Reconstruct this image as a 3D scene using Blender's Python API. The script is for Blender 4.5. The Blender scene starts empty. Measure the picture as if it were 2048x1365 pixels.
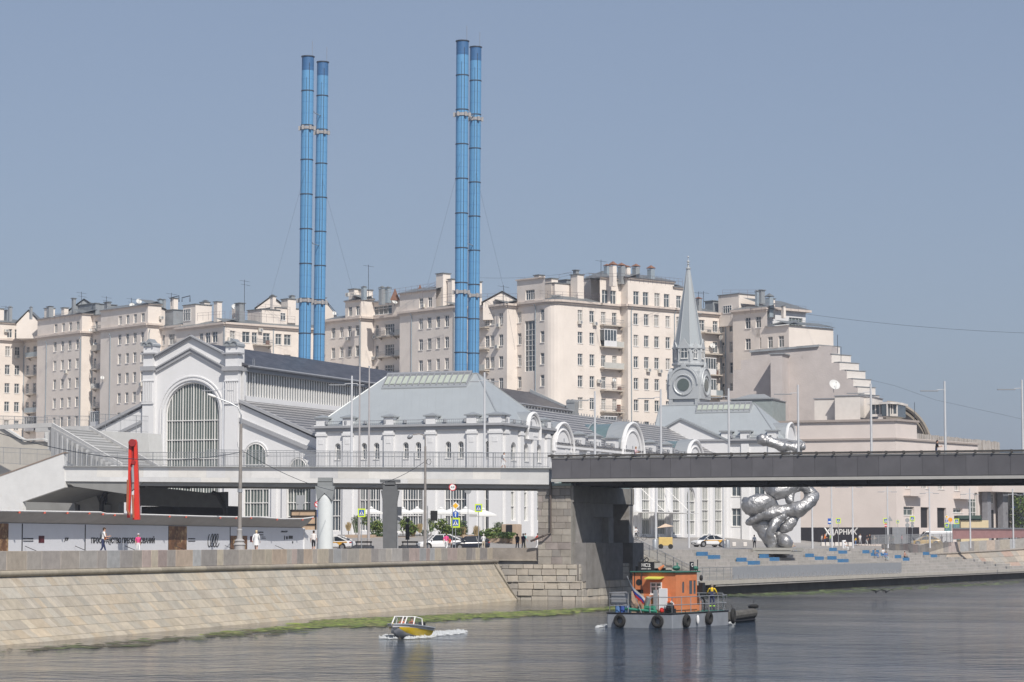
import bpy, bmesh, math, random
from mathutils import Vector, Matrix, noise
R = math.radians
SC = bpy.context.scene
COL = SC.collection
rnd = random.Random(7)
# ------------------------------------------------------------------ camera
F, CX, CY, HZ, CZ = 5000.0, 1024.0, 682.5, 1086.0, 5.2
TH = math.atan((HZ - CY) / F)
cam = bpy.data.cameras.new('camera'); cam_o = bpy.data.objects.new('camera', cam); COL.objects.link(cam_o)
cam_o.location = (0, 0, CZ); cam_o.rotation_euler = (math.pi / 2 + TH, 0, 0)
cam.sensor_width = 36; cam.lens = F / 2048 * 36; cam.clip_start = 1; cam.clip_end = 20000
SC.camera = cam_o
# ------------------------------------------------------------------ light
SUN_AZ, SUN_EL = R(21), R(46)          # azimuth measured from behind the camera towards the right
w = bpy.data.worlds.new('World'); SC.world = w; w.use_nodes = True
nt = w.node_tree; nt.nodes.clear()
sky = nt.nodes.new('ShaderNodeTexSky'); sky.sky_type = 'NISHITA'; sky.sun_disc = False
sky.sun_elevation = SUN_EL; sky.sun_rotation = math.pi - SUN_AZ
sky.air_density = 1.0; sky.dust_density = 1.6; sky.ozone_density = 2.2; sky.altitude = 150
hs = nt.nodes.new('ShaderNodeHueSaturation'); hs.inputs['Saturation'].default_value = 0.75; hs.inputs['Value'].default_value = .85
mxs = nt.nodes.new("ShaderNodeMix"); mxs.data_type="RGBA"; mxs.inputs[0].default_value=.5; mxs.inputs[7].default_value=(2.35,3.1,4.75,1)
bg = nt.nodes.new('ShaderNodeBackground'); bg.inputs[1].default_value = 0.094
wo = nt.nodes.new('ShaderNodeOutputWorld')
nt.links.new(sky.outputs[0], hs.inputs['Color']); nt.links.new(hs.outputs[0], mxs.inputs[6]); nt.links.new(mxs.outputs[2], bg.inputs[0]); nt.links.new(bg.outputs[0], wo.inputs[0])
sl = bpy.data.lights.new('sun', 'SUN'); sl.energy = 4.1; sl.angle = R(0.5); sl.color = (1.0, 0.94, 0.86)
so = bpy.data.objects.new('sun', sl); COL.objects.link(so)
SV = Vector((math.sin(SUN_AZ) * math.cos(SUN_EL), -math.cos(SUN_AZ) * math.cos(SUN_EL), math.sin(SUN_EL)))
so.rotation_euler = SV.to_track_quat('Z', 'Y').to_euler(); so.location = (0, 0, 100)
SC.view_settings.view_transform = 'Standard'; SC.view_settings.look = 'None'
SC.view_settings.exposure = 0.17; SC.view_settings.gamma = 1.0
# ------------------------------------------------------------------ helpers: coordinates
GA = R(22)
UX = Vector((math.cos(GA), -math.sin(GA), 0)); VX = Vector((math.sin(GA), math.cos(GA), 0))
G = Matrix.Rotation(-GA, 4, 'Z'); GI = G.inverted()
CAMP = Vector((0, 0, CZ))
def ray(px, py):
    a = (px - CX) / F; b = (CY - py) / F
    return Vector((a, math.cos(TH) - b * math.sin(TH), math.sin(TH) + b * math.cos(TH)))
def at(px, py, Y):
    d = ray(px, py); return CAMP + d * (Y / d.y)
def hitp(px, py, P, n):
    d = ray(px, py); return CAMP + d * ((P - CAMP).dot(n) / d.dot(n))
def gv(px, py, V):
    return GI @ hitp(px, py, VX * V, VX)
def gu(px, py, U):
    return GI @ hitp(px, py, UX * U, UX)
def gz(px, py, z):
    return GI @ hitp(px, py, Vector((0, 0, z)), Vector((0, 0, 1)))
def wz(px, py, z):
    return hitp(px, py, Vector((0, 0, z)), Vector((0, 0, 1)))
# ------------------------------------------------------------------ helpers: mesh building
class MB:
    def __init__(s, T=None):
        s.v = []; s.f = []; s.m = []; s.c = []; s.T = T; s.cm = 0; s.cc = None
    def add(s, vs, fs):
        b = len(s.v)
        for p in vs:
            p = Vector(p); s.v.append(s.T @ p if s.T is not None else p)
        for f in fs:
            s.f.append([b + i for i in f]); s.m.append(s.cm); s.c.append(s.cc)
        return s
    def box(s, c, d, rot=None):
        x, y, z = d[0] / 2, d[1] / 2, d[2] / 2
        vs = [Vector((i * x, j * y, k * z)) for i in (-1, 1) for j in (-1, 1) for k in (-1, 1)]
        if rot is not None: vs = [rot @ p for p in vs]
        c = Vector(c)
        return s.add([p + c for p in vs], [(0, 1, 3, 2), (4, 6, 7, 5), (0, 4, 5, 1), (2, 3, 7, 6), (0, 2, 6, 4), (1, 5, 7, 3)])
    def bb(s, a, b):
        return s.box([(a[i] + b[i]) / 2 for i in range(3)], [abs(b[i] - a[i]) for i in range(3)])
    def poly(s, pts):
        return s.add(pts, [tuple(range(len(pts)))])
    def prism(s, pts, off):
        n = len(pts); off = Vector(off)
        vs = [Vector(p) for p in pts] + [Vector(p) + off for p in pts]
        return s.add(vs, [tuple(range(n)), tuple(range(2 * n - 1, n - 1, -1))] + [(i, i + n, (i + 1) % n + n, (i + 1) % n) for i in range(n)])
    def cyl(s, p0, p1, r0, r1=None, n=8, cap=True):
        p0, p1 = Vector(p0), Vector(p1); r1 = r0 if r1 is None else r1
        return s.tube([p0, p1], [r0, r1], n, cap)
    def tube(s, pts, rs, n=6, cap=True):
        pts = [Vector(p) for p in pts]
        if not isinstance(rs, (list, tuple)): rs = [rs] * len(pts)
        d = (pts[-1] - pts[0]).normalized() if (pts[-1] - pts[0]).length > 1e-6 else Vector((0, 0, 1))
        up = Vector((0, 0, 1)) if abs(d.z) < .9 else Vector((1, 0, 0))
        vs = []
        for i, p in enumerate(pts):
            t = (pts[min(i + 1, len(pts) - 1)] - pts[max(i - 1, 0)])
            t = t.normalized() if t.length > 1e-6 else d
            a = t.cross(up)
            if a.length < 1e-4: a = t.cross(Vector((0, 1, 0)))
            a.normalize(); b = t.cross(a)
            for k in range(n):
                q = 2 * math.pi * k / n
                vs.append(p + (a * math.cos(q) + b * math.sin(q)) * rs[i])
        fs = [(i * n + k, i * n + (k + 1) % n, (i + 1) * n + (k + 1) % n, (i + 1) * n + k) for i in range(len(pts) - 1) for k in range(n)]
        if cap: fs += [tuple(range(n))[::-1], tuple((len(pts) - 1) * n + k for k in range(n))]
        return s.add(vs, fs)
    def lathe(s, o, prof, n=16, rot=None, a0=0):
        o = Vector(o); vs = []
        for r, z in prof:
            for k in range(n):
                q = 2 * math.pi * k / n + a0; p = Vector((r * math.cos(q), r * math.sin(q), z))
                vs.append((rot @ p if rot is not None else p) + o)
        m = len(prof)
        fs = [(i * n + k, i * n + (k + 1) % n, (i + 1) * n + (k + 1) % n, (i + 1) * n + k) for i in range(m - 1) for k in range(n)]
        fs += [tuple(range(n))[::-1], tuple((m - 1) * n + k for k in range(n))]
        return s.add(vs, fs)
    def ball(s, o, r, n=8, m=6, rot=None):
        if not isinstance(r, (tuple, list)): r = (r, r, r)
        prof = [(max(math.sin(math.pi * i / m), .02), -math.cos(math.pi * i / m)) for i in range(m + 1)]
        o = Vector(o); vs = []
        for a, z in prof:
            for k in range(n):
                q = 2 * math.pi * k / n; p = Vector((r[0] * a * math.cos(q), r[1] * a * math.sin(q), r[2] * z))
                vs.append((rot @ p if rot is not None else p) + o)
        fs = [(i * n + k, i * n + (k + 1) % n, (i + 1) * n + (k + 1) % n, (i + 1) * n + k) for i in range(m) for k in range(n)]
        return s.add(vs, fs)
    def mesh(s, name, mats, inv=None, smooth=False):
        me = bpy.data.meshes.new(name)
        me.from_pydata([tuple(inv @ p) if inv is not None else tuple(p) for p in s.v], [], s.f)
        for m in (mats if isinstance(mats, (list, tuple)) else [mats]): me.materials.append(m)
        me.polygons.foreach_set('material_index', s.m)
        if any(c is not None for c in s.c):
            ca = me.color_attributes.new('col', 'FLOAT_COLOR', 'CORNER'); buf = []
            for f, c in zip(s.f, s.c):
                c = c or (1, 1, 1); buf += [c[0], c[1], c[2], 1.0] * len(f)
            ca.data.foreach_set('color', buf)
        bm = bmesh.new(); bm.from_mesh(me); bmesh.ops.recalc_face_normals(bm, faces=bm.faces); bm.to_mesh(me); bm.free()
        if smooth: me.shade_smooth() if hasattr(me, 'shade_smooth') else None
        return me
    def build(s, name, mats, parent=None, smooth=False, bevel=0):
        inv = WM[parent.name].inverted() if parent is not None else None
        me = s.mesh(name, mats, inv, smooth)
        o = bpy.data.objects.new(name, me); COL.objects.link(o)
        if parent is not None:
            o.parent = parent; WM[o.name] = WM[parent.name]
        else: WM[o.name] = Matrix.Identity(4)
        if smooth == 'auto':
            me.shade_smooth()
            md = o.modifiers.new('es', 'EDGE_SPLIT'); md.split_angle = R(40)
        if bevel:
            md = o.modifiers.new('bv', 'BEVEL'); md.width = bevel; md.segments = 2; md.limit_method = 'ANGLE'
        return o
WM = {}
def tag(o, label=None, cat=None, group=None, kind=None):
    if label: o['label'] = label
    if cat: o['category'] = cat
    if group: o['group'] = group
    if kind: o['kind'] = kind
    return o
def root(name, M, label, cat, group=None):
    o = bpy.data.objects.new(name, None); COL.objects.link(o)
    o.empty_display_size = .3
    if not isinstance(M, Matrix): M = Matrix.Translation(Vector(M))
    o.matrix_world = M; o.matrix_basis = M; WM[o.name] = M.copy()
    return tag(o, label, cat, group)
def inst(me, name, parent, M):
    o = bpy.data.objects.new(name, me); COL.objects.link(o); o.parent = parent
    o.matrix_basis = WM[parent.name].inverted() @ M; WM[o.name] = M.copy(); return o
def kids(o): return [c for c in COL.objects if c.parent == o]
def dup(r, M, label=None, group=None):
    idx = {}
    def rec(o, par, new_m=None):
        c = o.copy(); COL.objects.link(c)
        if par is not None: c.parent = par
        if new_m is not None: c.matrix_basis = new_m
        for ch in CH.get(o.name, []): rec(ch, c)
        return c
    if r.name not in CH:
        for o in list(COL.objects):
            if o.parent is not None: CH.setdefault(o.parent.name, [])
            if o.parent is not None and o not in CH[o.parent.name]: CH[o.parent.name].append(o)
    c = rec(r, None, M); WM[c.name] = M.copy()
    if label: c['label'] = label
    if group: c['group'] = group
    return c
CH = {}
def frame(P, xdir, yaw=None):
    x = Vector(xdir).normalized(); z = Vector((0, 0, 1)); y = z.cross(x)
    return Matrix(((x.x, y.x, z.x, P[0]), (x.y, y.y, z.y, P[1]), (x.z, y.z, z.z, P[2]), (0, 0, 0, 1)))
def TR(x, y, z, yaw=0): return Matrix.Translation((x, y, z)) @ Matrix.Rotation(yaw, 4, 'Z')
# ------------------------------------------------------------------ materials
MT = {}
def mat(name, col, rough=.7, metal=0, var=.12, scale=1.5, bump=0, bscale=None, attr=False, spec=None, detail=5, stretch=None, dirt=None, coord='Object', alpha=None):
    if name in MT: return MT[name]
    m = bpy.data.materials.new(name); m.use_nodes = True; t = m.node_tree; b = t.nodes['Principled BSDF']
    b.inputs['Roughness'].default_value = rough; b.inputs['Metallic'].default_value = metal
    if spec is not None: b.inputs['Specular IOR Level'].default_value = spec
    N = t.nodes.new; L = t.links.new
    tc = N('ShaderNodeTexCoord'); mp = N('ShaderNodeMapping'); L(tc.outputs[coord], mp.inputs[0])
    if stretch: mp.inputs['Scale'].default_value = stretch
    nz = N('ShaderNodeTexNoise'); nz.inputs['Scale'].default_value = scale; nz.inputs['Detail'].default_value = detail; nz.inputs['Roughness'].default_value = .6
    L(mp.outputs[0], nz.inputs['Vector'])
    mr = N('ShaderNodeMapRange'); mr.inputs[1].default_value = .25; mr.inputs[2].default_value = .75
    mr.inputs[3].default_value = 1 - var; mr.inputs[4].default_value = 1 + var * .6; L(nz.outputs['Fac'], mr.inputs[0])
    mx = N('ShaderNodeMix'); mx.data_type = 'RGBA'; mx.blend_type = 'MULTIPLY'; mx.inputs[0].default_value = 1
    if attr:
        at_ = N('ShaderNodeVertexColor'); at_.layer_name = 'col'; L(at_.outputs[0], mx.inputs[6])
    else: mx.inputs[6].default_value = (*col, 1)
    L(mr.outputs[0], mx.inputs[7]); out = mx.outputs[2]
    if dirt:   # (scale, threshold, colour, strength): weathered blotches with a shape of their own
        n2 = N('ShaderNodeTexNoise'); n2.inputs['Scale'].default_value = dirt[0]; n2.inputs['Detail'].default_value = 8; n2.inputs['Roughness'].default_value = .7
        L(tc.outputs[coord], n2.inputs['Vector'])
        r2 = N('ShaderNodeMapRange'); r2.inputs[1].default_value = dirt[1]; r2.inputs[2].default_value = dirt[1] + .15; r2.inputs[4].default_value = dirt[3]
        L(n2.outputs['Fac'], r2.inputs[0])
        m2 = N('ShaderNodeMix'); m2.data_type = 'RGBA'; L(r2.outputs[0], m2.inputs[0]); L(out, m2.inputs[6]); m2.inputs[7].default_value = (*dirt[2], 1); out = m2.outputs[2]
    L(out, b.inputs['Base Color'])
    if bump:
        nb = N('ShaderNodeTexNoise'); nb.inputs['Scale'].default_value = bscale or scale * 6; nb.inputs['Detail'].default_value = 6
        L(mp.outputs[0], nb.inputs['Vector'])
        bp = N('ShaderNodeBump'); bp.inputs['Strength'].default_value = 1; bp.inputs['Distance'].default_value = bump
        L(nb.outputs['Fac'], bp.inputs['Height']); L(bp.outputs[0], b.inputs['Normal'])
    if alpha is not None: b.inputs['Alpha'].default_value = alpha
    MT[name] = m; return m
def brickmat(name, c1, c2, mortar, ax, bw, bh, mort=.02, rough=.6, offs=.5, bump=.01, var=.15, metal=0, scale=1, squash=1):
    """brick pattern laid in two of the object's axes, ax = 'yz' etc"""
    m = bpy.data.materials.new(name); m.use_nodes = True; t = m.node_tree; b = t.nodes['Principled BSDF']
    N = t.nodes.new; L = t.links.new
    b.inputs['Roughness'].default_value = rough; b.inputs['Metallic'].default_value = metal
    tc = N('ShaderNodeTexCoord'); sp = N('ShaderNodeSeparateXYZ'); cb = N('ShaderNodeCombineXYZ')
    L(tc.outputs['Object'], sp.inputs[0]); L(sp.outputs['xyz'.index(ax[0])], cb.inputs[0]); L(sp.outputs['xyz'.index(ax[1])], cb.inputs[1])
    bk = N('ShaderNodeTexBrick'); bk.offset = offs; bk.inputs['Scale'].default_value = 1
    bk.inputs['Brick Width'].default_value = bw; bk.inputs['Row Height'].default_value = bh; bk.inputs['Mortar Size'].default_value = mort
    bk.inputs['Mortar Smooth'].default_value = .2
    bk.inputs['Color1'].default_value = (*c1, 1); bk.inputs['Color2'].default_value = (*c2, 1); bk.inputs['Mortar'].default_value = (*mortar, 1)
    L(cb.outputs[0], bk.inputs['Vector'])
    nz = N('ShaderNodeTexNoise'); nz.inputs['Scale'].default_value = scale; nz.inputs['Detail'].default_value = 8; L(tc.outputs['Object'], nz.inputs['Vector'])
    mr = N('ShaderNodeMapRange'); mr.inputs[1].default_value = .25; mr.inputs[2].default_value = .75; mr.inputs[3].default_value = 1 - var; mr.inputs[4].default_value = 1 + var * .6
    L(nz.outputs['Fac'], mr.inputs[0])
    mx = N('ShaderNodeMix'); mx.data_type = 'RGBA'; mx.blend_type = 'MULTIPLY'; mx.inputs[0].default_value = 1
    L(bk.outputs['Color'], mx.inputs[6]); L(mr.outputs[0], mx.inputs[7]); L(mx.outputs[2], b.inputs['Base Color'])
    if bump:
        bp = N('ShaderNodeBump'); bp.inputs['Distance'].default_value = bump; bp.invert = True; L(bk.outputs['Fac'], bp.inputs['Height']); L(bp.outputs[0], b.inputs['Normal'])
    MT[name] = m; return m
M_stucco = mat('cream_stucco', (.76, .69, .625), .9, var=.10, scale=.25, bump=.01, bscale=8, dirt=(.16, .57, (.52, .46, .39), .5), detail=8)
M_stucco2 = mat('pink_stucco', (.66, .59, .55), .9, var=.08, scale=.3, bump=.015, bscale=5, dirt=(.2, .62, (.47, .40, .35), .3))
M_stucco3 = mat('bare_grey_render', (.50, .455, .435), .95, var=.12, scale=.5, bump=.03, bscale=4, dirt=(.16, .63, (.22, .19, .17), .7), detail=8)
M_cornice = mat('cornice_paint', (.62, .54, .48), .85, var=.15, scale=1)
M_white = mat('white_render', (.70, .70, .705), .8, var=.05, scale=.4, bump=.008, bscale=6, stretch=(1.5, 1.5, .4), detail=8, dirt=(.35, .63, (.60, .59, .57), .5))
M_frame = mat('white_frame', (.75, .74, .72), .5, var=.05, scale=3)
M_zinc = mat('zinc_roof', (.37, .39, .40), .45, .35, var=.10, scale=.6, stretch=(1, 4, .3))
M_zincd = mat('old_sheet_roof', (.30, .32, .335), .6, .2, var=.25, scale=.8, dirt=(.5, .6, (.25, .16, .12), .4))
M_lead = mat('grey_trim', (.30, .31, .33), .55, .2, var=.1, scale=2)
M_glass = mat('window_glass', (.085, .105, .12), .06, var=.4, scale=.35, spec=.8)
M_glassg = mat('greenish_glass', (.10, .125, .115), .10, var=.3, scale=.3, spec=.8)
M_curt = mat('curtained_glass', (.36, .35, .33), .25, var=.35, scale=2.5)
M_dark = mat('dark_interior', (.02, .02, .022), .8, var=.2)
M_black = mat('black_paint', (.018, .018, .02), .5, var=.2)
M_steel = mat('galvanised_steel', (.42, .44, .46), .45, .5, var=.12, scale=3)
M_greym = mat('grey_metal_paint', (.30, .31, .33), .5, .2, var=.12, scale=3)
M_pipe = mat('downpipe', (.36, .42, .46), .5, .3, var=.12)
M_rust = mat('rusty_sheet', (.24, .12, .08), .8, var=.3, scale=3)
M_rail = mat('rail_paint', (.34, .35, .36), .5, .3, var=.1)
# ------------------------------------------------------------------ setting: water, ground
def water_mat():
    m = bpy.data.materials.new('river_water'); m.use_nodes = True; t = m.node_tree; b = t.nodes['Principled BSDF']; N = t.nodes.new; L = t.links.new
    b.inputs['Base Color'].default_value = (.018, .028, .034, 1); b.inputs['Roughness'].default_value = .06; b.inputs['IOR'].default_value = 1.333
    tc = N('ShaderNodeTexCoord'); mp = N('ShaderNodeMapping'); mp.inputs['Scale'].default_value = (.55, .9, 1); mp.inputs['Rotation'].default_value = (0, 0, R(-22)); L(tc.outputs['Object'], mp.inputs[0])
    a = N('ShaderNodeTexNoise'); a.inputs['Scale'].default_value = .85; a.inputs['Detail'].default_value = 7; a.inputs['Roughness'].default_value = .66; L(mp.outputs[0], a.inputs['Vector'])
    c = N('ShaderNodeTexNoise'); c.inputs['Scale'].default_value = .045; c.inputs['Detail'].default_value = 3; L(tc.outputs['Object'], c.inputs['Vector'])
    mr = N('ShaderNodeMapRange'); mr.inputs[1].default_value = .38; mr.inputs[2].default_value = .6; mr.inputs[3].default_value = .45; mr.inputs[4].default_value = 1.1; L(c.outputs['Fac'], mr.inputs[0])
    # calmer water in the lee of the embankment (object x grows away from it)
    sx = N('ShaderNodeSeparateXYZ'); L(tc.outputs['Object'], sx.inputs[0])
    lee = N('ShaderNodeMapRange'); lee.inputs[1].default_value = -80; lee.inputs[2].default_value = -52; lee.inputs[3].default_value = .22; lee.inputs[4].default_value = 1; L(sx.outputs[0], lee.inputs[0])
    m1 = N('ShaderNodeMath'); m1.operation = 'MULTIPLY'; L(mr.outputs[0], m1.inputs[0]); L(lee.outputs[0], m1.inputs[1])
    m2 = N('ShaderNodeMath'); m2.operation = 'MULTIPLY'; L(a.outputs['Fac'], m2.inputs[0]); L(m1.outputs[0], m2.inputs[1])
    prev = None
    for sc_, dist, det, str_ in ((.09, .5, 2, (1, .8, 1)), (.38, .42, 3, (.8, 1, 1)), (1.3, .46, 5, (.6, 1, 1))):
        mq = N('ShaderNodeMapping'); mq.inputs['Scale'].default_value = str_; mq.inputs['Rotation'].default_value = (0, 0, R(-22)); L(tc.outputs['Object'], mq.inputs[0])
        nq = N('ShaderNodeTexNoise'); nq.inputs['Scale'].default_value = sc_; nq.inputs['Detail'].default_value = det; nq.inputs['Roughness'].default_value = .55; L(mq.outputs[0], nq.inputs['Vector'])
        mm_ = N('ShaderNodeMath'); mm_.operation = 'MULTIPLY'; L(nq.outputs['Fac'], mm_.inputs[0]); L(m1.outputs[0], mm_.inputs[1])
        bp = N('ShaderNodeBump'); bp.inputs['Distance'].default_value = dist; bp.inputs['Strength'].default_value = 1; L(mm_.outputs[0], bp.inputs['Height'])
        if prev: L(prev.outputs[0], bp.inputs['Normal'])
        prev = bp
    L(prev.outputs[0], b.inputs['Normal'])
    cm = N('ShaderNodeMix'); cm.data_type = 'RGBA'; cm.inputs[6].default_value = (.085, .075, .045, 1); cm.inputs[7].default_value = (.010, .020, .032, 1); L(lee.outputs[0], cm.inputs[0]); L(cm.outputs[2], b.inputs['Base Color'])
    return m
M_water = water_mat()
wr = MB(); wr.poly([(-3000, -600, 0), (3000, -600, 0), (3000, 5000, 0), (-3000, 5000, 0)])
o = wr.build('water', M_water); o.data.transform(Matrix.Rotation(GA, 4, 'Z')); o.rotation_euler.z = -GA; tag(o, kind='structure')
rb = MB(); rb.poly([(-3000, -600, -2), (3000, -600, -2), (3000, 5000, -2), (-3000, 5000, -2)]); tag(rb.build('riverbed', mat('silt', (.10, .085, .06), .9)), kind='structure')

# embankment line in the grid frame: list of (U, V) of the parapet's river face
EMB = [gz(-260, 1105.4, CZ - .45), gz(0, 1102.6, CZ - .45), gz(985, 1096.1, CZ - .45)]
E0 = at(0, 1101.5, 135.0); E1 = at(985, 1095.3, 228.0); E0.z = E1.z = 0
ED = (E1 - E0).normalized(); EN = Vector((ED.y, -ED.x, 0))      # EN points to the river
EL = (E1 - E0).length
ZP, ZS, ZM = 4.75, 3.70, 3.36      # parapet top, bottom of stones, bottom of roll
ZG = 4.45
def smooth(a, b, x):
    t = max(0, min(1, (x - a) / (b - a))); return t * t * (3 - 2 * t)
def ground_z(U, V):
    e = 0 if U > -86 else (min(-86 - U, 12) / 12 * .3 + max(0, min(-98 - U, 15)) / 15 * 1.4)
    return ZG - .02 + e * smooth(238, 258, V)
M_asph = mat('pale_paving', (.30, .285, .27), .85, var=.12, scale=1.2, bump=.01, bscale=10)
gm = MB(G)
Us = [-2500, -900, -400, -220] + [-180 + 4 * i for i in range(15)] + [-121, -117, -113, -111.5, -107, -103, -98, -94, -90, -86.5]
Vs = [60, 100, 140, 180, 210, 225, 236] + [240 + 4 * i for i in range(7)] + [280, 300, 340, 380, 420, 480, 600, 900, 2000, 5000]
b0 = len(gm.v)
def edgeU(V):
    # ground stops at the embankment/terrace edge
    if 211 < V < 214.75: return -91.5
    if V < 211:
        p = GI @ (E0 - EN * .4); q = GI @ (E1 - EN * .4); t = (V - p.y) / (q.y - p.y); return p.x + (q.x - p.x) * t
    return -86.3
Vs = sorted(set(Vs + [210.7, 211.2, 214.7, 214.8]))
for V in Vs:
    for U in Us:
        uu = edgeU(V) if U == Us[-1] else min(U, edgeU(V) - .5)
        gm.v.append(G @ Vector((uu, V, ground_z(uu, V))))
n = len(Us)
for j in range(len(Vs) - 1):
    for i in range(n - 1):
        gm.f.append((j * n + i, j * n + i + 1, (j + 1) * n + i + 1, (j + 1) * n + i)); gm.m.append(0); gm.c.append(None)
tag(gm.build('ground', M_asph), kind='structure')
# far bank beyond, right of the canal far away
fb = MB(G); fb.bb((-60, 620, -1), (-5, 2000, 4.2)); tag(fb.build('far_bank', M_asph), kind='structure')

# ---- left embankment
TINT = [(.36, .30, .23), (.33, .29, .25), (.30, .27, .24), (.36, .27, .24), (.31, .23, .21), (.34, .31, .27), (.28, .25, .23), (.39, .33, .24), (.33, .31, .29), (.42, .31, .22), (.24, .22, .21), (.30, .31, .32)]
M_stone = mat('granite_slabs', (1, 1, 1), .85, var=.22, scale=2.2, bump=.02, bscale=14, attr=True, detail=8, dirt=(.9, .64, (.16, .14, .11), .35))
emb = root('embankment_wall', E0, 'long granite embankment, mixed pink, grey and tan parapet blocks above a sloping paved bank', 'embankment')
def ep(s, off, z): return E0 + ED * s + EN * off + Vector((0, 0, z))
m = MB(); s = -62.0; SEND = EL + .1
while s < SEND:
    L_ = rnd.choice([.9, 1.2, 1.6, 2.1, 2.4]) * 1.15; e = min(s + L_, SEND); c = rnd.choice(TINT)
    k = rnd.uniform(.9, 1.12); g_ = sum(c) / 3; m.cc = tuple((x * .65 + g_ * .35 * (1.05, 1, .95)[i]) * k * 1.3 for i, x in enumerate(c))
    a, b = s + .015, e - .015
    m.prism([ep(a, 0, ZS), ep(b, 0, ZS), ep(b, 0, ZP), ep(a, 0, ZP)], -EN * .5); s = e
m.build('parapet', M_stone, emb, bevel=.02)
m = MB(); m.cc = (.45, .42, .36); m.prism([ep(-62, -.03, ZS), ep(SEND, -.03, ZS), ep(SEND, -.03, ZP - .03), ep(-62, -.03, ZP - .03)], -EN * .42); m.build('mortar_bed', M_stone, emb)
m = MB(); s = -62.0
while s < SEND + 1.2:
    L_ = rnd.uniform(2.5, 5); e = min(s + L_, SEND + 1.2); k = rnd.uniform(.85, 1.15); c = rnd.choice([(.36, .32, .25), (.30, .27, .23), (.38, .34, .27)])
    m.cc = tuple(x * k for x in c); m.cyl(ep(s, .08, (ZS + ZM) / 2), ep(e - .02, .08, (ZS + ZM) / 2), (ZS - ZM) / 2, n=14); s = e
m.build('coping_roll', M_stone, emb, smooth='auto')
# sloping bank: rows of long thin slabs; waterline offset grows to about 6 m
BOT = [(-62, 6.3), (EL, 5.2)]
def boff(s): return 3.6 + (2.0 - 3.6) * max(0, s) / EL
m = MB(); nr = 7; rows = [0] + [i / nr for i in range(1, nr + 1)]
for r_ in range(nr):
    s = -62.0 - r_ * .7
    warm = .0 + r_ / nr
    while s < SEND + 1.5:
        L_ = rnd.choice([.45, .6, .8, 1.1, 1.5]) * 1.1; e = s + L_
        t0, t1 = rows[r_] + .004, rows[r_ + 1] - .004
        base = rnd.choice([(.42, .385, .33), (.41, .38, .335), (.44, .40, .335), (.40, .38, .34), (.42, .385, .335), (.44, .40, .34), (.47, .41, .33)])
        k = rnd.uniform(.88, 1.12); m.cc = (base[0] * k * (1.0 + .04 * warm), base[1] * k * .985, base[2] * k * (.95 - .07 * warm))
        def q(s_, t):
            sh = s_ + t * 1.6   # the joints lean
            return ep(sh, .02 + t * boff(sh), 3.42 - 3.62 * t + .35 * math.sin(math.pi * t) * -.6)
        if q(e, t1).dot(ED) < (E0 + ED * (SEND + 2.2)).dot(ED):
            a, b = s + .012, e - .012
            P = [q(a, t0), q(b, t0), q(b, t1), q(a, t1)]
            m.prism(P, Vector((0, 0, -.12)))
        s = e
m.build('paved_slope', M_stone, emb)
m = MB(); m.cc = (.16, .14, .11)
pr = []
for i in range(nr + 1):
    t = i / nr; pr.append(t)
for sa, sb in [(-64, 20), (20, SEND + .6)]:
    for i in range(nr):
        def q(s_, t): return ep(s_, .02 + t * boff(s_), 3.39 - 3.62 * t + .35 * math.sin(math.pi * t) * -.6 - .012)
        sb0 = sb + (1.5 * pr[i] if sb > 30 else 0); sb1 = sb + (1.5 * pr[i + 1] if sb > 30 else 0)
        m.poly([q(sa, pr[i]), q(sb0, pr[i]), q(sb1, pr[i + 1]), q(sa, pr[i + 1])])
m.build('joint_mortar', M_stone, emb)
m = MB(); m.cc = (.26, .24, .2)
m.prism([ep(SEND - .1, .1, 3.4), ep(SEND + 1.7, boff(SEND) + .1, -.3), ep(SEND + 1.7, -1, -.3), ep(SEND - .1, -1, 3.4)], ED * .2)
m.build('end_wall', M_stone, emb)

# algae
def algae(name, pts, label, seed, z=.03, cols=((.20, .25, .05), (.15, .20, .045), (.20, .19, .08), (.09, .11, .035))):
    rr = random.Random(seed); m = MB()
    for i in range(len(pts) - 1):
        pass
    for (x0, y0, x1, y1, nn) in pts:
        for k in range(nn):
            t = rr.random(); cx = x0 + (x1 - x0) * t; cy = y0 + (y1 - y0) * t + rr.gauss(0, 1.9)
            p = wz(cx + rr.gauss(0, 12), cy, z); L = rr.uniform(.1, .5); 
            n_ = 6; ph = rr.random() * 6
            c = rr.choice(cols); k2 = rr.uniform(.55, 1.35); m.cc = tuple(v * k2 for v in c)
            m.add([(p.x + L * math.cos(ph + 6.28 * a / n_) * rr.uniform(.5, 1.2) * 1.5, p.y + L * 1.2 * math.sin(ph + 6.28 * a / n_) * rr.uniform(.5, 1.2), z + rr.uniform(-.02, .0)) for a in range(n_)] + [(p.x, p.y, z + rr.uniform(.0, .035))],
                  [(a, (a + 1) % n_, n_) for a in range(n_)])
    return tag(m.build(name, mat('algae_mat', (1, 1, 1), .8, var=.4, scale=3, attr=True, bump=.02), None), kind='stuff', label=label, cat='algae')
algae('floating_algae', [(640, 1245, 860, 1235, 1500), (860, 1235, 1130, 1225, 1500), (1100, 1224, 1230, 1216, 160), (600, 1250, 780, 1246, 300), (540, 1257, 640, 1250, 60), (700, 1252, 1100, 1222, 420), (420, 1268, 640, 1252, 90)], 'bright green mat of algae floating beside the sloping bank', 3)
algae('floating_algae', [(0, 1304, 420, 1272, 60), (300, 1282, 600, 1262, 60), (100, 1296, 300, 1290, 30)], 'sparse tufts of weed floating near the left foot of the bank', 4, cols=((.10, .12, .05), (.09, .08, .05)))
algae('floating_algae', [(1420, 1194, 1720, 1181, 260), (1720, 1181, 2040, 1164, 200)], 'dull green weed along the foot of the terraced quay', 5, cols=((.13, .17, .06), (.08, .10, .04)))
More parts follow.
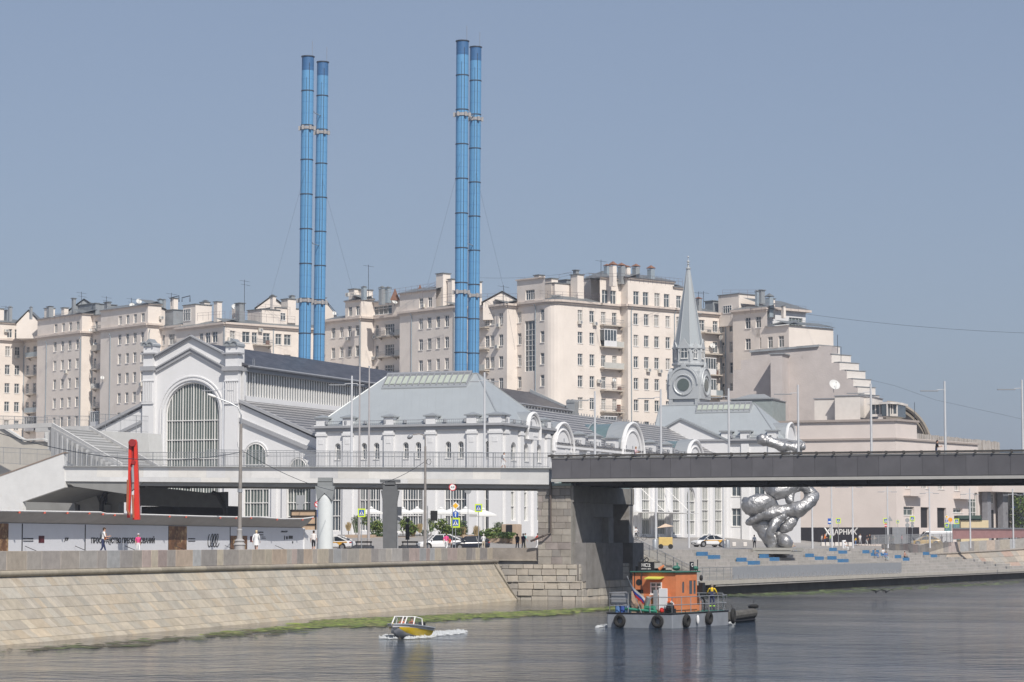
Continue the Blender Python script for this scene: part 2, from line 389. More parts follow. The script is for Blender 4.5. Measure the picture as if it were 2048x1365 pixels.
# ------------------------------------------------------------------ walls and windows
def wall(mb, M, x0, x1, z0, z1, holes=(), depth=.22):
    """M: frame with x along the wall, y inwards, z up. holes: (xa, xb, za, zb, arch)"""
    T0 = mb.T; mb.T = M
    xs = sorted({x0, x1} | {round(h[i], 4) for h in holes for i in (0, 1) if x0 < h[i] < x1}); zs = sorted({z0, z1} | {round(h[i], 4) for h in holes for i in (2, 3) if z0 < h[i] < z1})
    for i in range(len(xs) - 1):
        run = None
        for j in range(len(zs) - 1):
            cx, cz = (xs[i] + xs[i + 1]) / 2, (zs[j] + zs[j + 1]) / 2
            solid = not any(h[0] < cx < h[1] and h[2] < cz < h[3] for h in holes)
            if solid and run is None: run = zs[j]
            if (not solid or j == len(zs) - 2) and run is not None:
                e = zs[j + 1] if solid else zs[j]
                mb.add([(xs[i], 0, run), (xs[i + 1], 0, run), (xs[i + 1], 0, e), (xs[i], 0, e)], [(0, 1, 2, 3)]); run = None
    for h in holes:
        a, b, c, d = h[:4]
        if len(h) > 4 and h[4]:
            r = (b - a) / 2; zc = d - r * (h[4] if h[4] is not True else 1); rz = d - zc; nn = 12
            arc = [((a + b) / 2 - r * math.cos(math.pi * k / nn), zc + rz * math.sin(math.pi * k / nn)) for k in range(nn + 1)]
            for k in range(nn):
                (xa, za), (xb, zb) = arc[k], arc[k + 1]
                mb.add([(xa, 0, za), (xb, 0, zb), (xb, 0, d), (xa, 0, d)], [(0, 1, 2, 3)])
            out = [(a, c)] + arc + [(b, c)]
        else: out = [(a, c), (a, d), (b, d), (b, c)]
        for k in range(len(out)):
            (xa, za), (xb, zb) = out[k], out[(k + 1) % len(out)]
            mb.add([(xa, 0, za), (xb, 0, zb), (xb, depth, zb), (xa, depth, za)], [(0, 1, 2, 3)])
    mb.T = T0
WC = {}
def window(parent, M, x, z, w, h, style='house', depth=.22, glass=None, arch=False, rng=rnd, name='window', label=None):
    w_, h_ = round(w, 1), round(h, 1); key = (style, w_, h_, arch)
    if key not in WC:
        m = MB(); t = .07; y = 0
        def bar(a, b, c, d, dp=.06): m.bb((a, -dp, c), (b, .02, d))
        def top(xx):  # height of an arched head at xx
            if not arch: return h_
            r = w_ / 2; return h_ - r + math.sqrt(max(r * r - xx * xx, 0))
        H = w_ / 2
        if style[:4] == 'bars':
            nv, hs_ = int(style[4:6]), [float(q) for q in style.split('|')[1:]]
            bw = .05
            for k in range(nv + 1):
                xx = -H + w_ * k / nv; big = (k in (0, nv)) or (nv > 6 and k % 4 == 2)
                ww = .10 if big else bw; xx = min(max(xx, -H + ww / 2), H - ww / 2)
                bar(xx - ww / 2, xx + ww / 2, 0, top(xx) - .01, .14 if big else .08)
            for q in hs_:
                hw = H if not arch or q * h_ < h_ - H else math.sqrt(max(H * H - (q * h_ - h_ + H) ** 2, 0))
                bar(-hw, hw, q * h_ - .05, q * h_ + .05, .16)
            bar(-H, H, 0, .12)
            if arch:
                nn = 20; pts = [(-(H - .05) * math.cos(math.pi * k / nn), -.05, h_ - H + (H - .05) * math.sin(math.pi * k / nn)) for k in range(nn + 1)]; m.tube(pts, .09, 5)
            else: bar(-H, H, h_ - .1, h_)
        else:
            bar(-H, -H + t, 0, h_ if not arch else h_ - H); bar(H - t, H, 0, h_ if not arch else h_ - H)
            bar(-H + t, H - t, 0, t)
            if not arch: bar(-H + t, H - t, h_ - t, h_)
            else:
                nn = 10; pts = [(-(H - .04) * math.cos(math.pi * k / nn), -.03, h_ - H + (H - .04) * math.sin(math.pi * k / nn)) for k in range(nn + 1)]; m.tube(pts, .05, 4)
            if style == 'house':
                bar(-.05, .05, t, h_ * .66, .055); bar(-H + t, H - t, h_ * .66, h_ * .66 + .08, .058)
                if w_ > 1.0: bar(-.03, .03, h_ * .66 + .08, h_ - t, .055)
            elif style == 'wide':
                for q in (-.25, 0, .25): bar(q * w_ - .035, q * w_ + .035, t, h_ - t, .055)
                bar(-H + t, H - t, h_ * .66, h_ * .66 + .07, .058)
            elif style == 'cross':
                bar(-.04, .04, t, top(0) - t, .055); bar(-H + t, H - t, h_ * .6, h_ * .6 + .07, .058)
            elif style == 'grid':
                for k in range(1, int(h_ / .9)): bar(-H + t, H - t, k * .9 - .04, k * .9 + .04, .058)
                for q in (-.17, .17): bar(q * w_ - .03, q * w_ + .03, t, h_ - t, .055)
        if style in ('house', 'wide', 'cross'): m.bb((-H - .06, -depth - .09, -.09), (H + .06, -.0, -.005))
        fm = m.mesh('window_frame', M_frame)
        p = MB()
        if arch:
            nn = 16; p.poly([(-H, .01, 0)] + [(-H * math.cos(math.pi * k / nn), .01, h_ - H + H * math.sin(math.pi * k / nn)) for k in range(nn + 1)] + [(H, .01, 0)])
        else: p.poly([(-H, .01, 0), (H, .01, 0), (H, .01, h_), (-H, .01, h_)])
        WC[key] = (fm, {})
        WC[key + ('p',)] = p
    fm, panes = WC[key]
    g = glass or rng.choice([M_glass, M_glass, M_glass, M_curt])
    if g.name not in panes: panes[g.name] = WC[key + ('p',)].mesh('pane', g)
    Mw = M @ Matrix.Translation((x, depth, z)) @ Matrix.Diagonal((w / w_, 1, h / h_, 1))
    o = inst(fm, name, parent, Mw)
    pp = bpy.data.objects.new('pane', panes[g.name]); COL.objects.link(pp); pp.parent = o; WM[pp.name] = Mw
    if label: o['label'] = label
    return o
# ------------------------------------------------------------------ footbridge
def brick_attr(mb, M, x0, x1, z0, z1, bw, bh, cols, y=0, jit=.1, gap=.02, rng=rnd, stag=True, depth=.05, taper=None):
    T0 = mb.T; mb.T = M; z = z0; r_ = 0
    while z < z1 - .01:
        x = x0 - (bw * .5 if (r_ % 2 and stag) else 0) - rng.random() * .3 * bw
        ze = min(z + bh * rng.uniform(.92, 1.08), z1)
        while x < x1:
            xe = x + bw * rng.uniform(.7, 1.3)
            a, b = max(x, x0), min(xe, x1)
            if b - a > .03:
                c = rng.choice(cols); k = rng.uniform(1 - jit, 1 + jit); mb.cc = tuple(v * k for v in c)
                pr = rng.uniform(0, depth)
                def tt(xx, zz): return (xx, y - (taper(zz) if taper else 0), zz)
                vs = [tt(a + gap / 2, z + gap / 2), tt(b - gap / 2, z + gap / 2), tt(b - gap / 2, ze - gap / 2), tt(a + gap / 2, ze - gap / 2)]
                vs2 = [(v[0] + (.03 if i in (0, 3) else -.03), v[1] - .04 - pr, v[2] + (.02 if i in (0, 1) else -.02)) for i, v in enumerate(vs)]
                mb.add(vs + vs2, [(4, 5, 6, 7), (0, 1, 5, 4), (1, 2, 6, 5), (2, 3, 7, 6), (3, 0, 4, 7)])
            x = xe
        z = ze; r_ += 1
    mb.T = T0
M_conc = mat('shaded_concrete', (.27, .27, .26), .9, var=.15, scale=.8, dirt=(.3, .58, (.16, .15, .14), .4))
M_cpanel = mat('pale_stone_panels', (1, 1, 1), .75, var=.10, scale=1.0, attr=True, detail=8, dirt=(.5, .58, (.50, .47, .42), .45))
M_gran = mat('pier_granite', (1, 1, 1), .85, var=.25, scale=1.2, attr=True, detail=9, bump=.02, bscale=10, dirt=(.35, .56, (.14, .12, .10), .55))
M_grandk = mat('grey_girder_panels', (1, 1, 1), .55, var=.22, scale=.5, metal=.1, attr=True, detail=10, dirt=(1.2, .66, (.16, .15, .155), .4))
PV = 214.0
pc = gv(1142, 1200, PV); pu = pc.x; pl = gv(1076, 1100, PV).x
ptop = gv(1100, 972, PV).z
pback = gu(1264, 1100, pu).y
pier = root('bridge_pier', G @ Vector(((pu + pl) / 2, (PV + pback) / 2, 0)), 'stone bridge pier standing in the water, sunlit ashlar front and dark recessed side', 'bridge pier')
# water-side base of rough blocks, wider
GRC = [(.30, .27, .24), (.34, .31, .27), (.27, .25, .23), (.32, .28, .26), (.36, .33, .29)]
GRB = [(.46, .42, .36), (.50, .45, .38), (.43, .40, .35), (.48, .43, .37), (.40, .37, .33)]
bt = gv(1142, 1129, PV).z
m = MB(G); m.cc = (.22, .2, .18)
bU0 = gv(1004, 1180, PV).x; bU1 = pu + 1.2
lo = gv(1142, 1129, PV)
m.bb((bU0, PV, -.5), (bU1 - .45, pback + .6, bt - .05)); m.bb((bU0, PV - .35, -.5), (bU1, pback + .8, bt - 2.3))
mm = frame(G @ Vector((0, PV, 0)), UX)
brick_attr(m, mm, bU0, bU1 - .6, bt - 2.3, bt, 1.2, .62, GRB, y=-.03, depth=.09, gap=.045)
brick_attr(m, frame(G @ Vector((0, PV - .35, 0)), UX), bU0 - .1, bU1, -.3, bt - 1.5, 1.35, .66, GRB, y=0, depth=.16, gap=.05)
brick_attr(m, frame(G @ Vector((bU1, 0, 0)), VX), PV - .38, pback + .8, -.3, bt - 1.5, 1.35, .66, GRB, y=0, depth=.13)
brick_attr(m, frame(G @ Vector((bU1 - .45, 0, 0)), VX), PV, pback + .6, bt - 1.5, bt, 1.2, .62, GRB, y=-.02, depth=.07)
m.build('rubble_base', M_gran, pier)
za0, za1 = gu(1150, 1086, pu).z, gu(1150, 1005, pu).z
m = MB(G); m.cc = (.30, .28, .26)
m.bb((pl, PV + .03, bt - .1), (pu - 1.9, pback, ptop)); m.bb((pl, PV + .03, bt - .1), (pu - .03, PV + 1.1, ptop)); m.bb((pu - 2, PV + 1, bt - .1), (pu - .05, pback, za0)); m.bb((pu - 2, PV + 1, za1), (pu - .05, pback, ptop))
brick_attr(m, mm, pl, pu, bt, ptop, 1.15, .62, GRC, y=.0, depth=.015, gap=.012)
RU = frame(G @ Vector((pu, 0, 0)), VX)      # right face: x runs along V
def rv(px, py): p = gu(px, py, pu); return p.y, p.z
v0 = PV + .0; 
va = rv(1147, 1000)[0]; vb = rv(1256, 1000)[0]
za = rv(1150, 1005)[1]; zb = rv(1150, 1086)[1]
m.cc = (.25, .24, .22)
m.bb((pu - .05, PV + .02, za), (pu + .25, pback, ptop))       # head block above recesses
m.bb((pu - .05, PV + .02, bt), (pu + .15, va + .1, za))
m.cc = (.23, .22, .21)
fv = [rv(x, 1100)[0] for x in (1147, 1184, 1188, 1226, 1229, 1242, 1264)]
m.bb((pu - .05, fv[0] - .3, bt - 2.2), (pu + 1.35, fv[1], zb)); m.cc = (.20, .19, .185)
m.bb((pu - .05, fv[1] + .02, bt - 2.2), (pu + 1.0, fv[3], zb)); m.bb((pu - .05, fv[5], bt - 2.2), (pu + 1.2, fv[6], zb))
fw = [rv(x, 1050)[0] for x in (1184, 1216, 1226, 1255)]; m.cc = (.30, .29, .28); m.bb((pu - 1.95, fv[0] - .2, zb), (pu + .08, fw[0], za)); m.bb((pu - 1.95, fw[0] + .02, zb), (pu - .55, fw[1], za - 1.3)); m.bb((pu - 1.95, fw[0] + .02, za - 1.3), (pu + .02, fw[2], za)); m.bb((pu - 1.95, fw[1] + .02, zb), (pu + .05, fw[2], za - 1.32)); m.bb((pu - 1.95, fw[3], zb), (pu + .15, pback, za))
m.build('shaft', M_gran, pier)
m = MB(G); m.bb((pl - .1, PV - .12, ptop), (pu + .1, pback - 1, ptop + .22)); 
for k in range(3): m.bb((pu - 2.3, PV + 2 + k * 5, ptop + .2), (pu - 1.3, PV + 3.2 + k * 5, ptop + .5))
m.build('bearing_cap', mat('green_copper_cap', (.30, .38, .38), .6, .2), pier)
m = MB(G); ux = gv(1101, 1000, PV - .2).x
m.tube([(ux, PV - .2, ptop + .4), (ux, PV - .2, 6.1), (ux - .5, PV - .5, 5.85), (ux - 1.9, PV - .3, 5.35)], .1, 8); m.build('drainpipe', mat('brown_pipe', (.10, .08, .07), .5), pier)
# low quay wall between embankment and pier
m = MB(G); q0 = gv(985, 1120, PV + 1); q1 = gv(1073, 1120, PV + .6)
m.cc = (.33, .29, .25); m.bb((q0.x - 2.5, PV + .3, 3.6), (pl - .03, PV + .9, ZP - .02)); m.cc = (.27, .27, .27); m.bb((q0.x - 2, PV + .45, 2.4), (pl - .03, PV + 1, 3.6)); m.cc = (.4, .36, .3); m.bb((q0.x - .7, PV + .2, 3.55), (pl - .04, PV + .5, 3.66))
m.cc = GRB[0]; m.bb((bU0 - 4, PV + .5, -.3), (bU0 - .01, PV + 1.5, 2.6)); brick_attr(m, mm, bU0 - 3.2, bU0 - .02, -.3, bt, 1.2, .64, GRB, y=.5, depth=.12, gap=.05)
tag(m.build('quay_wall', M_gran, None), 'low stone quay wall joining the sloping embankment to the bridge pier', 'quay wall')

# dark steel girder span
g0 = gv(1103, 908, PV - 1); gU0 = g0.x; gU1 = gv(2120, 900, PV - 1).x + 25
span = root('bridge_span', G @ Vector((gU0, PV, 10.6)), 'dark grey panelled steel footbridge span crossing the canal', 'bridge')
zt, zbm = 13.17, 10.95
slope = (gv(2048, 897, PV - 1).z - g0.z) / (gv(2048, 897, PV - 1).x - gU0)
def sz(U): return (U - gU0) * slope
DCK = 13.0
SH = Matrix(((1, 0, 0, 0), (0, 1, 0, 0), (slope, 0, 1, -gU0 * slope), (0, 0, 0, 1)))
m = MB(G @ SH); U = gU0; nP = 0
while U < gU1:
    e = min(U + 1.9, gU1); k = rnd.uniform(.88, 1.1); m.cc = (.125 * k, .122 * k, .132 * k)
    m.bb((U + .01, PV - 1, zbm + .12), (e - .01, PV - .9, zt - .34)); U = e
m.cc = (.10, .10, .11); m.bb((gU0, PV - .93, zbm), (gU1, PV - .7, zt - .2))
m.build('fascia_panels', M_grandk, span)
m = MB(G @ SH); m.bb((gU0, PV - 1.12, zbm - .22), (gU1, PV - .6, zbm + .05)); m.bb((gU0, PV - 1.06, zt - .32), (gU1, PV - .75, zt - .22))
m.build('edge_flange', mat('pale_flange', (.42, .41, .39), .5, var=.08), span)
m = MB(G @ SH); m.bb((gU0 - .3, PV - 1.15, zt - .16), (gU1, PV - .8, zt + .02)); U = gU0
while U < gU1: m.bb((U, PV - 1.2, zt - .26), (U + .12, PV - .75, zt + .05)); U += 1.55
m.build('rail_cap', mat('dark_rail_cap', (.07, .065, .06), .6, var=.3), span)
m = MB(G @ SH); m.bb((gU0 + .3, PV - .6, zbm - .15), (gU1, PV + DCK, zbm + .1)); m.build('deck_slab', M_black, span)
m = MB(G @ SH); U = gU0 + 2
for vv in (PV + .2, PV + 5, PV + 11): m.bb((gU0 + .5, vv, zbm - .55), (gU1, vv + .2, zbm - .15))
while U < gU1: m.bb((U, PV - .4, zbm - .5), (U + .15, PV + 11.5, zbm - .2)); m.cyl((U, PV, zbm - .45), (U + 4.5, PV + 5, zbm - .5), .09); U += 4.5
m.build('under_bracing', mat('bracing_steel', (.05, .05, .055), .5, .3, var=.3), span)

# pale deck over the street
d0 = gv(129, 932, PV - .5); d1 = gv(1098, 936, PV - .5)
deck = root('bridge_deck', G @ Vector((d0.x, PV, 11)), 'pale stone-clad elevated deck running above the street to the grey span', 'elevated walkway')
DU0, DU1 = d0.x, d1.x
sl2 = (d1.z - d0.z) / (DU1 - DU0); SH2 = Matrix(((1, 0, 0, 0), (0, 1, 0, 0), (sl2, 0, 1, -DU0 * sl2), (0, 0, 0, 1)))
DZ = d0.z; DB = gv(129, 963, PV - .5).z
m = MB(G @ SH2)
for zz0, zz1, bw in ((DB + .45, DZ - .05, 3.2), (DB, DB + .45, 4.5)):
    U = DU0
    while U < DU1:
        e = min(U + bw * rnd.uniform(.6, 1.2), DU1); k = rnd.uniform(.90, 1.06); c = rnd.choice([(.74, .73, .71), (.70, .70, .69), (.76, .74, .70), (.66, .66, .66)])
        m.cc = tuple(v * k for v in c); m.bb((U + .004, PV - .5, zz0 + .004), (e - .004, PV - .35, zz1)); U = e
m.cc = (.5, .5, .5); m.bb((DU0, PV - .4, DB + .02), (DU1 - .02, PV + DCK, DZ - .1))
m.build('stone_fascia', M_cpanel, deck)
m = MB(G @ SH2); m.bb((DU0, PV - .75, DZ - .07), (DU1 + .5, PV + .3, DZ)); m.build('coping', mat('deck_coping', (.36, .37, .37), .7), deck)
m = MB(G @ SH2); m.bb((DU0 + .5, PV - .2, DB - .38), (DU1, PV + .8, DB)); m.bb((DU0 + .5, PV + 10, DB - .4), (DU1, PV + 11, DB)); m.build('girder', M_conc, deck)
m = MB(G @ SH2)
m.prism([(DU0, PV - .35, DB + .03), (DU0 + 9, PV - .35, DB + .03), (DU0 + 7, PV - .35, DB - 1.2), (DU0 + 1, PV - .35, DB - .5)], (0, .4, 0)); m.build('haunch', M_conc, deck)
def railing(name, P0, P1, h, label, group='bridge railings', step=.16, posts=2.0, M=M_rail, cat='railing', lean=0, r=.013):
    P0, P1 = Vector(P0), Vector(P1); L_ = (P1 - P0).length; d = (P1 - P0) / L_
    rt = root(name, P0, label, cat, group); Z = Vector((0, 0, 1))
    m = MB(); 
    for hh, rr in ((h, .03), (h * .72, .018), (.12, .02)): m.cyl(P0 + Z * hh, P1 + Z * hh, rr, n=5)
    m.build('handrail', M, rt)
    m = MB(); k = 0.0
    while k < L_: 
        p = P0 + d * k; m.add([p + Z * .12 - d * r, p + Z * .12 + d * r, p + Z * h + d * r, p + Z * h - d * r], [(0, 1, 2, 3)]); k += step
    o = m.build('infill_bars', M, rt)
    k = 0.0
    while k <= L_: m = MB(); p = P0 + d * k; m.tube([p, p + Z * (h + .02)], .03, 4); m.build('post', M, rt); k += posts
    return rt
zs2 = lambda U: DZ + (U - DU0) * sl2
railing('railing', G @ Vector((DU0, PV - .45, zs2(DU0))), G @ Vector((DU1, PV - .45, zs2(DU1))), 1.35, 'long thin-barred railing on the river edge of the pale deck')
railing('railing', G @ Vector((DU0 + 9, PV + 12.2, zs2(DU0) + .2)), G @ Vector((DU1 + 1, PV + 12.2, zs2(DU1))), 1.7, 'second railing along the far edge of the pale deck, in front of the white halls')
# round columns
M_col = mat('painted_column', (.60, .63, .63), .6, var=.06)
def column(px, Y, label, dark):
    p = at(px, 1100, Y); zt_ = zs2((GI @ p).x) + (DB - DZ) - .38
    r_ = 16.5 / 5000 * Y
    rt = root('bridge_column', (p.x, p.y, ZG), label, 'column', 'columns under the elevated deck')
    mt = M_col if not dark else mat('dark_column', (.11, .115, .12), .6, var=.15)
    m = MB(); prof = [(r_ * (.93 if not dark else .8), ZG - .1), (r_ * (.93 if not dark else .8), 9.1)]
    prof += [(r_ * (1.0 if not dark else .98), 10.2), (r_ * 1.22, 10.25 if not dark else 10.5), (r_ * 1.22, zt_ - 1.0 + .5)]
    if dark:
        m.prism([(p.x - r_ * .8, p.y - r_, ZG), (p.x + r_ * .8, p.y - r_, ZG), (p.x + r_ * .85, p.y - r_, 8.9), (p.x + r_ * 1.1, p.y - r_, 9.9), (p.x - r_ * 1.1, p.y - r_, 9.9), (p.x - r_ * .85, p.y - r_, 8.9)], (0, r_ * 2, 0))
    else:
        m.lathe((p.x, p.y, 0), [(r_ * .95, ZG - .1), (r_ * .95, 9.0), (r_ * .90, 9.3), (r_ * .8, 9.5)], 24)
    m.build('shaft', mt, rt, smooth='auto')
    m = MB()
    if dark:
        m.box((p.x, p.y, 10.15), (r_ * 1.7, r_ * 2, .5)); m.box((p.x, p.y, 10.5), (r_ * 1.2, r_ * 2, .4)); m.box((p.x, p.y, 10.75), (r_ * 2.4, r_ * 2, .25))
    else:
        m.prism([(p.x - r_ * .92, p.y - r_ * .9, 8.9), (p.x, p.y - r_ * 1.0, 9.6), (p.x + r_ * .92, p.y - r_ * .9, 8.9), (p.x + r_ * 1.18, p.y - r_ * .9, 10.2), (p.x - r_ * 1.18, p.y - r_ * .9, 10.2)], (0, r_ * 1.8, 0))
        m.box((p.x, p.y, 10.4), (r_ * 1.8, r_ * 1.8, .4)); m.box((p.x, p.y, 10.75), (r_ * 1.7, r_ * 1.8, .4))
    m.build('capital', mat('column_capital', (.22, .235, .24), .7) if not dark else mt, rt)
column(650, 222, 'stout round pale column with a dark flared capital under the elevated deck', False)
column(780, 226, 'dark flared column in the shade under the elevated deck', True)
# ------------------------------------------------------------------ stairs at the left end of the deck
st = root('staircase', G @ Vector((DU0 - 5, PV + 10, DZ)), 'broad flight of grey stone steps climbing left from the elevated deck', 'staircase')
m = MB(G); M_step = mat('step_stone', (1, 1, 1), .85, var=.12, scale=1, attr=True)
nst = 27; zt2 = 17.3; ub = gv(240, 925, PV + 4).x; ua = ub - 12.5
for i in range(nst):
    a = ub - i * (ub - ua) / nst; z0 = DZ + (zt2 - DZ) * i / nst
    sh = i * .28
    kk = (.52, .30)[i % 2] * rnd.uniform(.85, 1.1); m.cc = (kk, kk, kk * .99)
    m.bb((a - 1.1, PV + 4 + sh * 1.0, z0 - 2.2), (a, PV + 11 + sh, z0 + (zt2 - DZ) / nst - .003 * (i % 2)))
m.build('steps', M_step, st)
m = MB(G)
for vv, wd, o_ in ((PV + 3.7, .35, 0), (PV + 11, .3, 0)):
    q0, q1 = Vector((ub + .3, vv, DZ + .35)), Vector((ua, vv + 7.3, zt2 + .45)); m.prism([q0, q1, q1 + Vector((-8, 2, 0)), q1 + Vector((-8, 2, -.45)), q1 - Vector((0, 0, .45)), q0 - Vector((0, 0, .45))], (0, wd, 0))
q0, q1 = Vector((ub + .3, PV + 3.6, DZ + .2)), Vector((ua, PV + 10.9, zt2)); m.prism([q0, q1, Vector((ua, PV + 10.9, DZ - .3)), Vector((ub + .3, PV + 3.6, DZ - .3))], (0, .08, 0))
m.build('stringer', mat('stringer_stone', (.60, .59, .57), .8, var=.1, scale=1), st)
# flight going down to the street at far left, with a diagonal clad side wall
def pv(px, py, V): return gv(px, py, V)
sw = root('stair_wall', G @ pv(60, 1000, PV - .6), 'slanting pale stone side wall of the stairway down to the street at the left edge', 'stair wall')
P = [pv(-160, 1026, PV - .6), pv(47, 1022, PV - .6), pv(45, 1004, PV - .6), pv(130, 975, PV - .6), pv(127, 906, PV - .6), pv(-160, 1010, PV - .6)]
m = MB(G); m.cc = (.68, .68, .67); m.prism(P, (0, .5, 0))
m.build('cladding', M_cpanel, sw)
m = MB(G); a, b = pv(129.5, 904, PV - .65), pv(-160, 1008, PV - .65)
m.prism([a, b, b + Vector((0, 0, -.12)), a + Vector((0, 0, -.12))], (0, .7, 0)); m.build('coping', mat('brown_coping', (.28, .22, .18), .8), sw)
m = MB(G); a, b, c_, d_ = pv(47, 1006, PV), pv(131, 978, PV), pv(131, 978, PV + 9), pv(47, 1006, PV + 9)
m.prism([P[2] + Vector((0, .5, 0)), P[3] + Vector((0, .5, 0)), P[3] + Vector((0, 11, 0)), P[2] + Vector((0, 11, 0))], (0, 0, .3)); m.build('soffit', M_conc, sw)
# second wall behind
m = MB(G); V2 = PV + 16
P = [pv(-80, 1000, V2), pv(135, 1000, V2), pv(140, 900, V2), pv(85, 883, V2), pv(45, 884, V2), pv(0, 856, V2), pv(-80, 850, V2)]
m.cc = (.50, .47, .42); m.prism(P, (0, 1, 0)); m.cc = (.6, .6, .58)
for a, b in (((0, 853), (47, 882)), ((47, 882), (85, 880)), ((85, 880), (210, 932))):
    p, q = pv(a[0], a[1], V2 - .3), pv(b[0], b[1], V2 - .3); m.prism([p, q, q + Vector((0, 0, .18)), p + Vector((0, 0, .18))], (0, .5, 0))
m.build('stair_wall', M_cpanel, None); tag(COL.objects[-1], 'pale stepped retaining wall under the upper stairs at the left edge', 'wall')
# upper terrace wall with a metal door
V3 = PV + 30
tw = root('terrace_wall', G @ pv(200, 900, V3), 'white terrace wall with a grey metal door left of the arched hall', 'terrace wall')
P = [pv(100, 930, V3), pv(300, 930, V3), pv(296, 867, V3), pv(180, 861, V3), pv(88, 860, V3), pv(92, 880, V3)]
m = MB(G); m.prism(P, (0, 3, 0)); m.build('wall', mat('terrace_render', (.60, .60, .58), .85, var=.08, scale=1, dirt=(.4, .6, (.42, .41, .38), .4)), tw)
m = MB(G); a, b = pv(151, 889, V3 - .05), pv(170, 865, V3 - .05); m.bb((a.x, V3 - .08, a.z), (b.x, V3 + .1, b.z)); m.build('door', M_greym, tw)
a, b = pv(88, 860, V3), pv(180, 861, V3); c = pv(296, 867, V3)
railing('railing', G @ a, G @ b, 1.6, 'railing with weeds behind it on the left part of the terrace wall', 'terrace railings'); railing('railing', G @ b, G @ c, 1.9, 'railing on the terrace wall just left of the arched hall', 'terrace railings')
railing('railing', G @ pv(-40, 855, V2), G @ pv(95, 858, V2 + 12), 1.3, 'railing at the head of the upper stairs', 'terrace railings')
railing('railing', G @ pv(-60, 925, PV + 2), G @ pv(100, 934, PV + 2), 1.7, 'railing along the landing behind the slanting stair wall', 'terrace railings')
# street level wall / abutment below the deck (dark)
ab = root('abutment', G @ pv(200, 1000, PV + 9), 'grey concrete abutment in the shade under the left end of the deck', 'abutment')
m = MB(G); Va = PV + 9
def pp(l, V): return [pv(x, y, V) for x, y in l]
m.prism(pp([(45, 1060), (45, 1003), (131, 975), (131, 962), (150, 962), (150, 1060)], Va), (0, .6, 0)); m.prism(pp([(160, 1060), (160, 1010), (152, 1009), (152, 990), (192, 990), (200, 1010), (212, 1010), (212, 1060)], Va), (0, 1, 0))
m.prism(pp([(150, 990), (150, 962), (250, 962), (250, 1005), (215, 1005), (215, 990)], Va + 1.1), (0, 1, 0)); m.prism(pp([(212, 1060), (212, 1004), (238, 1004), (238, 1060)], Va + 1.2), (0, 1, 0))
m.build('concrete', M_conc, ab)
m = MB(G); m.bb((pv(100, 1000, Va + 6).x, Va + 6, ZG), (pv(240, 1000, Va + 6).x, Va + 6.5, 11)); m.build('shade_sheet', M_dark, ab)  # near-black sheet standing in for the deep shade under the deck
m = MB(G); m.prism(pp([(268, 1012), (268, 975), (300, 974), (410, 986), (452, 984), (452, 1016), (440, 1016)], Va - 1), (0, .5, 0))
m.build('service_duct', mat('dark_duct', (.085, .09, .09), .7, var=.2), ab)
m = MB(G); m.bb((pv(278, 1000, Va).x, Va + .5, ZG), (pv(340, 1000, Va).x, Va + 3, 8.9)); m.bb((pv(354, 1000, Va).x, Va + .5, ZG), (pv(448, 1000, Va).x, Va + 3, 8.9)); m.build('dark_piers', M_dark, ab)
m = MB(G); m.tube([pv(425, 985, Va - 1.4), pv(436, 990, Va - 1.4), pv(450, 1020, Va - 1.4), pv(450, 1060, Va - 1.4)], .22, 8)
for k in range(5): m.cyl(pv(185 + k * 3, 962, Va - 2), pv(200 + 45 * k, 972 + k, Va - 1), .12)
m.tube([pv(212, 985, Va - .5), pv(203, 1005, Va - .5), pv(203, 1050, Va - .5)], .25, 8); m.tube([pv(195, 965, Va - .5), pv(212, 985, Va - .5), pv(222, 965, Va - .5)], .2, 8)
m.build('service_pipes', M_black, ab)
# ------------------------------------------------------------------ white exhibition halls (former power house)
VP, GV_ = 272.0, 274.0
UR = gv(1000, 900, VP).x
M_slate = brickmat('slate_tiles', (.045, .045, .055), (.10, .10, .115), (.02, .02, .025), 'yz', .95, .20, .025, rough=.45, offs=.5, bump=.03)
M_slatel = brickmat('slate_tiles_with_painted_glints', (.06, .06, .07), (.09, .09, .10), (.46, .45, .44), 'yz', 1.1, .40, .06, rough=.4, offs=.5, bump=.02)  # pale mortar colour paints sun glints as dashes between the tiles
hall = root('exhibition_hall', G @ gv(385, 1070, GV_), 'long white gabled hall with a tall arched front window and a dark slate roof', 'hall')
def P4(px, py, V=GV_): return gv(px, py, V)
uL, uR_ = P4(289, 800).x, P4(481, 800).x
uC = P4(385, 760).x; rA = (P4(438, 850).x - P4(331, 850).x) / 2; zA = P4(385, 765).z
FG = frame(G @ Vector((0, GV_, 0)), UX)
m = MB()
zs_ = P4(289, 737).z
lwin = [(P4(a, 1000).x, P4(b, 1000).x, 6.4, 13.5) for a, b in ((487, 537), (574, 621))]
wall(m, FG, uL, uR_ + .0, 4, zs_, [(uC - rA, uC + rA, 7.2, zA, True)], .45)
T = m.T; m.T = G
ap = P4(384, 673); lw, rw = P4(312, 713), P4(455, 709)
m.prism([(uL + .1, GV_, zs_), (uR_ - .1, GV_, zs_), (rw.x + 1, GV_, rw.z - .4), (ap.x, GV_, ap.z), (lw.x - 1, GV_, lw.z - .4)], (0, .5, 0))
m.build('front_wall', M_white, hall)
m = MB(G)   # gable copings
for (a, b, th, pr) in ((P4(312, 713), P4(384, 672), .30, .35), (P4(384, 672), P4(455, 709), .30, .35), (P4(312, 738), P4(384, 697), .55, .30), (P4(384, 697), P4(453, 736), .55, .30)):
    m.prism([a, b, b + Vector((0, 0, -th)), a + Vector((0, 0, -th))], (0, -pr, 0)); m.prism([a + Vector((0, 0, .08)), b + Vector((0, 0, .08)), b + Vector((0, 0, -.1)), a + Vector((0, 0, -.1))], (0, -pr - .2, 0))
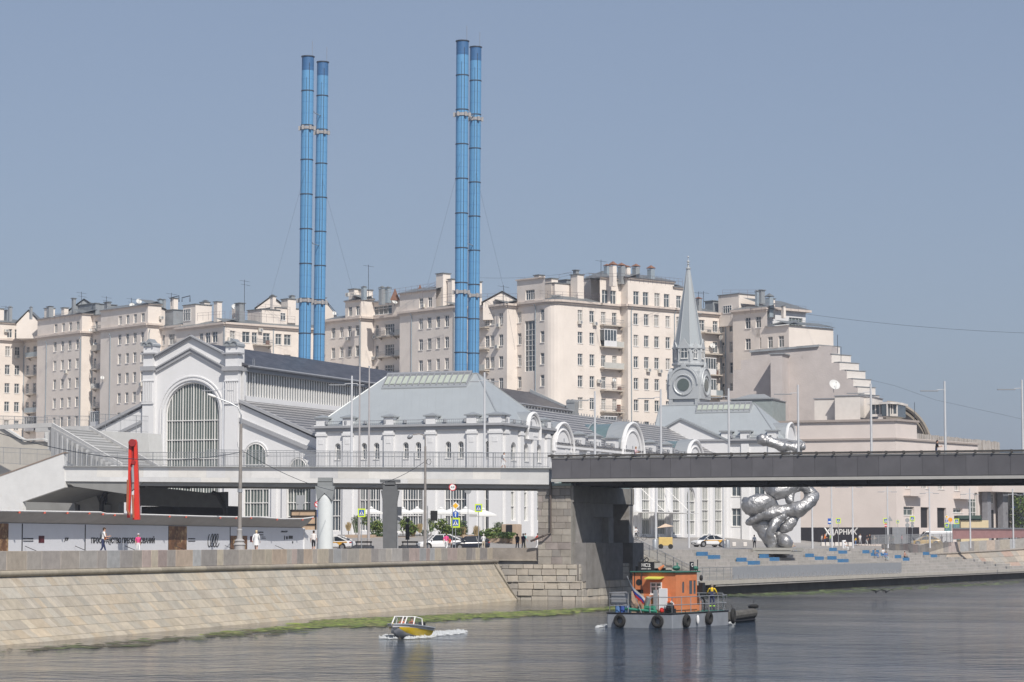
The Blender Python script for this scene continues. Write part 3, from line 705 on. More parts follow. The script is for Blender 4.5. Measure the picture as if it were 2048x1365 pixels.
for a, b in ((289, 313), (452, 483)):
    p, q = P4(a - 1.5, 735), P4(b + 1.5, 735); m.bb((p.x, GV_ - .95, p.z - .5), (q.x, GV_ + .5, p.z + .05))
    m.bb((p.x, GV_ - 1.0, p.z + 1.55), (q.x, GV_ + .5, p.z + 1.75))
m.build('gable_coping', mat('hall_coping', (.36, .365, .38), .6, .1, var=.06), hall)
m = MB(G)
for a, b in ((290, 312), (454, 481)):
    p, q = P4(a, 735), P4(b, 735); m.bb((p.x, GV_ - .55, 4), (q.x, GV_ + .03, p.z - .5)); m.bb((p.x + .1, GV_ - .6, p.z), (q.x - .1, GV_ + 1.2, p.z + 3.0))
    for k in range(6):
        x = p.x + .18 + (q.x - p.x - .36) * k / 5; m.bb((x - .07, GV_ - .68, P4(a, 805).z), (x + .07, GV_ - .53, P4(a, 765).z))
    m.bb((p.x - .05, GV_ - .72, P4(a, 764).z), (q.x + .05, GV_ - .5, P4(a, 762).z)); m.bb((p.x - .05, GV_ - .72, P4(a, 809).z), (q.x + .05, GV_ - .5, P4(a, 806).z))
m.build('corner_pilasters', M_white, hall)
m = MB(G)
for a, b in ((290, 312), (454, 481)):
    p, q = P4(a, 692), P4(b, 692); cx = (p.x + q.x) / 2; w2 = (q.x - p.x) / 2
    for sx in (-.5, .5):
        pts = [(cx + sx * w2 * 1.0 + w2 * .55 * math.cos(math.pi * k / 8), GV_ - .8, p.z - .1 + w2 * .6 * math.sin(math.pi * k / 8)) for k in range(9)]
        m.prism(pts, (0, 2.0, 0)); m.tube([Vector(t) + Vector((0, -.06, 0)) for t in pts], .1, 5)
    m.prism([(cx - w2 * .7, GV_ - .5, p.z + .2), (cx + w2 * .7, GV_ - .5, p.z + .2), (cx, GV_ - .5, p.z + .85)], (0, 1.6, 0))
m.build('turret_cap', M_zinc, hall)
m = MB(G); nn = 24
for rr, th in ((rA + .35, .16), (rA + .75, .12)):
    pts = [(uC + rr, GV_ - .05, 4)] + [(uC + rr * math.cos(math.pi * k / nn), GV_ - .05, zA - rA + rr * math.sin(math.pi * k / nn)) for k in range(nn + 1)] + [(uC - rr, GV_ - .05, 4)]
    m.tube(pts, th, 5)
m.build('arch_moulding', M_white, hall, smooth=False)
window(hall, FG, uC, 7.2, 2 * rA, zA - 7.2, 'bars20|0.30|0.47|0.60|0.735', .45, M_glassg, arch=True)
# nave body, roof, clerestory
zE = gu(487, 731, uR_).z; zC0 = gu(500, 803, uR_).z; zC1 = gu(500, 746, uR_).z; zRd = gu(484, 698, uC).z; Vend = gu(1060, 785, uC).y
m = MB(G); m.bb((uL + .3, GV_ + .8, 4), (uR_ - .02, Vend, zC0 + .05))
m.bb((uL + .3, GV_ + .8, zC0), (uR_ - .5, Vend, zE - .3)); m.build('nave_body', M_white, hall)
m = MB(G); m.prism([(uR_ + .7, GV_ + .5, zE), (uC, GV_ + .5, zRd), (uC, GV_ + .5, zRd - .3), (uR_ + .7, GV_ + .5, zE - .3)], (0, Vend - GV_ - .5, 0))
m.prism([(uL - .7, GV_ + .5, zE), (uC, GV_ + .5, zRd), (uC, GV_ + .5, zRd - .3), (uL - .7, GV_ + .5, zE - .3)], (0, Vend - GV_ - .5, 0))
m.build('nave_roof', M_slate, hall)
m = MB(G); m.tube([(uR_ + .85, GV_ + .6, zE - .15), (uR_ + .85, Vend, zE - .15)], .18, 6); m.bb((uR_ - .3, GV_ + .5, zE - .75), (uR_ + .5, Vend, zE - .3)); m.build('eaves_gutter', M_lead, hall)
m = MB(G); m.bb((uR_ - .45, GV_ + .6, zC0), (uR_ - .3, Vend, zE - .5)); m.build('clerestory_glazing', M_glass, hall)
m = MB(G); v = GV_ + 1.2
while v < gu(1000, 800, uR_).y: m.bb((uR_ - .3, v, zC0 + .6), (uR_ - .18, v + .24, zE - .75)); v += .72
m.build('clerestory_fins', M_frame, hall)
m = MB(G); m.bb((uR_ - .3, GV_ + .6, zC0 - .1), (uR_ + .2, Vend, zC0 + .62)); m.bb((uR_ - .35, GV_ + .5, zC0), (uR_ + .2, GV_ + 1.1, zE - .5))
m.build('clerestory_sill', M_white, hall)
m = MB(G)
for sgn, V in ((1, GV_ + 2.5),):
    for dv in (0, .45): m.tube([(uR_ + .35, V + dv, zC0 + .6), (uR_ + .35, V + dv, zE + .9)], .03, 4)
    for k in range(12): m.tube([(uR_ + .35, V, zC0 + 1 + k * .4), (uR_ + .35, V + .45, zC0 + 1 + k * .4)], .02, 4)
m.build('roof_ladder', M_steel, hall)
# far gable end with turret
m = MB(G); m.prism([(uR_ + .3, Vend, zE - 1), (uR_ + .6, Vend, zE + .3), (uC, Vend, zRd + .5), (uC, Vend, zRd - 2)], (0, .6, 0)); m.build('far_gable', M_zinc, hall)
m = MB(G); m.bb((uR_ - .2, Vend - .3, zE - 1), (uR_ + 1.3, Vend + 1.5, zE + 1.2)); 
for k in (-1, 1): m.prism([(uR_ + .55 + k * .35 + .42 * math.cos(math.pi * j / 8), Vend - .4, zE + 1.2 + .6 * math.sin(math.pi * j / 8)) for j in range(9)], (0, 2, 0))
m.build('far_turret', M_zinc, hall)
# aisle lean-to, right and left
uA = P4(632, 870).x; zAt, zAb = P4(476, 800).z, P4(634, 872).z
m = MB(); wall(m, FG, uR_, uA + .3, 4, 14.2, lwin, .3); m.T = G
m.prism([(uR_, GV_ + .02, 14.2), (uA + .3, GV_ + .02, 14.2), (uA + .3, GV_ + .02, zAb - .5), (uR_, GV_ + .02, zAt - .6)], (0, .4, 0))
uAl = uL - (uA - uR_)
m.build('lean_to_wall', M_white, hall); m = MB(G)
m.prism([(uL, GV_ + .02, 4), (uAl, GV_ + .02, 4), (uAl, GV_ + .02, zAb - .5), (uL, GV_ + .02, zAt - .6)], (0, .4, 0))
m.build('lean_to_wall', M_white, hall)
for i, (a, b, c, d) in enumerate(lwin): window(hall, FG, (a + b) / 2, c, b - a, d - c, 'bars08|0.28|0.52|0.76', .3, M_glassg)
for (x0, z0, x1, z1, h, pr) in ((uR_ - .2, zAt + .1, uA + .4, zAb + .15, .38, .55), (uR_ - .3, zAt - 2.1, uA + .3, zAb - 1.75, .5, .45), (uL + .2, zAt + .1, uAl, zAb + .15, .38, .55), (uL + .2, zAt - 2.1, uAl, zAb - 1.8, .4, .4)):
    m = MB(G); m.prism([(x0, GV_ + .1, z0), (x1, GV_ + .1, z1), (x1, GV_ + .1, z1 - h), (x0, GV_ + .1, z0 - h)], (0, -pr, 0)); m.build('raking_cornice', mat('hall_coping', (0, 0, 0)), hall)
m = MB(G); m.prism([(uR_, GV_ + .3, zAt), (uA + 1.5, GV_ + .3, zAb - .35), (uA + 1.5, GV_ + .3, zAb - .7), (uR_, GV_ + .3, zAt - .3)], (0, 60, 0))
m.prism([(uL, GV_ + .3, zAt), (uAl, GV_ + .3, zAb - .0), (uAl, GV_ + .3, zAb - .7), (uL, GV_ + .3, zAt - .3)], (0, 60, 0)); m.build('aisle_roof', M_slatel, hall)
# small arches on the lean-to
for (ca, ya, wa) in ((512, 884, 24), (597, 914, 19)):
    c = P4(ca, ya); r = P4(ca + wa, ya).x - c.x; pts = [(c.x + r * math.cos(math.pi * k / 16), GV_ - .02, c.z - r + r * math.sin(math.pi * k / 16)) for k in range(17)]
    m = MB(G); m.tube([Vector(p_) for p_ in pts], .12, 5); m.build('arch_moulding', M_white, hall)
    M2 = frame(G @ Vector((0, GV_ - .0, 0)), UX); window(hall, M2, c.x, c.z - r - 2.6, 2 * r - .4, r + 2.4, 'bars06|0.35', -.02, M_glassg, arch=True)
m = MB(G)
for px in (545, 566, 628): 
    x = P4(px, 1000).x; m.bb((x, GV_ - .35, 4), (x + .6, GV_, 13.8))
m.build('wall_pilasters', M_white, hall)
# ---- pavilion 1
def pavilion(rt, Vf, U0, U1, Vb, zE_, zR_, rl, rr_, base=4):
    Vm = (Vf + Vb) / 2
    m = MB(G); o = .45
    A, B, C, D = (U0 - o, Vf - o, zE_), (U1 + o, Vf - o, zE_), (U1 + o, Vb + o, zE_), (U0 - o, Vb + o, zE_)
    e, f = (rl, Vm, zR_), (rr_, Vm, zR_)
    m.add([A, B, C, D, e, f], [(0, 1, 5, 4), (1, 2, 5), (2, 3, 4, 5), (3, 0, 4), (0, 3, 2, 1)]); m.build('hip_roof', M_zincs, rt)
    m = MB(G)
    for p, q in ((A, e), (B, f), (C, f), (e, f)): m.tube([p, q], .11, 5)
    m.build('ridge_rolls', M_zinc, rt)
    m = MB(G); m.bb((U0 - .65, Vf - .65, zE_ - .15), (U1 + .65, Vb + .5, zE_ + .12)); m.bb((U0 - .35, Vf - .35, zE_ - .55), (U1 + .35, Vb + .2, zE_ - .15)); m.build('cornice', mat('hall_coping', (0, 0, 0)), rt)
def seam_mat():
    m = mat('standing_seam_zinc', (.43, .46, .47), .42, .25, var=.06, scale=.5); t = m.node_tree; b = t.nodes['Principled BSDF']; N = t.nodes.new; L = t.links.new
    tc = N('ShaderNodeTexCoord'); wv = N('ShaderNodeTexWave'); wv.wave_type = 'BANDS'; wv.bands_direction = 'X'; wv.wave_profile = 'SAW'; wv.inputs['Scale'].default_value = .32
    L(tc.outputs['Object'], wv.inputs[0]); bp = N('ShaderNodeBump'); bp.inputs['Distance'].default_value = .04; L(wv.outputs['Fac'], bp.inputs['Height']); L(bp.outputs[0], b.inputs['Normal']); return m
M_zincs = seam_mat()
pav = root('pavilion', G @ gv(820, 1070, VP), 'white pavilion with a grey zinc hip roof and rooflights, in front of the chimneys', 'pavilion')
FP = frame(G @ Vector((0, VP, 0)), UX); FR = frame(G @ Vector((UR, 0, 0)), VX)
def pf(px, py): return gv(px, py, VP)
def pr_(px, py): return gu(px, py, UR)
uP0 = pf(637, 900).x; vP1 = pr_(1101, 880).y; zPE = pf(900, 850).z
up = [(670, 681), (723, 733.5), (747.5, 758.5), (806, 817), (831, 842), (891, 902), (916, 927), (971, 982)]
lo_ = [(655, 681), (718, 760), (803, 845), (888, 932), (968, 988)]
zu0, zu1 = pf(800, 918).z, pf(800, 885).z
hf = [(pf(a, 900).x, pf(b, 900).x, zu0, zu1, True) for a, b in up] + [(pf(a, 1000).x, pf(b, 1000).x, 6.6, 13.6) for a, b in lo_]
upr = [(1022, 1032), (1047, 1057), (1073, 1082.5)]
hr = [(pr_(a, 900).y, pr_(b, 900).y, zu0 - .2, zu1, True) for a, b in upr] + [(pr_(a, 1000).y, pr_(b, 1000).y, 7.8, 13.6) for a, b in upr]
m = MB(); wall(m, FP, uP0, UR, 4, zPE - .5, hf, .4); wall(m, FR, VP, vP1, 4, zPE - .5, hr, .4)
m.T = G; m.poly([(uP0, VP, 4), (uP0, vP1, 4), (uP0, vP1, zPE - .4), (uP0, VP, zPE - .4)]); m.build('walls', M_white, pav)
for h in hf[:8]: window(pav, FP, (h[0] + h[1]) / 2, h[2], h[1] - h[0], h[3] - h[2], 'cross', .4, M_glass, arch=True)
for h in hf[8:]: window(pav, FP, (h[0] + h[1]) / 2, h[2], h[1] - h[0], h[3] - h[2], 'bars%02d|0.26|0.53|0.8' % (8 if h[1] - h[0] > 2 else 4), .4, M_glass)
for h in hr[:3]: window(pav, FR, (h[0] + h[1]) / 2, h[2], h[1] - h[0], h[3] - h[2], 'cross', .4, M_glass, arch=True)
for h in hr[3:]: window(pav, FR, (h[0] + h[1]) / 2, h[2], h[1] - h[0], h[3] - h[2], 'bars03|0.3|0.6', .4, M_glassg)
vm = (VP + vP1) / 2; zPR = gv(865, 750, vm).z
pavilion(pav, VP, uP0, UR, vP1, zPE, zPR, gv(775, 752, vm).x, gv(955, 748, vm).x)
m = MB(G); caps = []
for px in (644, 697, 779, 863, 945, 992):
    x = pf(px, 900).x; w = .62 if px < 990 else .8; x = min(x, UR - w + .35)
    m.bb((x - w, VP - .32, 4), (x + w, VP + .02, zPE - .55)); m.bb((x - w - .12, VP - .42, zPE - 1.1), (x + w + .12, VP, zPE - .8)); m.bb((x - w, VP - .4, zPE + .12), (x + w, VP + .9, zPE + 1.0))
    m.bb((x - .3, VP - .36, zPE - 2.1), (x + .3, VP - .3, zPE - 1.5)); caps.append((x, VP + .25, w, 'f'))
for px in (1010, 1040, 1066, 1093):
    y = pr_(px, 900).y; m.bb((UR - .02, y - .55, 4), (UR + .32, y + .55, zPE - .55)); m.bb((UR, y - .7, zPE - 1.1), (UR + .42, y + .7, zPE - .8))
    if px in (1010, 1093): m.bb((UR - .9, y - .5, zPE + .12), (UR + .4, y + .5, zPE + 1.0)); caps.append((UR - .25, y, .5, 'r'))
for px in (880, 945): pass
m.build('pilasters', M_white, pav)
m = MB(G)
for x, y, w, k in caps: m.box((x, y, zPE + 1.1), (2 * w + .5, 1.7 if k == 'f' else 2 * w + .5, .16)); m.add([(x - w - .2, y - .8, zPE + 1.18), (x + w + .2, y - .8, zPE + 1.18), (x + w + .2, y + .8, zPE + 1.18), (x - w - .2, y + .8, zPE + 1.18), (x, y, zPE + 1.5)], [(0, 1, 4), (1, 2, 4), (2, 3, 4), (3, 0, 4)])
m.build('pilaster_caps', M_zinc, pav)
def snow_guard(parent, a, b, n):
    m = MB(G); a, b = Vector(a), Vector(b); d = (b - a) / n; Z = Vector((0, 0, 1))
    for h in (.15, .5): m.tube([a + Z * h, b + Z * h], .03, 4)
    for k in range(n + 1): m.tube([a + d * k, a + d * k + Z * .55], .02, 3)
    for k in range(int((b - a).length / 2.6)): c = a + (b - a).normalized() * (1.2 + 2.6 * k); m.lathe(c + Z * .15, [(.22, 0), (.22, .35), (.05, .45)], 8)
    m.build('snow_guard', M_greym, parent)
snow_guard(pav, (uP0, VP - .3, zPE + .15), (UR, VP - .3, zPE + .15), 90); snow_guard(pav, (UR + .3, VP, zPE + .15), (UR + .3, vP1, zPE + .15), 35)
def rooflight(parent, Vf, zE_, Vm, zR_, U0, U1, t0, t1, n, o=.45):
    # strip lying on the front roof slope between parameters t0..t1 from eave to ridge
    def q(U, t, h): p = Vector((U, Vf - o + (Vm - Vf + o) * t, zE_ + (zR_ - zE_) * t)); nn = Vector((0, -(zR_ - zE_), Vm - Vf + o)).normalized(); return p + nn * h
    m = MB(G); m.add([q(U0, t0 - .04, .12), q(U1, t0 - .04, .12), q(U1, t1 + .02, .3), q(U0, t1 + .02, .3), q(U0 - .1, t0 - .05, -.1), q(U1 + .1, t0 - .05, -.1), q(U1 + .1, t1 + .02, -.1), q(U0 - .1, t1 + .02, -.1)], [(0, 1, 2, 3), (4, 5, 1, 0), (5, 6, 2, 1), (7, 4, 0, 3), (6, 7, 3, 2)])
    f = m.build('rooflight', M_zinc, parent)
    m = MB(G); m.prism([q(U0 + .2, t0 + .03, .30), q(U1 - .2, t0 + .03, .30), q(U1 - .2, t1, .40), q(U0 + .2, t1, .40)], (0, 0, -.1)); m.build('rooflight_glass', mat('pale_rooflight_glass', (.42, .46, .40), .2, var=.1), f)
    m = MB(G)
    for k in range(n + 1):
        U = U0 + .1 + (U1 - U0 - .2) * k / n; m.prism([q(U - .07, t0, .30), q(U + .07, t0, .30), q(U + .07, t1 + .01, .62), q(U - .07, t1 + .01, .62)], (0, 0, -.25))
    m.prism([q(U0, t1 - .01, .62), q(U1, t1 - .01, .62), q(U1, t1 + .02, .62), q(U0, t1 + .02, .62)], (0, 0, -.3)); m.build('glazing_bars', M_lead, f)
rooflight(pav, VP, zPE, vm, zPR, gv(779, 760, vm).x, gv(948, 760, vm).x, .77, .96, 14)
# arched dormer on the right face of pavilion
def arch_dormer(parent, pxa, pxb, pytop, zbot, glassback=False, depth=7):
    va, vb = pr_(pxa, 900).y, pr_(pxb, 900).y; vc, r = (va + vb) / 2, (vb - va) / 2; zt_ = pr_((pxa + pxb) / 2, pytop).z; sz_ = max(zt_ - r, zbot)
    rz = zt_ - sz_
    arc = lambda rr, zz, x: [(x, vc - rr * math.cos(math.pi * k / 16), sz_ + (zz) * math.sin(math.pi * k / 16)) for k in range(17)]
    m = MB(G); m.prism([(UR + .35, vc - r, zbot)] + arc(r, rz, UR + .35) + [(UR + .35, vc + r, zbot)], (-.8, 0, 0)); m.build('dormer_wall', M_white, parent)
    m = MB(G); m.tube([(UR + .5, vc - r + .12, zbot)] + arc(r - .12, rz - .12, UR + .5) + [(UR + .5, vc + r - .12, zbot)], .22, 6); m.tube(arc(r * .74, rz * .74, UR + .4), .14, 5); m.build('dormer_moulding', M_white, parent)
    m = MB(G); L_ = depth; a = arc(r + .08, rz + .08, UR + .3); b = arc(r + .08, rz + .08, UR - L_ * (.35 if glassback else 1)); nA = len(a)
    m.add(a + b, [(i, i + 1, nA + i + 1, nA + i) for i in range(nA - 1)]); m.add([(UR + .3, vc - r - .08, zbot), a[0], b[0], (b[0][0], b[0][1], zbot)], [(0, 1, 2, 3)]); m.build('barrel_roof', M_zinc, parent)
    if glassback:
        m = MB(G); a = arc(r * .97, rz * .97, UR - L_ * .35); b = arc(r * .97, rz * .97, UR - L_ * 1.4); m.add(a + b, [(i, i + 1, nA + i + 1, nA + i) for i in range(nA - 1)]); m.build('glass_vault', mat('vault_glass', (.13, .19, .20), .12, var=.2, spec=.8), parent)
        m = MB(G); 
        for x in (.36, .9, 1.38): m.tube([Vector(p_) for p_ in arc(r, rz, UR - L_ * x)], .1, 4)
        m.build('vault_ribs', M_zinc, parent)
arch_dormer(pav, 1047, 1073, 825, zPE - 1.5, depth=4)
# ---- long side hall (turbine aisle) on the right
sh = root('side_hall', G @ Vector((UR, (vP1 + 340) / 2, 5)), 'long white side hall with dark tiled roof, round-headed dormers and tall narrow windows', 'hall')
V2F = pr_(1450, 1000).y
Ur2 = UR - 9; zr2 = gu(1048, 817, Ur2).z; ze2 = 17.6
lw2 = [(1284, 1301, 0), (1315, 1332, 0), (1345, 1361, 0), (1373, 1391, 1), (1403, 1418, 0), (1430, 1445, 0)]
hs2 = [(pr_(a, 1000).y, pr_(b, 1000).y, 6.3, (pr_(a, 970).z if not k else pr_(a, 974).z), bool(k)) for a, b, k in lw2] + [(pr_(a, 1000).y, pr_(b, 1000).y, 6.3, 12.6) for a, b in ((1108, 1122), (1135, 1150), (1165, 1180), (1195, 1210), (1225, 1240), (1252, 1268))]
m = MB(); wall(m, FR, vP1 + .02, V2F, 4, ze2, hs2, .3); m.build('side_wall', M_white, sh)
for h in hs2: window(sh, FR, (h[0] + h[1]) / 2, h[2], h[1] - h[0], h[3] - h[2], 'bars05|0.3|0.5|0.7', .3, mat('pale_interior_glass', (.16, .18, .17), .15, var=.3, scale=.8), arch=len(h) > 4 and h[4])
m = MB(G); m.prism([(UR + .5, vP1, ze2), (Ur2, vP1, zr2), (Ur2, vP1, zr2 - .3), (UR + .5, vP1, ze2 - .3)], (0, V2F - vP1, 0)); m.prism([(Ur2 - 9, vP1 - 10, ze2), (Ur2, vP1 - 10, zr2), (Ur2, vP1 - 10, zr2 - .3), (Ur2 - 9, vP1 - 10, ze2 - .3)], (0, V2F - vP1 + 10, 0)); m.build('roof', M_slatel, sh)
m = MB(G); 
for k in range(60): m.bb((Ur2 - .05, vP1 + 1 + k * 1.1, zr2), (Ur2 + .05, vP1 + 1.1 + k * 1.1, zr2 + .35))
m.bb((Ur2 - .06, vP1, zr2 - .02), (Ur2 + .06, V2F, zr2 + .06)); m.build('ridge_hooks', M_lead, sh)
m = MB(G)
for px in (1107, 1128, 1150, 1172, 1194, 1216, 1240, 1276, 1308, 1338, 1366, 1397, 1423, 1448):
    y = pr_(px, 1000).y; m.bb((UR - .02, y - .5, 4), (UR + .4, y + .5, ze2 - .4))
m.bb((UR, vP1, ze2 - .6), (UR + .5, V2F, ze2 - .1)); m.build('pilasters', M_white, sh)
arch_dormer(sh, 1099, 1141, 845, ze2 - 1.5, False, 6.5); arch_dormer(sh, 1237, 1282, 845, ze2 - 1.5, True, 5.5); arch_dormer(sh, 1367, 1402, 880, ze2 - 1.5, True, 4.5)
for px in (1163, 1195, 1230, 1305, 1338):
    y = pr_(px, 890).y; m = MB(G); mm_ = MB(G); m.bb((UR - 1.1, y - .6, ze2), (UR + .3, y + .6, ze2 + 1.3)); mm_.box((UR - .4, y, ze2 + 1.4), (1.9, 1.7, .15)); mm_.add([(UR - 1.2, y - .8, ze2 + 1.47), (UR + .4, y - .8, ze2 + 1.47), (UR + .4, y + .8, ze2 + 1.47), (UR - 1.2, y + .8, ze2 + 1.47), (UR - .4, y, ze2 + 1.9)], [(0, 1, 4), (1, 2, 4), (2, 3, 4), (3, 0, 4)]); o = m.build('parapet_pier', M_white, sh); mm_.build('pier_cap', M_zinc, o)
snow_guard(sh, (UR + .2, vP1, ze2 + .1), (UR + .2, V2F - 2, ze2 + .1), 120)
# end gable wall above the roof
Vg = V2F - .4
def pg(px, py): return gv(px, py, Vg)
a, b, c = pg(1362, 840), pg(1441, 884), pg(1340, 853)
m = MB(G); m.prism([(a.x, Vg, a.z), (UR + .6, Vg, b.z), (UR + .6, Vg, 14), (Ur2 - 6, Vg, 14), (Ur2 - 6, Vg, c.z - 1.2), (c.x, Vg, c.z)], (0, .7, 0)); m.build('end_gable', M_white, sh)
m = MB(G)
for p, q in ((a, Vector((UR + .8, Vg, b.z))), (a, Vector((c.x - 2, Vg, c.z - 1)))): m.prism([p + Vector((0, -.3, .3)), q + Vector((0, -.3, .3)), q + Vector((0, -.3, 0)), p + Vector((0, -.3, 0))], (0, 1.4, 0))
m.build('gable_coping', M_zinc, sh)
# entrance canopy
m = MB(G); c0, c1 = pr_(1262, 1024), pr_(1343, 1026); m.bb((UR + .3, c0.y, c0.z - .12), (UR + 4, c1.y, c0.z)); 
for y in (c0.y + 3, c1.y - 3): m.tube([(UR + .2, y, c0.z + 3.4), (UR + 3.8, y, c0.z)], .05, 4)
m.build('entrance_canopy', M_frame, sh)
# ---- pavilion 2
pv2 = root('pavilion', G @ gv(1500, 1070, V2F), 'white pavilion with a grey zinc hip roof behind the silver sculpture', 'pavilion')
def p2(px, py): return gv(px, py, V2F)
u21 = p2(1553, 900).x; v2b = gu(1601, 1000, u21).y; vm2 = (V2F + v2b) / 2; z2E = p2(1480, 880).z; z2R = gv(1430, 810, vm2).z
FP2 = frame(G @ Vector((0, V2F, 0)), UX); FR2 = frame(G @ Vector((u21, 0, 0)), VX)
h2 = [(p2(a, 1000).x, p2(b, 1000).x, p2(1470, y1).z, p2(1470, y0).z) for a, b in ((1463, 1481), (1508, 1529)) for y0, y1 in ((950, 993), (1017, 1053))]
m = MB(); wall(m, FP2, UR, u21, 4, z2E - .5, h2, .3); wall(m, FR2, V2F, v2b, 4, z2E - .5, [], .3); m.build('walls', M_white, pv2)
for h in h2: window(pv2, FP2, (h[0] + h[1]) / 2, h[2], h[1] - h[0], h[3] - h[2], 'cross', .3, M_glass)
u20 = gv(1273, 848, V2F).x
pavilion(pv2, V2F, UR - 11, u21, v2b, z2E, z2R, gv(1320, 812, vm2).x, gv(1510, 808, vm2).x)
rooflight(pv2, V2F, z2E, vm2, z2R, gv(1397, 820, vm2).x, gv(1506, 820, vm2).x, .80, .97, 10)
m = MB(G)
for px in (1453, 1491, 1545):
    x = p2(px, 900).x; m.bb((x - .6, V2F - .3, 4), (x + .6, V2F, z2E - .5)); m.bb((x - .7, V2F - .4, z2E + .1), (x + .7, V2F + .8, z2E + 1.2))
m.build('pilasters', M_white, pv2)
m = MB(G)
for px in (1453, 1491, 1545): m.box((p2(px, 900).x, V2F + .2, z2E + 1.3), (2, 1.7, .2))
m.build('pilaster_caps', M_zinc, pv2)
snow_guard(pv2, (UR, V2F - .3, z2E + .15), (u21, V2F - .3, z2E + .15), 50)
m = MB(G); yv = (V2F + v2b) / 2; r = 2.6; pts = [(u21 + .3, yv - r * math.cos(math.pi * k / 12), z2E + .2 + r * .95 * math.sin(math.pi * k / 12)) for k in range(13)]
m.prism([(u21 + .3, yv - r, z2E - 1.5)] + pts + [(u21 + .3, yv + r, z2E - 1.5)], (-.6, 0, 0)); m.tube([Vector(p_) + Vector((.15, 0, 0)) for p_ in pts], .22, 5); m.build('arched_dormer', M_white, pv2)
m = MB(G); b = [(p_[0] - 4, p_[1], p_[2]) for p_ in pts]; m.add([(x, y, z + .08) for x, y, z in pts] + [(x, y, z + .08) for x, y, z in b], [(i, i + 1, 13 + i + 1, 13 + i) for i in range(12)]); m.build('barrel_roof', M_zinc, pv2)
# ------------------------------------------------------------------ tower with spire
Vt = V2F + 22; tc_ = gv(1378, 800, Vt); tw_ = root('spire_tower', G @ Vector((tc_.x, Vt, 5)), 'slender grey zinc tower with round windows and an octagonal spire', 'tower')
M_tow = mat('tower_zinc', (.47, .49, .50), .5, .2, var=.05, scale=1); cx, cy = tc_.x, Vt
def tz(py): return gv(1378, py, Vt).z
sT = Vt / .93 / 5000 * 1.0
m = MB(G); h = 2.55; m.bb((cx - h, cy - h, 5), (cx + h, cy + h, tz(745)))
for sx, sy in ((0, -1), (1, 0), (-1, 0), (0, 1)):
    pts = [((h - .1) * math.cos(math.pi * k / 16), tz(762) + 2.1 * math.sin(math.pi * k / 16)) for k in range(17)]
    base = [(h - .1, tz(800)), *pts, (-h + .1, tz(800))]
    if sx == 0: m.prism([(cx + a, cy + sy * (h + .35), z) for a, z in base], (0, -sy * .6, 0))
    else: m.prism([(cx + sx * (h + .35), cy + a, z) for a, z in base], (-sx * .6, 0, 0))
for dx in (-1, 1):
    for dy in (-1, 1): m.bb((cx + dx * h - .35 * dx - .3, cy + dy * h - .3, 5), (cx + dx * h - .35 * dx + .35, cy + dy * h + .3, tz(768)))
m.build('lower_stage', M_tow, tw_)
for nm, rr, th, mt in (('round_moulding', 2.35, .14, M_tow), ('round_moulding', 1.6, .16, M_tow)):
    m = MB(G)
    for sx, sy in ((0, -1), (1, 0)):
        pts = []
        for k in range(25):
            q = 2 * math.pi * k / 24 if rr < 2 else math.pi * k / 24; a, z = rr * math.cos(q), tz(772) + rr * math.sin(q) * (1.0 if rr < 2 else 1.15)
            pts.append((cx + a, cy - h - .4, z) if sx == 0 else (cx + h + .4, cy + a, z))
        m.tube(pts, th, 5)
    m.build(nm, mt, tw_)
for sx in (0, 1):
    m = MB(G); pts = [(1.0 * math.cos(2 * math.pi * k / 20), tz(772) + 1.0 * math.sin(2 * math.pi * k / 20)) for k in range(20)]
    m.prism([(cx + a, cy - h - .45, z) if sx == 0 else (cx + h + .45, cy + a, z) for a, z in pts], (0, .1, 0) if sx == 0 else (-.1, 0, 0)); m.build('round_window', M_glassg, tw_)
for sx, sy in ((0, -1), (1, 0)):
    m = MB(G); q = (cx, cy - h - .4) if sx == 0 else (cx + h + .4, cy); z = tz(762) + 2.05
    m.prism([(q[0] - .5 * (1 - sx), q[1] - .5 * sx, z), (q[0] + .5 * (1 - sx), q[1] + .5 * sx, z), (q[0], q[1], z + .85)], (.3 * -sx, .3 * (1 - sx), 0)); m.build('gable_peak', M_tow, tw_)
m = MB(G); r8 = 2.42; a8 = math.pi / 8
m.lathe((cx, cy, 0), [(r8 * 1.02, tz(748)), (r8 * 1.02, tz(733)), (r8 * 1.14, tz(732)), (r8 * 1.14, tz(728)), (r8, tz(726)), (r8, tz(700)), (r8 * 1.12, tz(699)), (r8 * 1.12, tz(696))], 8, a0=a8); m.build('octagon_stage', M_tow, tw_)
m = MB(G); m.lathe((cx, cy, 0), [(r8 * 1.1, tz(697)), (r8 * .93, tz(690)), (.26, tz(539)), (.2, tz(538))], 8, a0=a8); m.build('spire', mat('spire_zinc', (.40, .43, .44), .45, .3, var=.08, scale=.8, stretch=(1, 1, .1)), tw_)
m = MB(G)
for k in range(8):
    q = a8 + math.pi / 4 * k; m.tube([(cx + r8 * .94 * math.cos(q), cy + r8 * .94 * math.sin(q), tz(690)), (cx + .27 * math.cos(q), cy + .27 * math.sin(q), tz(539))], [.07, .03], 4)
m.build('spire_ribs', M_tow, tw_)
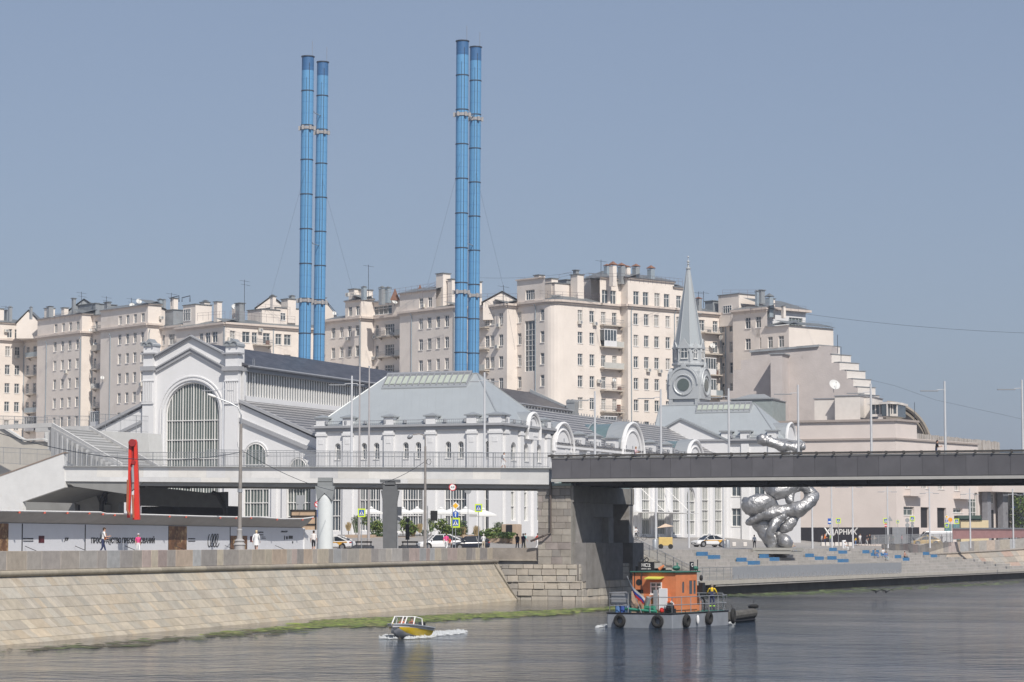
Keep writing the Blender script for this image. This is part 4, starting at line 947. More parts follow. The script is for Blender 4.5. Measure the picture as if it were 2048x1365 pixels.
for k in range(8):
    q = -math.pi / 2 + k * math.pi / 4; ap_ = r8 * math.cos(a8); wd = .8 if k % 2 == 0 else .42
    ct = Vector((cx + ap_ * math.cos(q), cy + ap_ * math.sin(q), 0)); tn = Vector((-math.sin(q), math.cos(q), 0)); nn = Vector((math.cos(q), math.sin(q), 0))
    if nn.y > .5: continue
    m = MB(G); m.tube([ct + nn * .15 + tn * (wd * math.cos(math.pi * j / 10)) + Vector((0, 0, tz(706) + wd * 1.1 * math.sin(math.pi * j / 10))) for j in range(11)], .12, 5)
    m.prism([ct + nn * .05 + tn * (wd + .25) + Vector((0, 0, tz(699))), ct + nn * .05 - tn * (wd + .25) + Vector((0, 0, tz(699))), ct + nn * .05 + Vector((0, 0, tz(699) + 1.5 * wd + .4))], nn * .2); m.build('gablet', M_tow, tw_)
    ww = wd * 1.5
    window(tw_, frame(G @ (ct + nn * .12), (G.to_3x3() @ tn)), 0, tz(719), ww, tz(703) + wd * .6 - tz(719), 'cross', 0, M_glass, arch=True)
m = MB(G)
for k in range(8):
    q = a8 + math.pi / 4 * k; m.tube([(cx + r8 * 1.03 * math.cos(q), cy + r8 * 1.03 * math.sin(q), tz(726)), (cx + r8 * 1.03 * math.cos(q), cy + r8 * 1.03 * math.sin(q), tz(700))], .13, 6)
m.build('colonnettes', M_tow, tw_)
m = MB(G); m.lathe((cx, cy, 0), [(.3, tz(539)), (.42, tz(538)), (.42, tz(536)), (.18, tz(535)), (.16, tz(530)), (.3, tz(529)), (.1, tz(528)), (.08, tz(526)), (.25, tz(524.5)), (.25, tz(522.5)), (.06, tz(521)), (.04, tz(513))], 10); m.ball((cx, cy, tz(514)), .16); m.build('finial', M_tow, tw_, smooth='auto')
# ------------------------------------------------------------------ blue chimneys
M_blue = mat('blue_chimney_paint', (.12, .31, .54), .42, var=.10, scale=.35, stretch=(1, 1, .25), dirt=(.4, .62, (.16, .34, .58), .35)); M_blued = mat('dark_blue_chimney_paint', (.05, .14, .30), .45, var=.1)
M_band = mat('band_steel', (.05, .06, .08), .6); M_ring = mat('clamp_ring', (.34, .33, .33), .6, var=.2)
def chimney(pxb, pyb, pxt, pyt, Y, dpx, ring, lab):
    b = at(pxb, pyb, Y); t = at(pxt, pyt, Y); x = (b.x * .35 + t.x * .65); r = dpx / 2 / 5000 * Y; zt_ = t.z
    ax = lambda z: Vector((b.x + (t.x - b.x) * (z - b.z) / (t.z - b.z), Y, z))
    x0 = ax(4.4)
    rt = root('chimney', (x0.x, Y, 4.4), lab, 'chimney', 'tall blue chimneys in two pairs')
    lean = (t.x - b.x) / (t.z - b.z)
    m = MB(); m.tube([ax(4.4), ax(zt_ - 2.0)], r, 28); z = zt_ - 1.6; m.cm = 1
    while z > 20: m.tube([ax(z - .015), ax(z + .015)], r * 1.012, 20); z -= 1.62
    m.build('shaft', [M_blue, mat('seam_blue', (.07, .21, .46), .5, var=.1)], rt, smooth='auto')
    m = MB(); m.tube([ax(zt_ - 2.0), ax(zt_)], r * 1.0, 28, cap=False); m.tube([ax(zt_ - .35), ax(zt_)], r * .9, 20); m.build('top_section', M_blued, rt, smooth='auto')
    k = 0
    z = zt_
    while z > 20:
        m = MB(); m.tube([ax(z - .06), ax(z + .06)], r * 1.07 if k else r * 1.12, 20); m.build('band', M_band, rt); z -= 4.85; k += 1
    for py in ring:
        z = at(pxt, py, Y).z; m = MB(); m.tube([ax(z - .2), ax(z + .2)], r * 1.15, 20); 
        for q in range(6): m.box(ax(z) + Vector((r * 1.25 * math.cos(q * 1.05), r * 1.25 * math.sin(q * 1.05), 0)), (.3, .3, .6))
        m.build('clamp_ring', M_ring, rt)
    m = MB(); m.tube([ax(6) + Vector((r * .35, -r * .98, 0)), ax(zt_ - 1) + Vector((r * .35, -r * .98, 0))], .035, 4); m.tube([ax(6) + Vector((-r * .1, -r * 1.04, 0)), ax(zt_ - 3) + Vector((-r * .1, -r * 1.04, 0))], .02, 4); m.build('cable_run', M_band, rt)
    m = MB(); m.tube([ax(zt_ - 1) + Vector((r * .7, 0, 0)), ax(zt_ + 2.2) + Vector((r * .7, 0, 0))], .03, 4); m.build('lightning_rod', M_steel, rt)
    return ax, r
A1 = chimney(609, 716, 616, 114, 345, 24.5, (257, 602), 'front blue chimney of the left pair, topmost end darker')
A2 = chimney(637.5, 720, 645.5, 125, 351, 23, (266, 606), 'rear, slightly shorter blue chimney of the left pair')
B1 = chimney(921.5, 746, 925, 83, 345, 25, (230, 585), 'front blue chimney of the right pair, the tallest of the four')
B2 = chimney(946.5, 742, 951.5, 95, 351, 23, (239, 592), 'rear blue chimney of the right pair, slightly shorter than its twin')
for (a, b) in ((A1, A2), (B1, B2)):
    for zz in (66.5, 48):
        m = MB(); p, q = a[0](zz), b[0](zz - 1); m.tube([p, (p + q) / 2 + Vector((0, -.5, -.6)), q], .06, 5); tag(m.build('tie_rod', M_steel, None), 'steel tie between the %s chimney pair %s' % ('left' if a is A1 else 'right', 'near the top' if zz > 60 else 'lower down'), 'tie')
def wire(pts, label, r=.025, name='guy_wire', cat='wire', grp='guy wires', sag=0):
    P = [Vector(p) for p in pts]
    if sag:
        a, b = P[0], P[-1]; P = [a.lerp(b, t / 14) - Vector((0, 0, 4 * sag * (t / 14) * (1 - t / 14))) for t in range(15)]
    m = MB(); m.tube(P, r, 4); return tag(m.build(name, M_band, None), label, cat, grp)
wire([A1[0](57.5), at(540, 600, 330)], 'thin guy wire running down left from the left chimney pair', .012); wire([A2[0](57), at(706, 585, 330)], 'thin guy wire running down right from the left chimney pair', .012)
wire([B1[0](59), at(855, 570, 330)], 'thin guy wire running down left from the right chimney pair', .012); wire([B2[0](58), at(1013, 600, 330), at(1030, 700, 320)], 'thin guy wire running down right from the right chimney pair', .012)
# ------------------------------------------------------------------ cream apartment blocks behind
H1 = math.radians(-49); H2 = math.radians(41)
D1 = Vector((math.cos(H1), math.sin(H1), 0)); D2 = Vector((math.cos(H2), math.sin(H2), 0))
FL, ZC0 = 3.79, 44.4
M_hroof = mat('apartment_roof', (.20, .215, .22), .55, .3, var=.2, scale=.3, dirt=(.3, .62, (.20, .14, .12), .4))
class House:
    def __init__(s, name, px, Z, label, ref=700):
        p = at(px, ref, Z); s.pos = Vector((p.x, p.y, 0)); s.ref = ref; s.seg = []
        s.rt = root(name, (p.x, p.y, 5), label, 'apartment block')
        s.wm = MB(); s.cm = MB(); s.rm = MB(); s.pm = MB(); s.rng = random.Random(px)
    def end(s, d, px):
        r = ray(px, s.ref); k = r.x / r.y; t = (k * s.pos.y - s.pos.x) / (d.x - k * d.y); return t
    def S(s, dist, d=None): s.pos = s.pos - (d or D2) * dist
    def W(s, kind, px, cols=(), attic=None, rows=range(0, 6), dz=0, h=2.0, top=None, L=None, head=None, cornice=True, roof=True, low=5, balc=(), deep=3.5, bal_rows=None):
        d = {'G': D1, 'C': D2}.get(kind) if head is None else Vector((math.cos(head), math.sin(head), 0))
        t = L if L is not None else s.end(d, px); M = frame(s.pos, d); P0 = s.pos.copy(); s.pos = s.pos + d * t
        n = Vector((d.y, -d.x, 0)); R_ = dict(M=M, P=P0, n=n, d=d, t=t); s.seg.append(R_)
        def sx(p): 
            q = hitp(p, s.ref, P0, n); return (q - P0).dot(d)
        holes = []; meta = []
        for c in cols:
            w = c[1] if isinstance(c, tuple) else 1.15; x = sx(c[0] if isinstance(c, tuple) else c); stl = 'wide' if w > 1.9 else 'house'
            if isinstance(c, tuple) and len(c) > 2:
                a = (x - w / 2, x + w / 2, c[2], c[3]); holes.append(a); meta.append((a, c[4])); continue
            for k in rows:
                zc = ZC0 + dz - FL * k; hh = h; a = (x - w / 2, x + w / 2, zc - hh / 2, zc + hh / 2)
                if a[0] < .1 or a[1] > t - .05: a = (max(a[0], .08), min(a[1], t - .08), a[2], a[3])
                if a[1] - a[0] > .4: holes.append(a); meta.append((a, stl))
        zt_ = 46.8 + dz if top is None else top
        if attic:
            zt_ = attic[0]
            for c in attic[1]:
                w = c[1] if isinstance(c, tuple) else 1.15; x = sx(c[0] if isinstance(c, tuple) else c); hh = attic[2] if len(attic) > 2 else 1.75
                a = (max(x - w / 2, .06), min(x + w / 2, t - .06), 48.1 + dz - hh / 2, 48.1 + dz + hh / 2); holes.append(a); meta.append((a, 'wide' if w > 1.9 else 'house'))
        wall(s.wm, M, 0, t, low, zt_, holes, .2)
        for a, stl in meta: window(s.rt, M, (a[0] + a[1]) / 2, a[2], a[1] - a[0], a[3] - a[2], stl, .2, rng=s.rng)
        zc = 46.8 + dz
        s.cm.T = M
        if cornice:
            s.cm.bb((-.25, -.55, zc - .25), (t + .25, .0, zc + .12)); s.cm.bb((-.1, -.3, zc - .55), (t + .1, .0, zc - .25))
        if zt_ > zc + .5: s.cm.bb((-.1, -.3, zt_ - .12), (t + .1, .0, zt_ + .1))
        if roof:
            s.rm.T = M; o = .45; s.rm.add([(-o, -o, zt_ + .1), (t + o, -o, zt_ + .1), (t + o * .2, deep, zt_ + .1 + deep * .3), (-o * .2, deep, zt_ + .1 + deep * .3)], [(0, 1, 2, 3)])
            s.rm.add([(-.2, .2, zt_), (t + .2, .2, zt_), (t + .2, deep, zt_), (-.2, deep, zt_)], [(0, 1, 2, 3)])
        # sill bands and balconies
        s.wm.T = None
        for (pa, pb, rws, *kind_) in balc:
            xa, xb = sx(pa), sx(pb)
            for k in rws:
                z = ZC0 + dz - FL * k - 1.28; m = MB(M); m.bb((xa, -1.15, z - .2), (xb, .0, z)); 
                for q in (xa + .25, xb - .25): m.prism([(q - .06, 0, z - .2), (q - .06, -1, z - .2), (q - .06, 0, z - .7)], (.12, 0, 0))
                b = m.build('balcony', s.slabm, s.rt)
                m = MB(M); solid = s.rng.random()
                if solid < .35: m.bb((xa + .03, -1.13, z), (xb - .03, -1.08, z + .95)); mt = s.rng.choice([s.slabm, M_pipe, mat('pale_board', (.5, .5, .47), .8)])
                else:
                    mt = M_rail
                    for hh in (.95, .5): m.tube([(xa, 0, z + hh), (xa, -1.1, z + hh), (xb, -1.1, z + hh), (xb, 0, z + hh)], .025, 4)
                    x = xa
                    while x < xb: m.tube([(x, -1.1, z), (x, -1.1, z + .95)], .016, 3); x += .16
                m.build('balcony_rail', mt, b)
                if s.rng.random() < .6:
                    m = MB(M); x = s.rng.uniform(xa + .3, xb - .5); m.bb((x, -.9, z), (x + .5, -.4, z + s.rng.uniform(.4, 1.3))); m.build('balcony_clutter', s.rng.choice([M_white, M_rust, M_greym, M_curt]), b)
                if s.rng.random() < .16:
                    m = MB(M); m.bb((xa + .1, -1.1, z + 1), (xb - (xb - xa) * .4, -.02, z + 2.9)); e = m.build('glazed_enclosure', M_glass, b)
                    m = MB(M); 
                    for q in range(5): x = xa + .1 + (xb - (xb - xa) * .4 - xa - .1) * q / 4; m.bb((x - .05, -1.16, z + 1), (x + .05, -1.1, z + 2.95))
                    m.bb((xa, -1.18, z + 2.85), (xb - (xb - xa) * .4 + .1, -.02, z + 3.0)); m.bb((xa + .05, -1.14, z), (xb - (xb - xa) * .4 + .1, -1.1, z + 1)); m.build('enclosure_frame', M_white, e)
        return t
    slabm = mat('balcony_concrete', (.50, .45, .39), .9, var=.2, scale=2, dirt=(1.2, .58, (.25, .2, .16), .5))
    def find(s, px, py, best=None):
        c = None
        for g in s.seg:
            q = hitp(px, py, g['P'], g['n']); x = (q - g['P']).dot(g['d'])
            if -.01 <= x <= g['t'] + .01 and g['n'].dot(CAMP - q) > 0 and (c is None or q.y < c[1].y): c = (g, q, x)
        return c
    def pipe(s, px, z0, z1):
        c = s.find(px, s.ref)
        if c:
            q = c[1] + c[0]['n'] * .12; m = MB(); m.tube([(q.x, q.y, z0), (q.x, q.y, z1), (q.x + c[0]['n'].x * .35, q.y + c[0]['n'].y * .35, z1 + .5)], .085, 6); m.build('downpipe', M_pipe, s.rt)
    def ac(s, px, py):
        c = s.find(px, py)
        if not c: return
        m = MB(c[0]['M']); x, z = c[2], c[1].z; m.bb((x - .42, -.55, z - .32), (x + .42, -.18, z + .32)); m.bb((x - .35, -.2, z - .4), (x - .3, 0, z - .32)); m.bb((x + .3, -.2, z - .4), (x + .35, 0, z - .32)); o = m.build('air_conditioner', mat('ac_casing', (.62, .60, .55), .5, var=.1), s.rt)
        m = MB(c[0]['M']); m.cyl((x + .08, -.57, z), (x + .08, -.55, z), .24, n=12); m.build('fan_grille', M_greym, o)
    def dish(s, px, py, rpx):
        c = s.find(px, py)
        if not c: p = at(px, py, s.pos.y); Z = p.y
        else: p = c[1] + c[0]['n'] * .6; Z = p.y
        s.dish_at(p, rpx / 5000 * Z)
    def dish_at(s, p, r):
        aim = Vector((.25, -.8, .45)).normalized().to_track_quat('Z', 'Y').to_matrix()
        m = MB(); m.lathe(p, [(.02, -.16 * r), (r * .5, -.11 * r), (r * .85, .02 * r), (r, .1 * r), (r * .98, .12 * r), (r * .83, .04 * r), (r * .48, -.07 * r), (.02, -.11 * r)], 18, rot=aim); o = m.build('satellite_dish', mat('dish_paint', (.62, .62, .60), .5, var=.08), s.rt, smooth='auto')
        m = MB(); f = p + aim @ Vector((0, 0, r * .8)); m.tube([p + aim @ Vector((0, -r * .95, .1 * r)), f], .03, 4); m.ball(f, .08); m.tube([p + aim @ Vector((0, 0, -.1 * r)), p + Vector((-.1, .5, -.3)), p + Vector((-.1, .55, -r - .3))], .05, 5); m.build('feed_arm', M_greym, o)
    def rbox(s, x0, x1, y0, y1, Z, mt, name='roof_block', cap=None, win=None):
        f_ = s.find((x0 + x1) / 2, 690)
        if f_: Z = max(Z, f_[1].y + 1.6 + (x1 - x0) * .05)
        w = (x1 - x0) * Z / 5000; a, b = w * .5 / .66, w * .5 / .76; c = at((x0 + x1) / 2, y1, Z); zt_ = at((x0 + x1) / 2, y0, Z).z
        M = frame(Vector((c.x, c.y, 0)), D1); m = MB(M); zb_ = min(c.z - 2, zt_ - 2); m.bb((-a / 2, -b / 2, zb_), (a / 2, b / 2, zt_)); o = m.build(name, mt, s.rt)
        m = MB(M); m.bb((-a / 2 - .15, -b / 2 - .15, zt_), (a / 2 + .15, b / 2 + .15, zt_ + .15)); m.build('block_cap', cap or M_hroof, o)
        return o, M, a, b, zt_
    def gable(s, x0, x1, y0, y1, Z, mt, deep=6, ax=None):
        a, b, c = at(x0, y1, Z), at(x1, y1, Z), at((x0 + x1) / 2, y0, Z); dz = Vector((0, deep, 0))
        m = MB(); m.prism([a - Vector((0, 0, 3)), b - Vector((0, 0, 3)), b, c, a], dz); o = m.build('gable_block', mt, s.rt)
        m = MB(); up = Vector((0, -.2, .12)); m.prism([a + up + Vector((-.3, 0, -.1)), c + up, c + up * 2, a + up * 2 + Vector((-.3, 0, -.1))], dz); m.prism([b + up + Vector((.3, 0, -.1)), c + up, c + up * 2, b + up * 2 + Vector((.3, 0, -.1))], dz); m.build('gable_roof', M_hroof, o)
    def vent(s, x, y0, y1, w, Z, mt=None, rusty=True):
        c = at(x, y1, Z); zt_ = at(x, y0, Z).z; W_ = w * Z / 5000; h = zt_ - c.z; M = frame(Vector((c.x, c.y, 0)), D1)
        m = MB(M); k = W_ * .28; m.bb((-k, -k, c.z - 1.5), (k, k, zt_ - h * .3)); 
        o = m.build('roof_vent', mt or s.rng.choice([M_pipe, M_stucco, M_zinc]), s.rt)
        m = MB(M); m.lathe((0, 0, 0), [(W_ * .5, zt_ - h * .22), (W_ * .52, zt_ - h * .2), (.05, zt_)], 4, a0=math.pi / 4)
        for a in (-k, k):
            for b in (-k, k): m.tube([(a, b, zt_ - h * .35), (a, b, zt_ - h * .18)], .03, 3)
        m.build('vent_cowl', M_rust if rusty else M_hroof, o)
    def antenna(s, x, y0, y1, Z, arms=2):
        a, b = at(x, y1, Z), at(x, y0, Z); m = MB(); m.tube([a - Vector((0, 0, 1)), b], .045, 4)
        for k in range(arms): z = b.z - .3 - k * .7; m.tube([(a.x - 1.0 + .3 * k, a.y, z + .2), (a.x + 1.0, a.y, z - .1)], .03, 3)
        m.build('antenna', M_band, s.rt)
    def roofrail(s, x0, y0, x1, y1, Z0, Z1):
        a, b = at(x0, y0, Z0), at(x1, y1, Z1); n = max(int((b - a).length / 1.4), 1); d = (b - a) / n; m = MB(); z = Vector((0, 0, 1))
        for h in (.55, 1.05): m.tube([a + z * h, b + z * h], .022, 3)
        for k in range(n + 1): m.tube([a + d * k - z * .4, a + d * k + z * 1.05], .025, 3)
        m.build('roof_railing', mat('roof_rail_paint', (.16, .13, .15), .6), s.rt)
    def done(s):
        s.wm.build('walls', M_stucco, s.rt); s.cm.build('cornice', M_cornice, s.rt); s.rm.build('roof', M_hroof, s.rt)

# left block
h = House('apartment_block', -60, 506, 'cream apartment block with stepped bays and balconies at the far left behind the arched hall')
h.W('C', 48, cols=[-35, -10, 15.5, 35], attic=(50.2, [19, 34]))
h.W('G', 95, cols=[(56, 1.2), (70, 1.3), (86, 1.2)], attic=(50.0, [57, (70, 1.6), 86]), balc=[(60, 92, range(0, 5))])
h.S(2.4); h.W('G', 163, cols=[110, 125, 139.5, 154.5], attic=(50.3, [111, 126, 140, 155]))
h.W('C', 184, attic=(50.4, []))
h.W('G', 222, cols=[(190, .9), (208, 2.0)], attic=(50.0, [(192, 1), (208, 2.0)]), balc=[(192, 219, range(-1, 6))])
h.S(2.4); h.W('G', 295, cols=[239, 254.5, 269.5, 284.5], attic=(50.4, [239.5, 254.5, 269.5, 285]))
h.W('C', 322, cols=[], attic=(50.6, []))
h.W('G', 366, cols=[(327, .8), (343, 2.0), (357, 1.4)], dz=-.6)
h.S(1.5); h.W('G', 450, cols=[378, (402, 1.2), (415, 1.6), (429, 1.8)], dz=-1.3)
h.W('C', 650, cols=[(465, 1.2), (492, 1.7), (509, 1.2), (533, 1.6), (557, 1.4), (575, 1.6), 612], rows=range(0, 3), dz=-1.3, balc=[(505, 539, range(0, 2))])
for px in (47.5, 94, 162, 185, 221.5, 297, 449, 546): h.pipe(px, 10, 45.2)
for p in ((11, 662), (33, 714), (134, 744), (284, 769), (321, 636), (519, 661), (458, 679)): h.ac(*p)
for p in ((196, 690, 5), (191, 772, 5), (210, 756, 4), (186, 662, 4)): h.dish(*p)
Zr = 492
for a in ((88, 110, 618, 640), (122, 137, 617, 638), (-8, 8, 619, 645), (340, 356, 598, 640), (427, 444, 605, 632)): h.rbox(*a, Zr - (a[0] - 100) * .09, M_stucco)
for a in ((8, 22, 622, 640), (143, 152, 598, 612), (186, 198, 608, 624), (208, 222, 606, 622)): h.rbox(*a, Zr, M_zincd)
h.gable(33, 82, 622, 648, 508, M_stucco); h.gable(137, 200, 600, 624, 500, M_zincd, 10); h.rbox(150, 235, 612, 640, 500, M_zincd)
h.gable(268, 330, 607, 620, 484, M_stucco, 8); o, M, a, b, z = h.rbox(365, 424, 612, 650, 470, M_stucco)
window(h.rt, frame(Vector((0, 0, 0)), D1) if False else M @ Matrix.Translation((0, -b / 2, 0)), -a * .15, z - 2.9, 2.4, 2.2, 'wide', -.03)
h.rbox(330, 368, 622, 640, 474, M_zincd); h.rbox(400, 420, 606, 618, 470, M_stucco); h.rbox(494, 560, 622, 650, 468, M_stucco); o, M, a, b, z = h.rbox(510, 604, 620, 650, 466, M_stucco)
for q in (-.25, .12): window(h.rt, M @ Matrix.Translation((a / 2, 0, 0)) @ Matrix.Rotation(math.pi / 2, 4, 'Z'), b * q, z - 2.3, 1.2, 1.4, 'house', -.03)
h.gable(512, 575, 594, 618, 474, M_stucco, 8); h.rbox(540, 552, 594, 622, 468, M_stucco); h.rbox(562, 592, 600, 626, 466, M_stucco); h.rbox(470, 490, 608, 626, 462, M_zincd)
for v in ((20, 612, 628, 12), (278, 600, 612, 12), (320, 597, 609, 14), (328, 598, 609, 10), (411, 600, 612, 14), (470, 612, 626, 16), (584, 590, 602, 16), (545, 589, 600, 10), (100, 612, 620, 18), (62, 613, 624, 8)): h.vent(*v, 470 if v[0] > 350 else 490, rusty=False)
for p in ((278, 603, 6), (264, 611, 5.5), (469, 614, 6), (481, 620, 6)): h.dish_at(at(p[0], p[1], 468 if p[0] > 400 else 480), p[2] / 5000 * 470)
for a in ((163, 584, 604, 490), (213, 593, 612, 490), (12, 612, 628, 500), (263, 596, 612, 485), (343, 586, 602, 470), (489, 560, 612, 462)): h.antenna(*a)
for x in (354, 376):
    m = MB(); a, b = at(x - 12, 596, 470), at(x + 4, 592, 470); c = at(x + 4, 604, 470); m.tube([at(x - 12, 604, 470), a, b, c], .1, 4); m.build('roof_crane_frame', M_band, h.rt)
h.roofrail(100, 640, 160, 634, 495, 490); h.roofrail(225, 628, 290, 620, 485, 480); h.roofrail(395, 638, 450, 634, 460, 455); h.roofrail(460, 634, 590, 645, 455, 462); h.roofrail(515, 618, 580, 626, 465, 466)
h.done()
# centre block
h = House('apartment_block', 648, 469, 'large cream apartment block with rounded corner and rusty roof vents, left of the spire')
h.W('G', 690, cols=[666.5, 683])
h.W('G', 722, cols=[699, 714.5], attic=(50.0, [700, 715]))
h.W('C', 747, attic=(50.2, []))
h.W('G', 825, cols=[(754, .9), (779, 2.8), (812, 2.8)], attic=(49.6, [(764, 5.8), (812, 2.8)], 1.6), balc=[(762, 795, range(0, 6)), (798, 823, range(0, 6))])
h.S(3.0); h.W('G', 872, cols=[841.5, 858.5], attic=(50.2, [842, 859.5]))
h.W('G', 912, cols=[875.5, 893.5])
h.W('C', 934); h.W('G', 1014, cols=[953, 974, 984.5, 1002], balc=[(955, 979, range(0, 6))], dz=-.2)
h.W('C', 1034, dz=-.2)
h.W('G', 1090, cols=[(1084.5, 1.0), (1039, 1.0), (1059.5, 2.6, 34.8, 43.6, 'grid'), (1059.5, 2.6, 27.0, 31.3, 'grid')], attic=(50.9, [(1060, 2.4)]), roof=False)
for k in range(6):
    cols = []; h.W('A', 0, L=.6, head=math.radians(-41 + 15 * k), cols=cols, roof=True, deep=4)
h.W('C', 1200, cols=[(1121.5, 1.6), 1160.5, 1184], deep=4)
h.W('C', 1242, cols=[(1207, 1.1), (1229, 1.1)], attic=(51.4, [(1210.5, 1.5), (1227, 1.4)], 2.4), balc=[(1199.5, 1240, range(0, 6))])
h.W('G', 1256, attic=(51.5, []))
h.W('C', 1349, cols=[1272, 1293, 1313.5, 1336], attic=(51.5, [(1273, 1.4), (1292, 1.4), (1315, 1.4), (1334, 1.4)], 2.4))
h.W('C', 1372, cols=[(1358, 1.2)], attic=(50.6, [(1358, 1.2)], 2.2))
for px in (649.5, 721, 824, 909, 1072, 1262, 1348.5): h.pipe(px, 10, 45.8)
for p in ((697, 678), (698, 590), (849, 612), (752, 675), (750, 717), (999, 651), (996, 694), (1158, 645), (1188, 648), (1295, 741), (1318, 743), (1196, 763)): h.ac(*p)
for p in ((795, 603, 6.5), (788.6, 668, 5), (1216, 676, 3), (1224, 761, 4), (962, 677, 4)): h.dish(*p)
h.dish_at(at(668.7, 627, 462), .4)
Zc = 445
h.rbox(697, 722, 580, 602, 462, M_stucco); h.rbox(716, 746, 582, 600, 458, M_stucco); h.rbox(872, 901, 549, 604, 440, M_stucco2 if False else M_white if False else M_stucco); h.rbox(895, 913, 560, 600, 444, M_stucco); h.rbox(956, 964, 565, 600, 436, M_stucco)
h.gable(966, 1042, 585, 606, 436, M_stucco, 10); h.gable(636, 668, 603, 625, 478, M_stucco, 8); h.rbox(640, 652, 597, 615, 476, M_stucco)
o, M, a, b, z = h.rbox(1068, 1150, 571, 602, 438, M_stucco, 'set_back_storey'); h.rbox(1042, 1060, 560, 572, 432, M_stucco); h.rbox(1068, 1088, 552, 566, 434, M_stucco); h.rbox(1090, 1116, 559, 574, 436, M_stucco); h.rbox(1116, 1150, 562, 575, 444, M_zincd)
h.rbox(1141, 1168, 551, 604, 436, M_stucco); h.rbox(1160, 1203, 560, 600, 440, M_stucco, 'attic_storey')
# main hipped attic roof
p0, p1, p2_, p3 = at(1166, 557, 448), at(1254, 557, 436), at(1364, 572, 446), at(1330, 570, 470); q0, q1 = at(1205, 542, 446), at(1300, 552, 452)
m = MB(); m.add([p0, p1, p2_, q0, q1], [(0, 1, 3), (1, 2, 4, 3)]); m.build('attic_roof', M_hroof, h.rt)
for v in ((764, 572, 594, 17), (776, 573, 590, 17), (728, 572, 584, 14), (1214, 528, 546, 16, 441), (1226, 523, 556, 19, 434), (1243, 526, 552, 20, 437), (1254.5, 531, 548, 17, 443), (1272, 528, 553, 19, 439), (1302, 531, 560, 19, 441)): h.vent(*v[:4], v[4] if len(v) > 4 else 455, rusty=v[0] > 1200)
h.rbox(1146, 1158, 542, 560, 442, M_zincd)
for x in (790, 840):
    a = at(x, 590 if x < 800 else 582, 452); m = MB(); m.add([a + Vector((-.9, 0, -1)), a + Vector((.9, 0, -1)), a + Vector((0, 1, -1)), a + Vector((0, 0, 1.2))], [(0, 1, 3), (1, 2, 3), (2, 0, 3)]); m.build('dormer_peak', M_rust, h.rt)
for a in ((737, 530, 590, 450), (1202, 520, 545, 436), (1007, 571, 600, 432)): h.antenna(*a, 1)
h.roofrail(700, 600, 745, 590, 462, 458); h.roofrail(765, 594, 870, 578, 452, 444); h.roofrail(845, 590, 872, 575, 440, 440); h.roofrail(960, 600, 1035, 600, 436, 432); h.roofrail(1167, 560, 1250, 560, 432, 424); h.roofrail(1252, 560, 1365, 570, 424, 440); h.roofrail(1080, 594, 1200, 600, 426, 432); h.roofrail(870, 604, 912, 598, 440, 436); h.roofrail(1118, 562, 1142, 556, 436, 436)
# laundry and glazed balcony details
h.done()
# right block
h = House('apartment_block', 1372, 448, 'cream apartment block with terraces stepping down to the right of the spire')
h.W('C', 1442, cols=[(1404, 1.5), (1431, 1.3)], balc=[(1401, 1437, range(0, 6))])
h.W('G', 1483, cols=[(1445, 1.0), (1470, 2.8)])
h.S(2.2); h.W('G', 1535, cols=[(1496, 1.3), (1517, 1.3)])
h.W('G', 1578, cols=[(1540, 1.3), (1562.5, 1.3)], rows=range(1, 6), top=43.4, cornice=False)
p_save = h.pos.copy(); h.W('C', 1665, top=43.4, cornice=False, low=39.5); h.W('C', 1667, top=43.4, cornice=False, low=36)
for g in (h.seg[-2],):
    m = MB(g['M']); t = g['t']; m.bb((0, .0, 36), (t * .5, .5, 39.5)); m.bb((t - 1.2, .02, 35), (t, .6, 39.5)); m.bb((0, .02, 39.4), (t, 8, 39.6)); m.bb((0, 7, 36), (t * .4, 8, 43)); m.build('terrace_frame', M_stucco, h.rt)
m = MB(g['M']); 
for hh in (.5, 1.0): m.tube([(0, .1, 43.4 + hh), (g['t'], .1, 43.4 + hh)], .03, 3)
for k in range(14): m.tube([(g['t'] * k / 13, .1, 43.4), (g['t'] * k / 13, .1, 44.4)], .025, 3)
m.build('terrace_railing', M_pipe, h.rt)
# set-back penthouse storey
a0 = at(1534, 625, 446); M = frame(Vector((a0.x, a0.y, 0)), D2); m = MB(); wd = 10.2; wall(m, M, 0, wd, 43, 46.9, [(5.8, 9.4, 43.6, 45.8)], .2); m.T = M; m.bb((0, .25, 43), (wd, 5, 46.9)); m.build('penthouse_wall', M_white, h.rt)
window(h.rt, M, 7.6, 43.6, 3.6, 2.2, 'wide', .2, M_glassg); m = MB(M); m.bb((-.5, -.8, 46.9), (wd + .8, 6, 47.3)); m.build('penthouse_cornice', M_cornice, h.rt)
m = MB(M); m.add([(-.5, -.8, 47.3), (wd + .8, -.8, 47.3), (wd - 1, 5, 49.3), (-1, 5, 49.3)], [(0, 1, 2, 3)]); m.build('penthouse_roof', M_hroof, h.rt)
o, M, a, b, z = h.rbox(1437, 1512, 592, 632, 452, M_stucco, 'attic_storey')
window(h.rt, M @ Matrix.Translation((0, -b / 2, 0)), -a * .05, z - 3.3, 2.2, 1.4, 'wide', -.03)
h.rbox(1410, 1440, 604, 628, 456, M_zincd); h.rbox(1514, 1530, 582, 612, 448, M_zinc); h.rbox(1544, 1550, 599, 616, 446, M_stucco)
for v in ((1397, 594, 612, 17, 450), (1514, 580, 596, 10, 446), (1539, 587, 618, 20, 444), (1567, 611, 620, 12, 444)): h.vent(*v[:4], v[4], rusty=v[0] == 1397)
for px in (1441, 1452): h.pipe(px, 10, 45.8)
for p in ((1419, 728.6), (1447.6, 712)): h.ac(*p)
h.dish(1420, 692, 6); h.antenna(1397, 584, 600, 446, 1); h.antenna(1407, 583, 605, 446, 1)
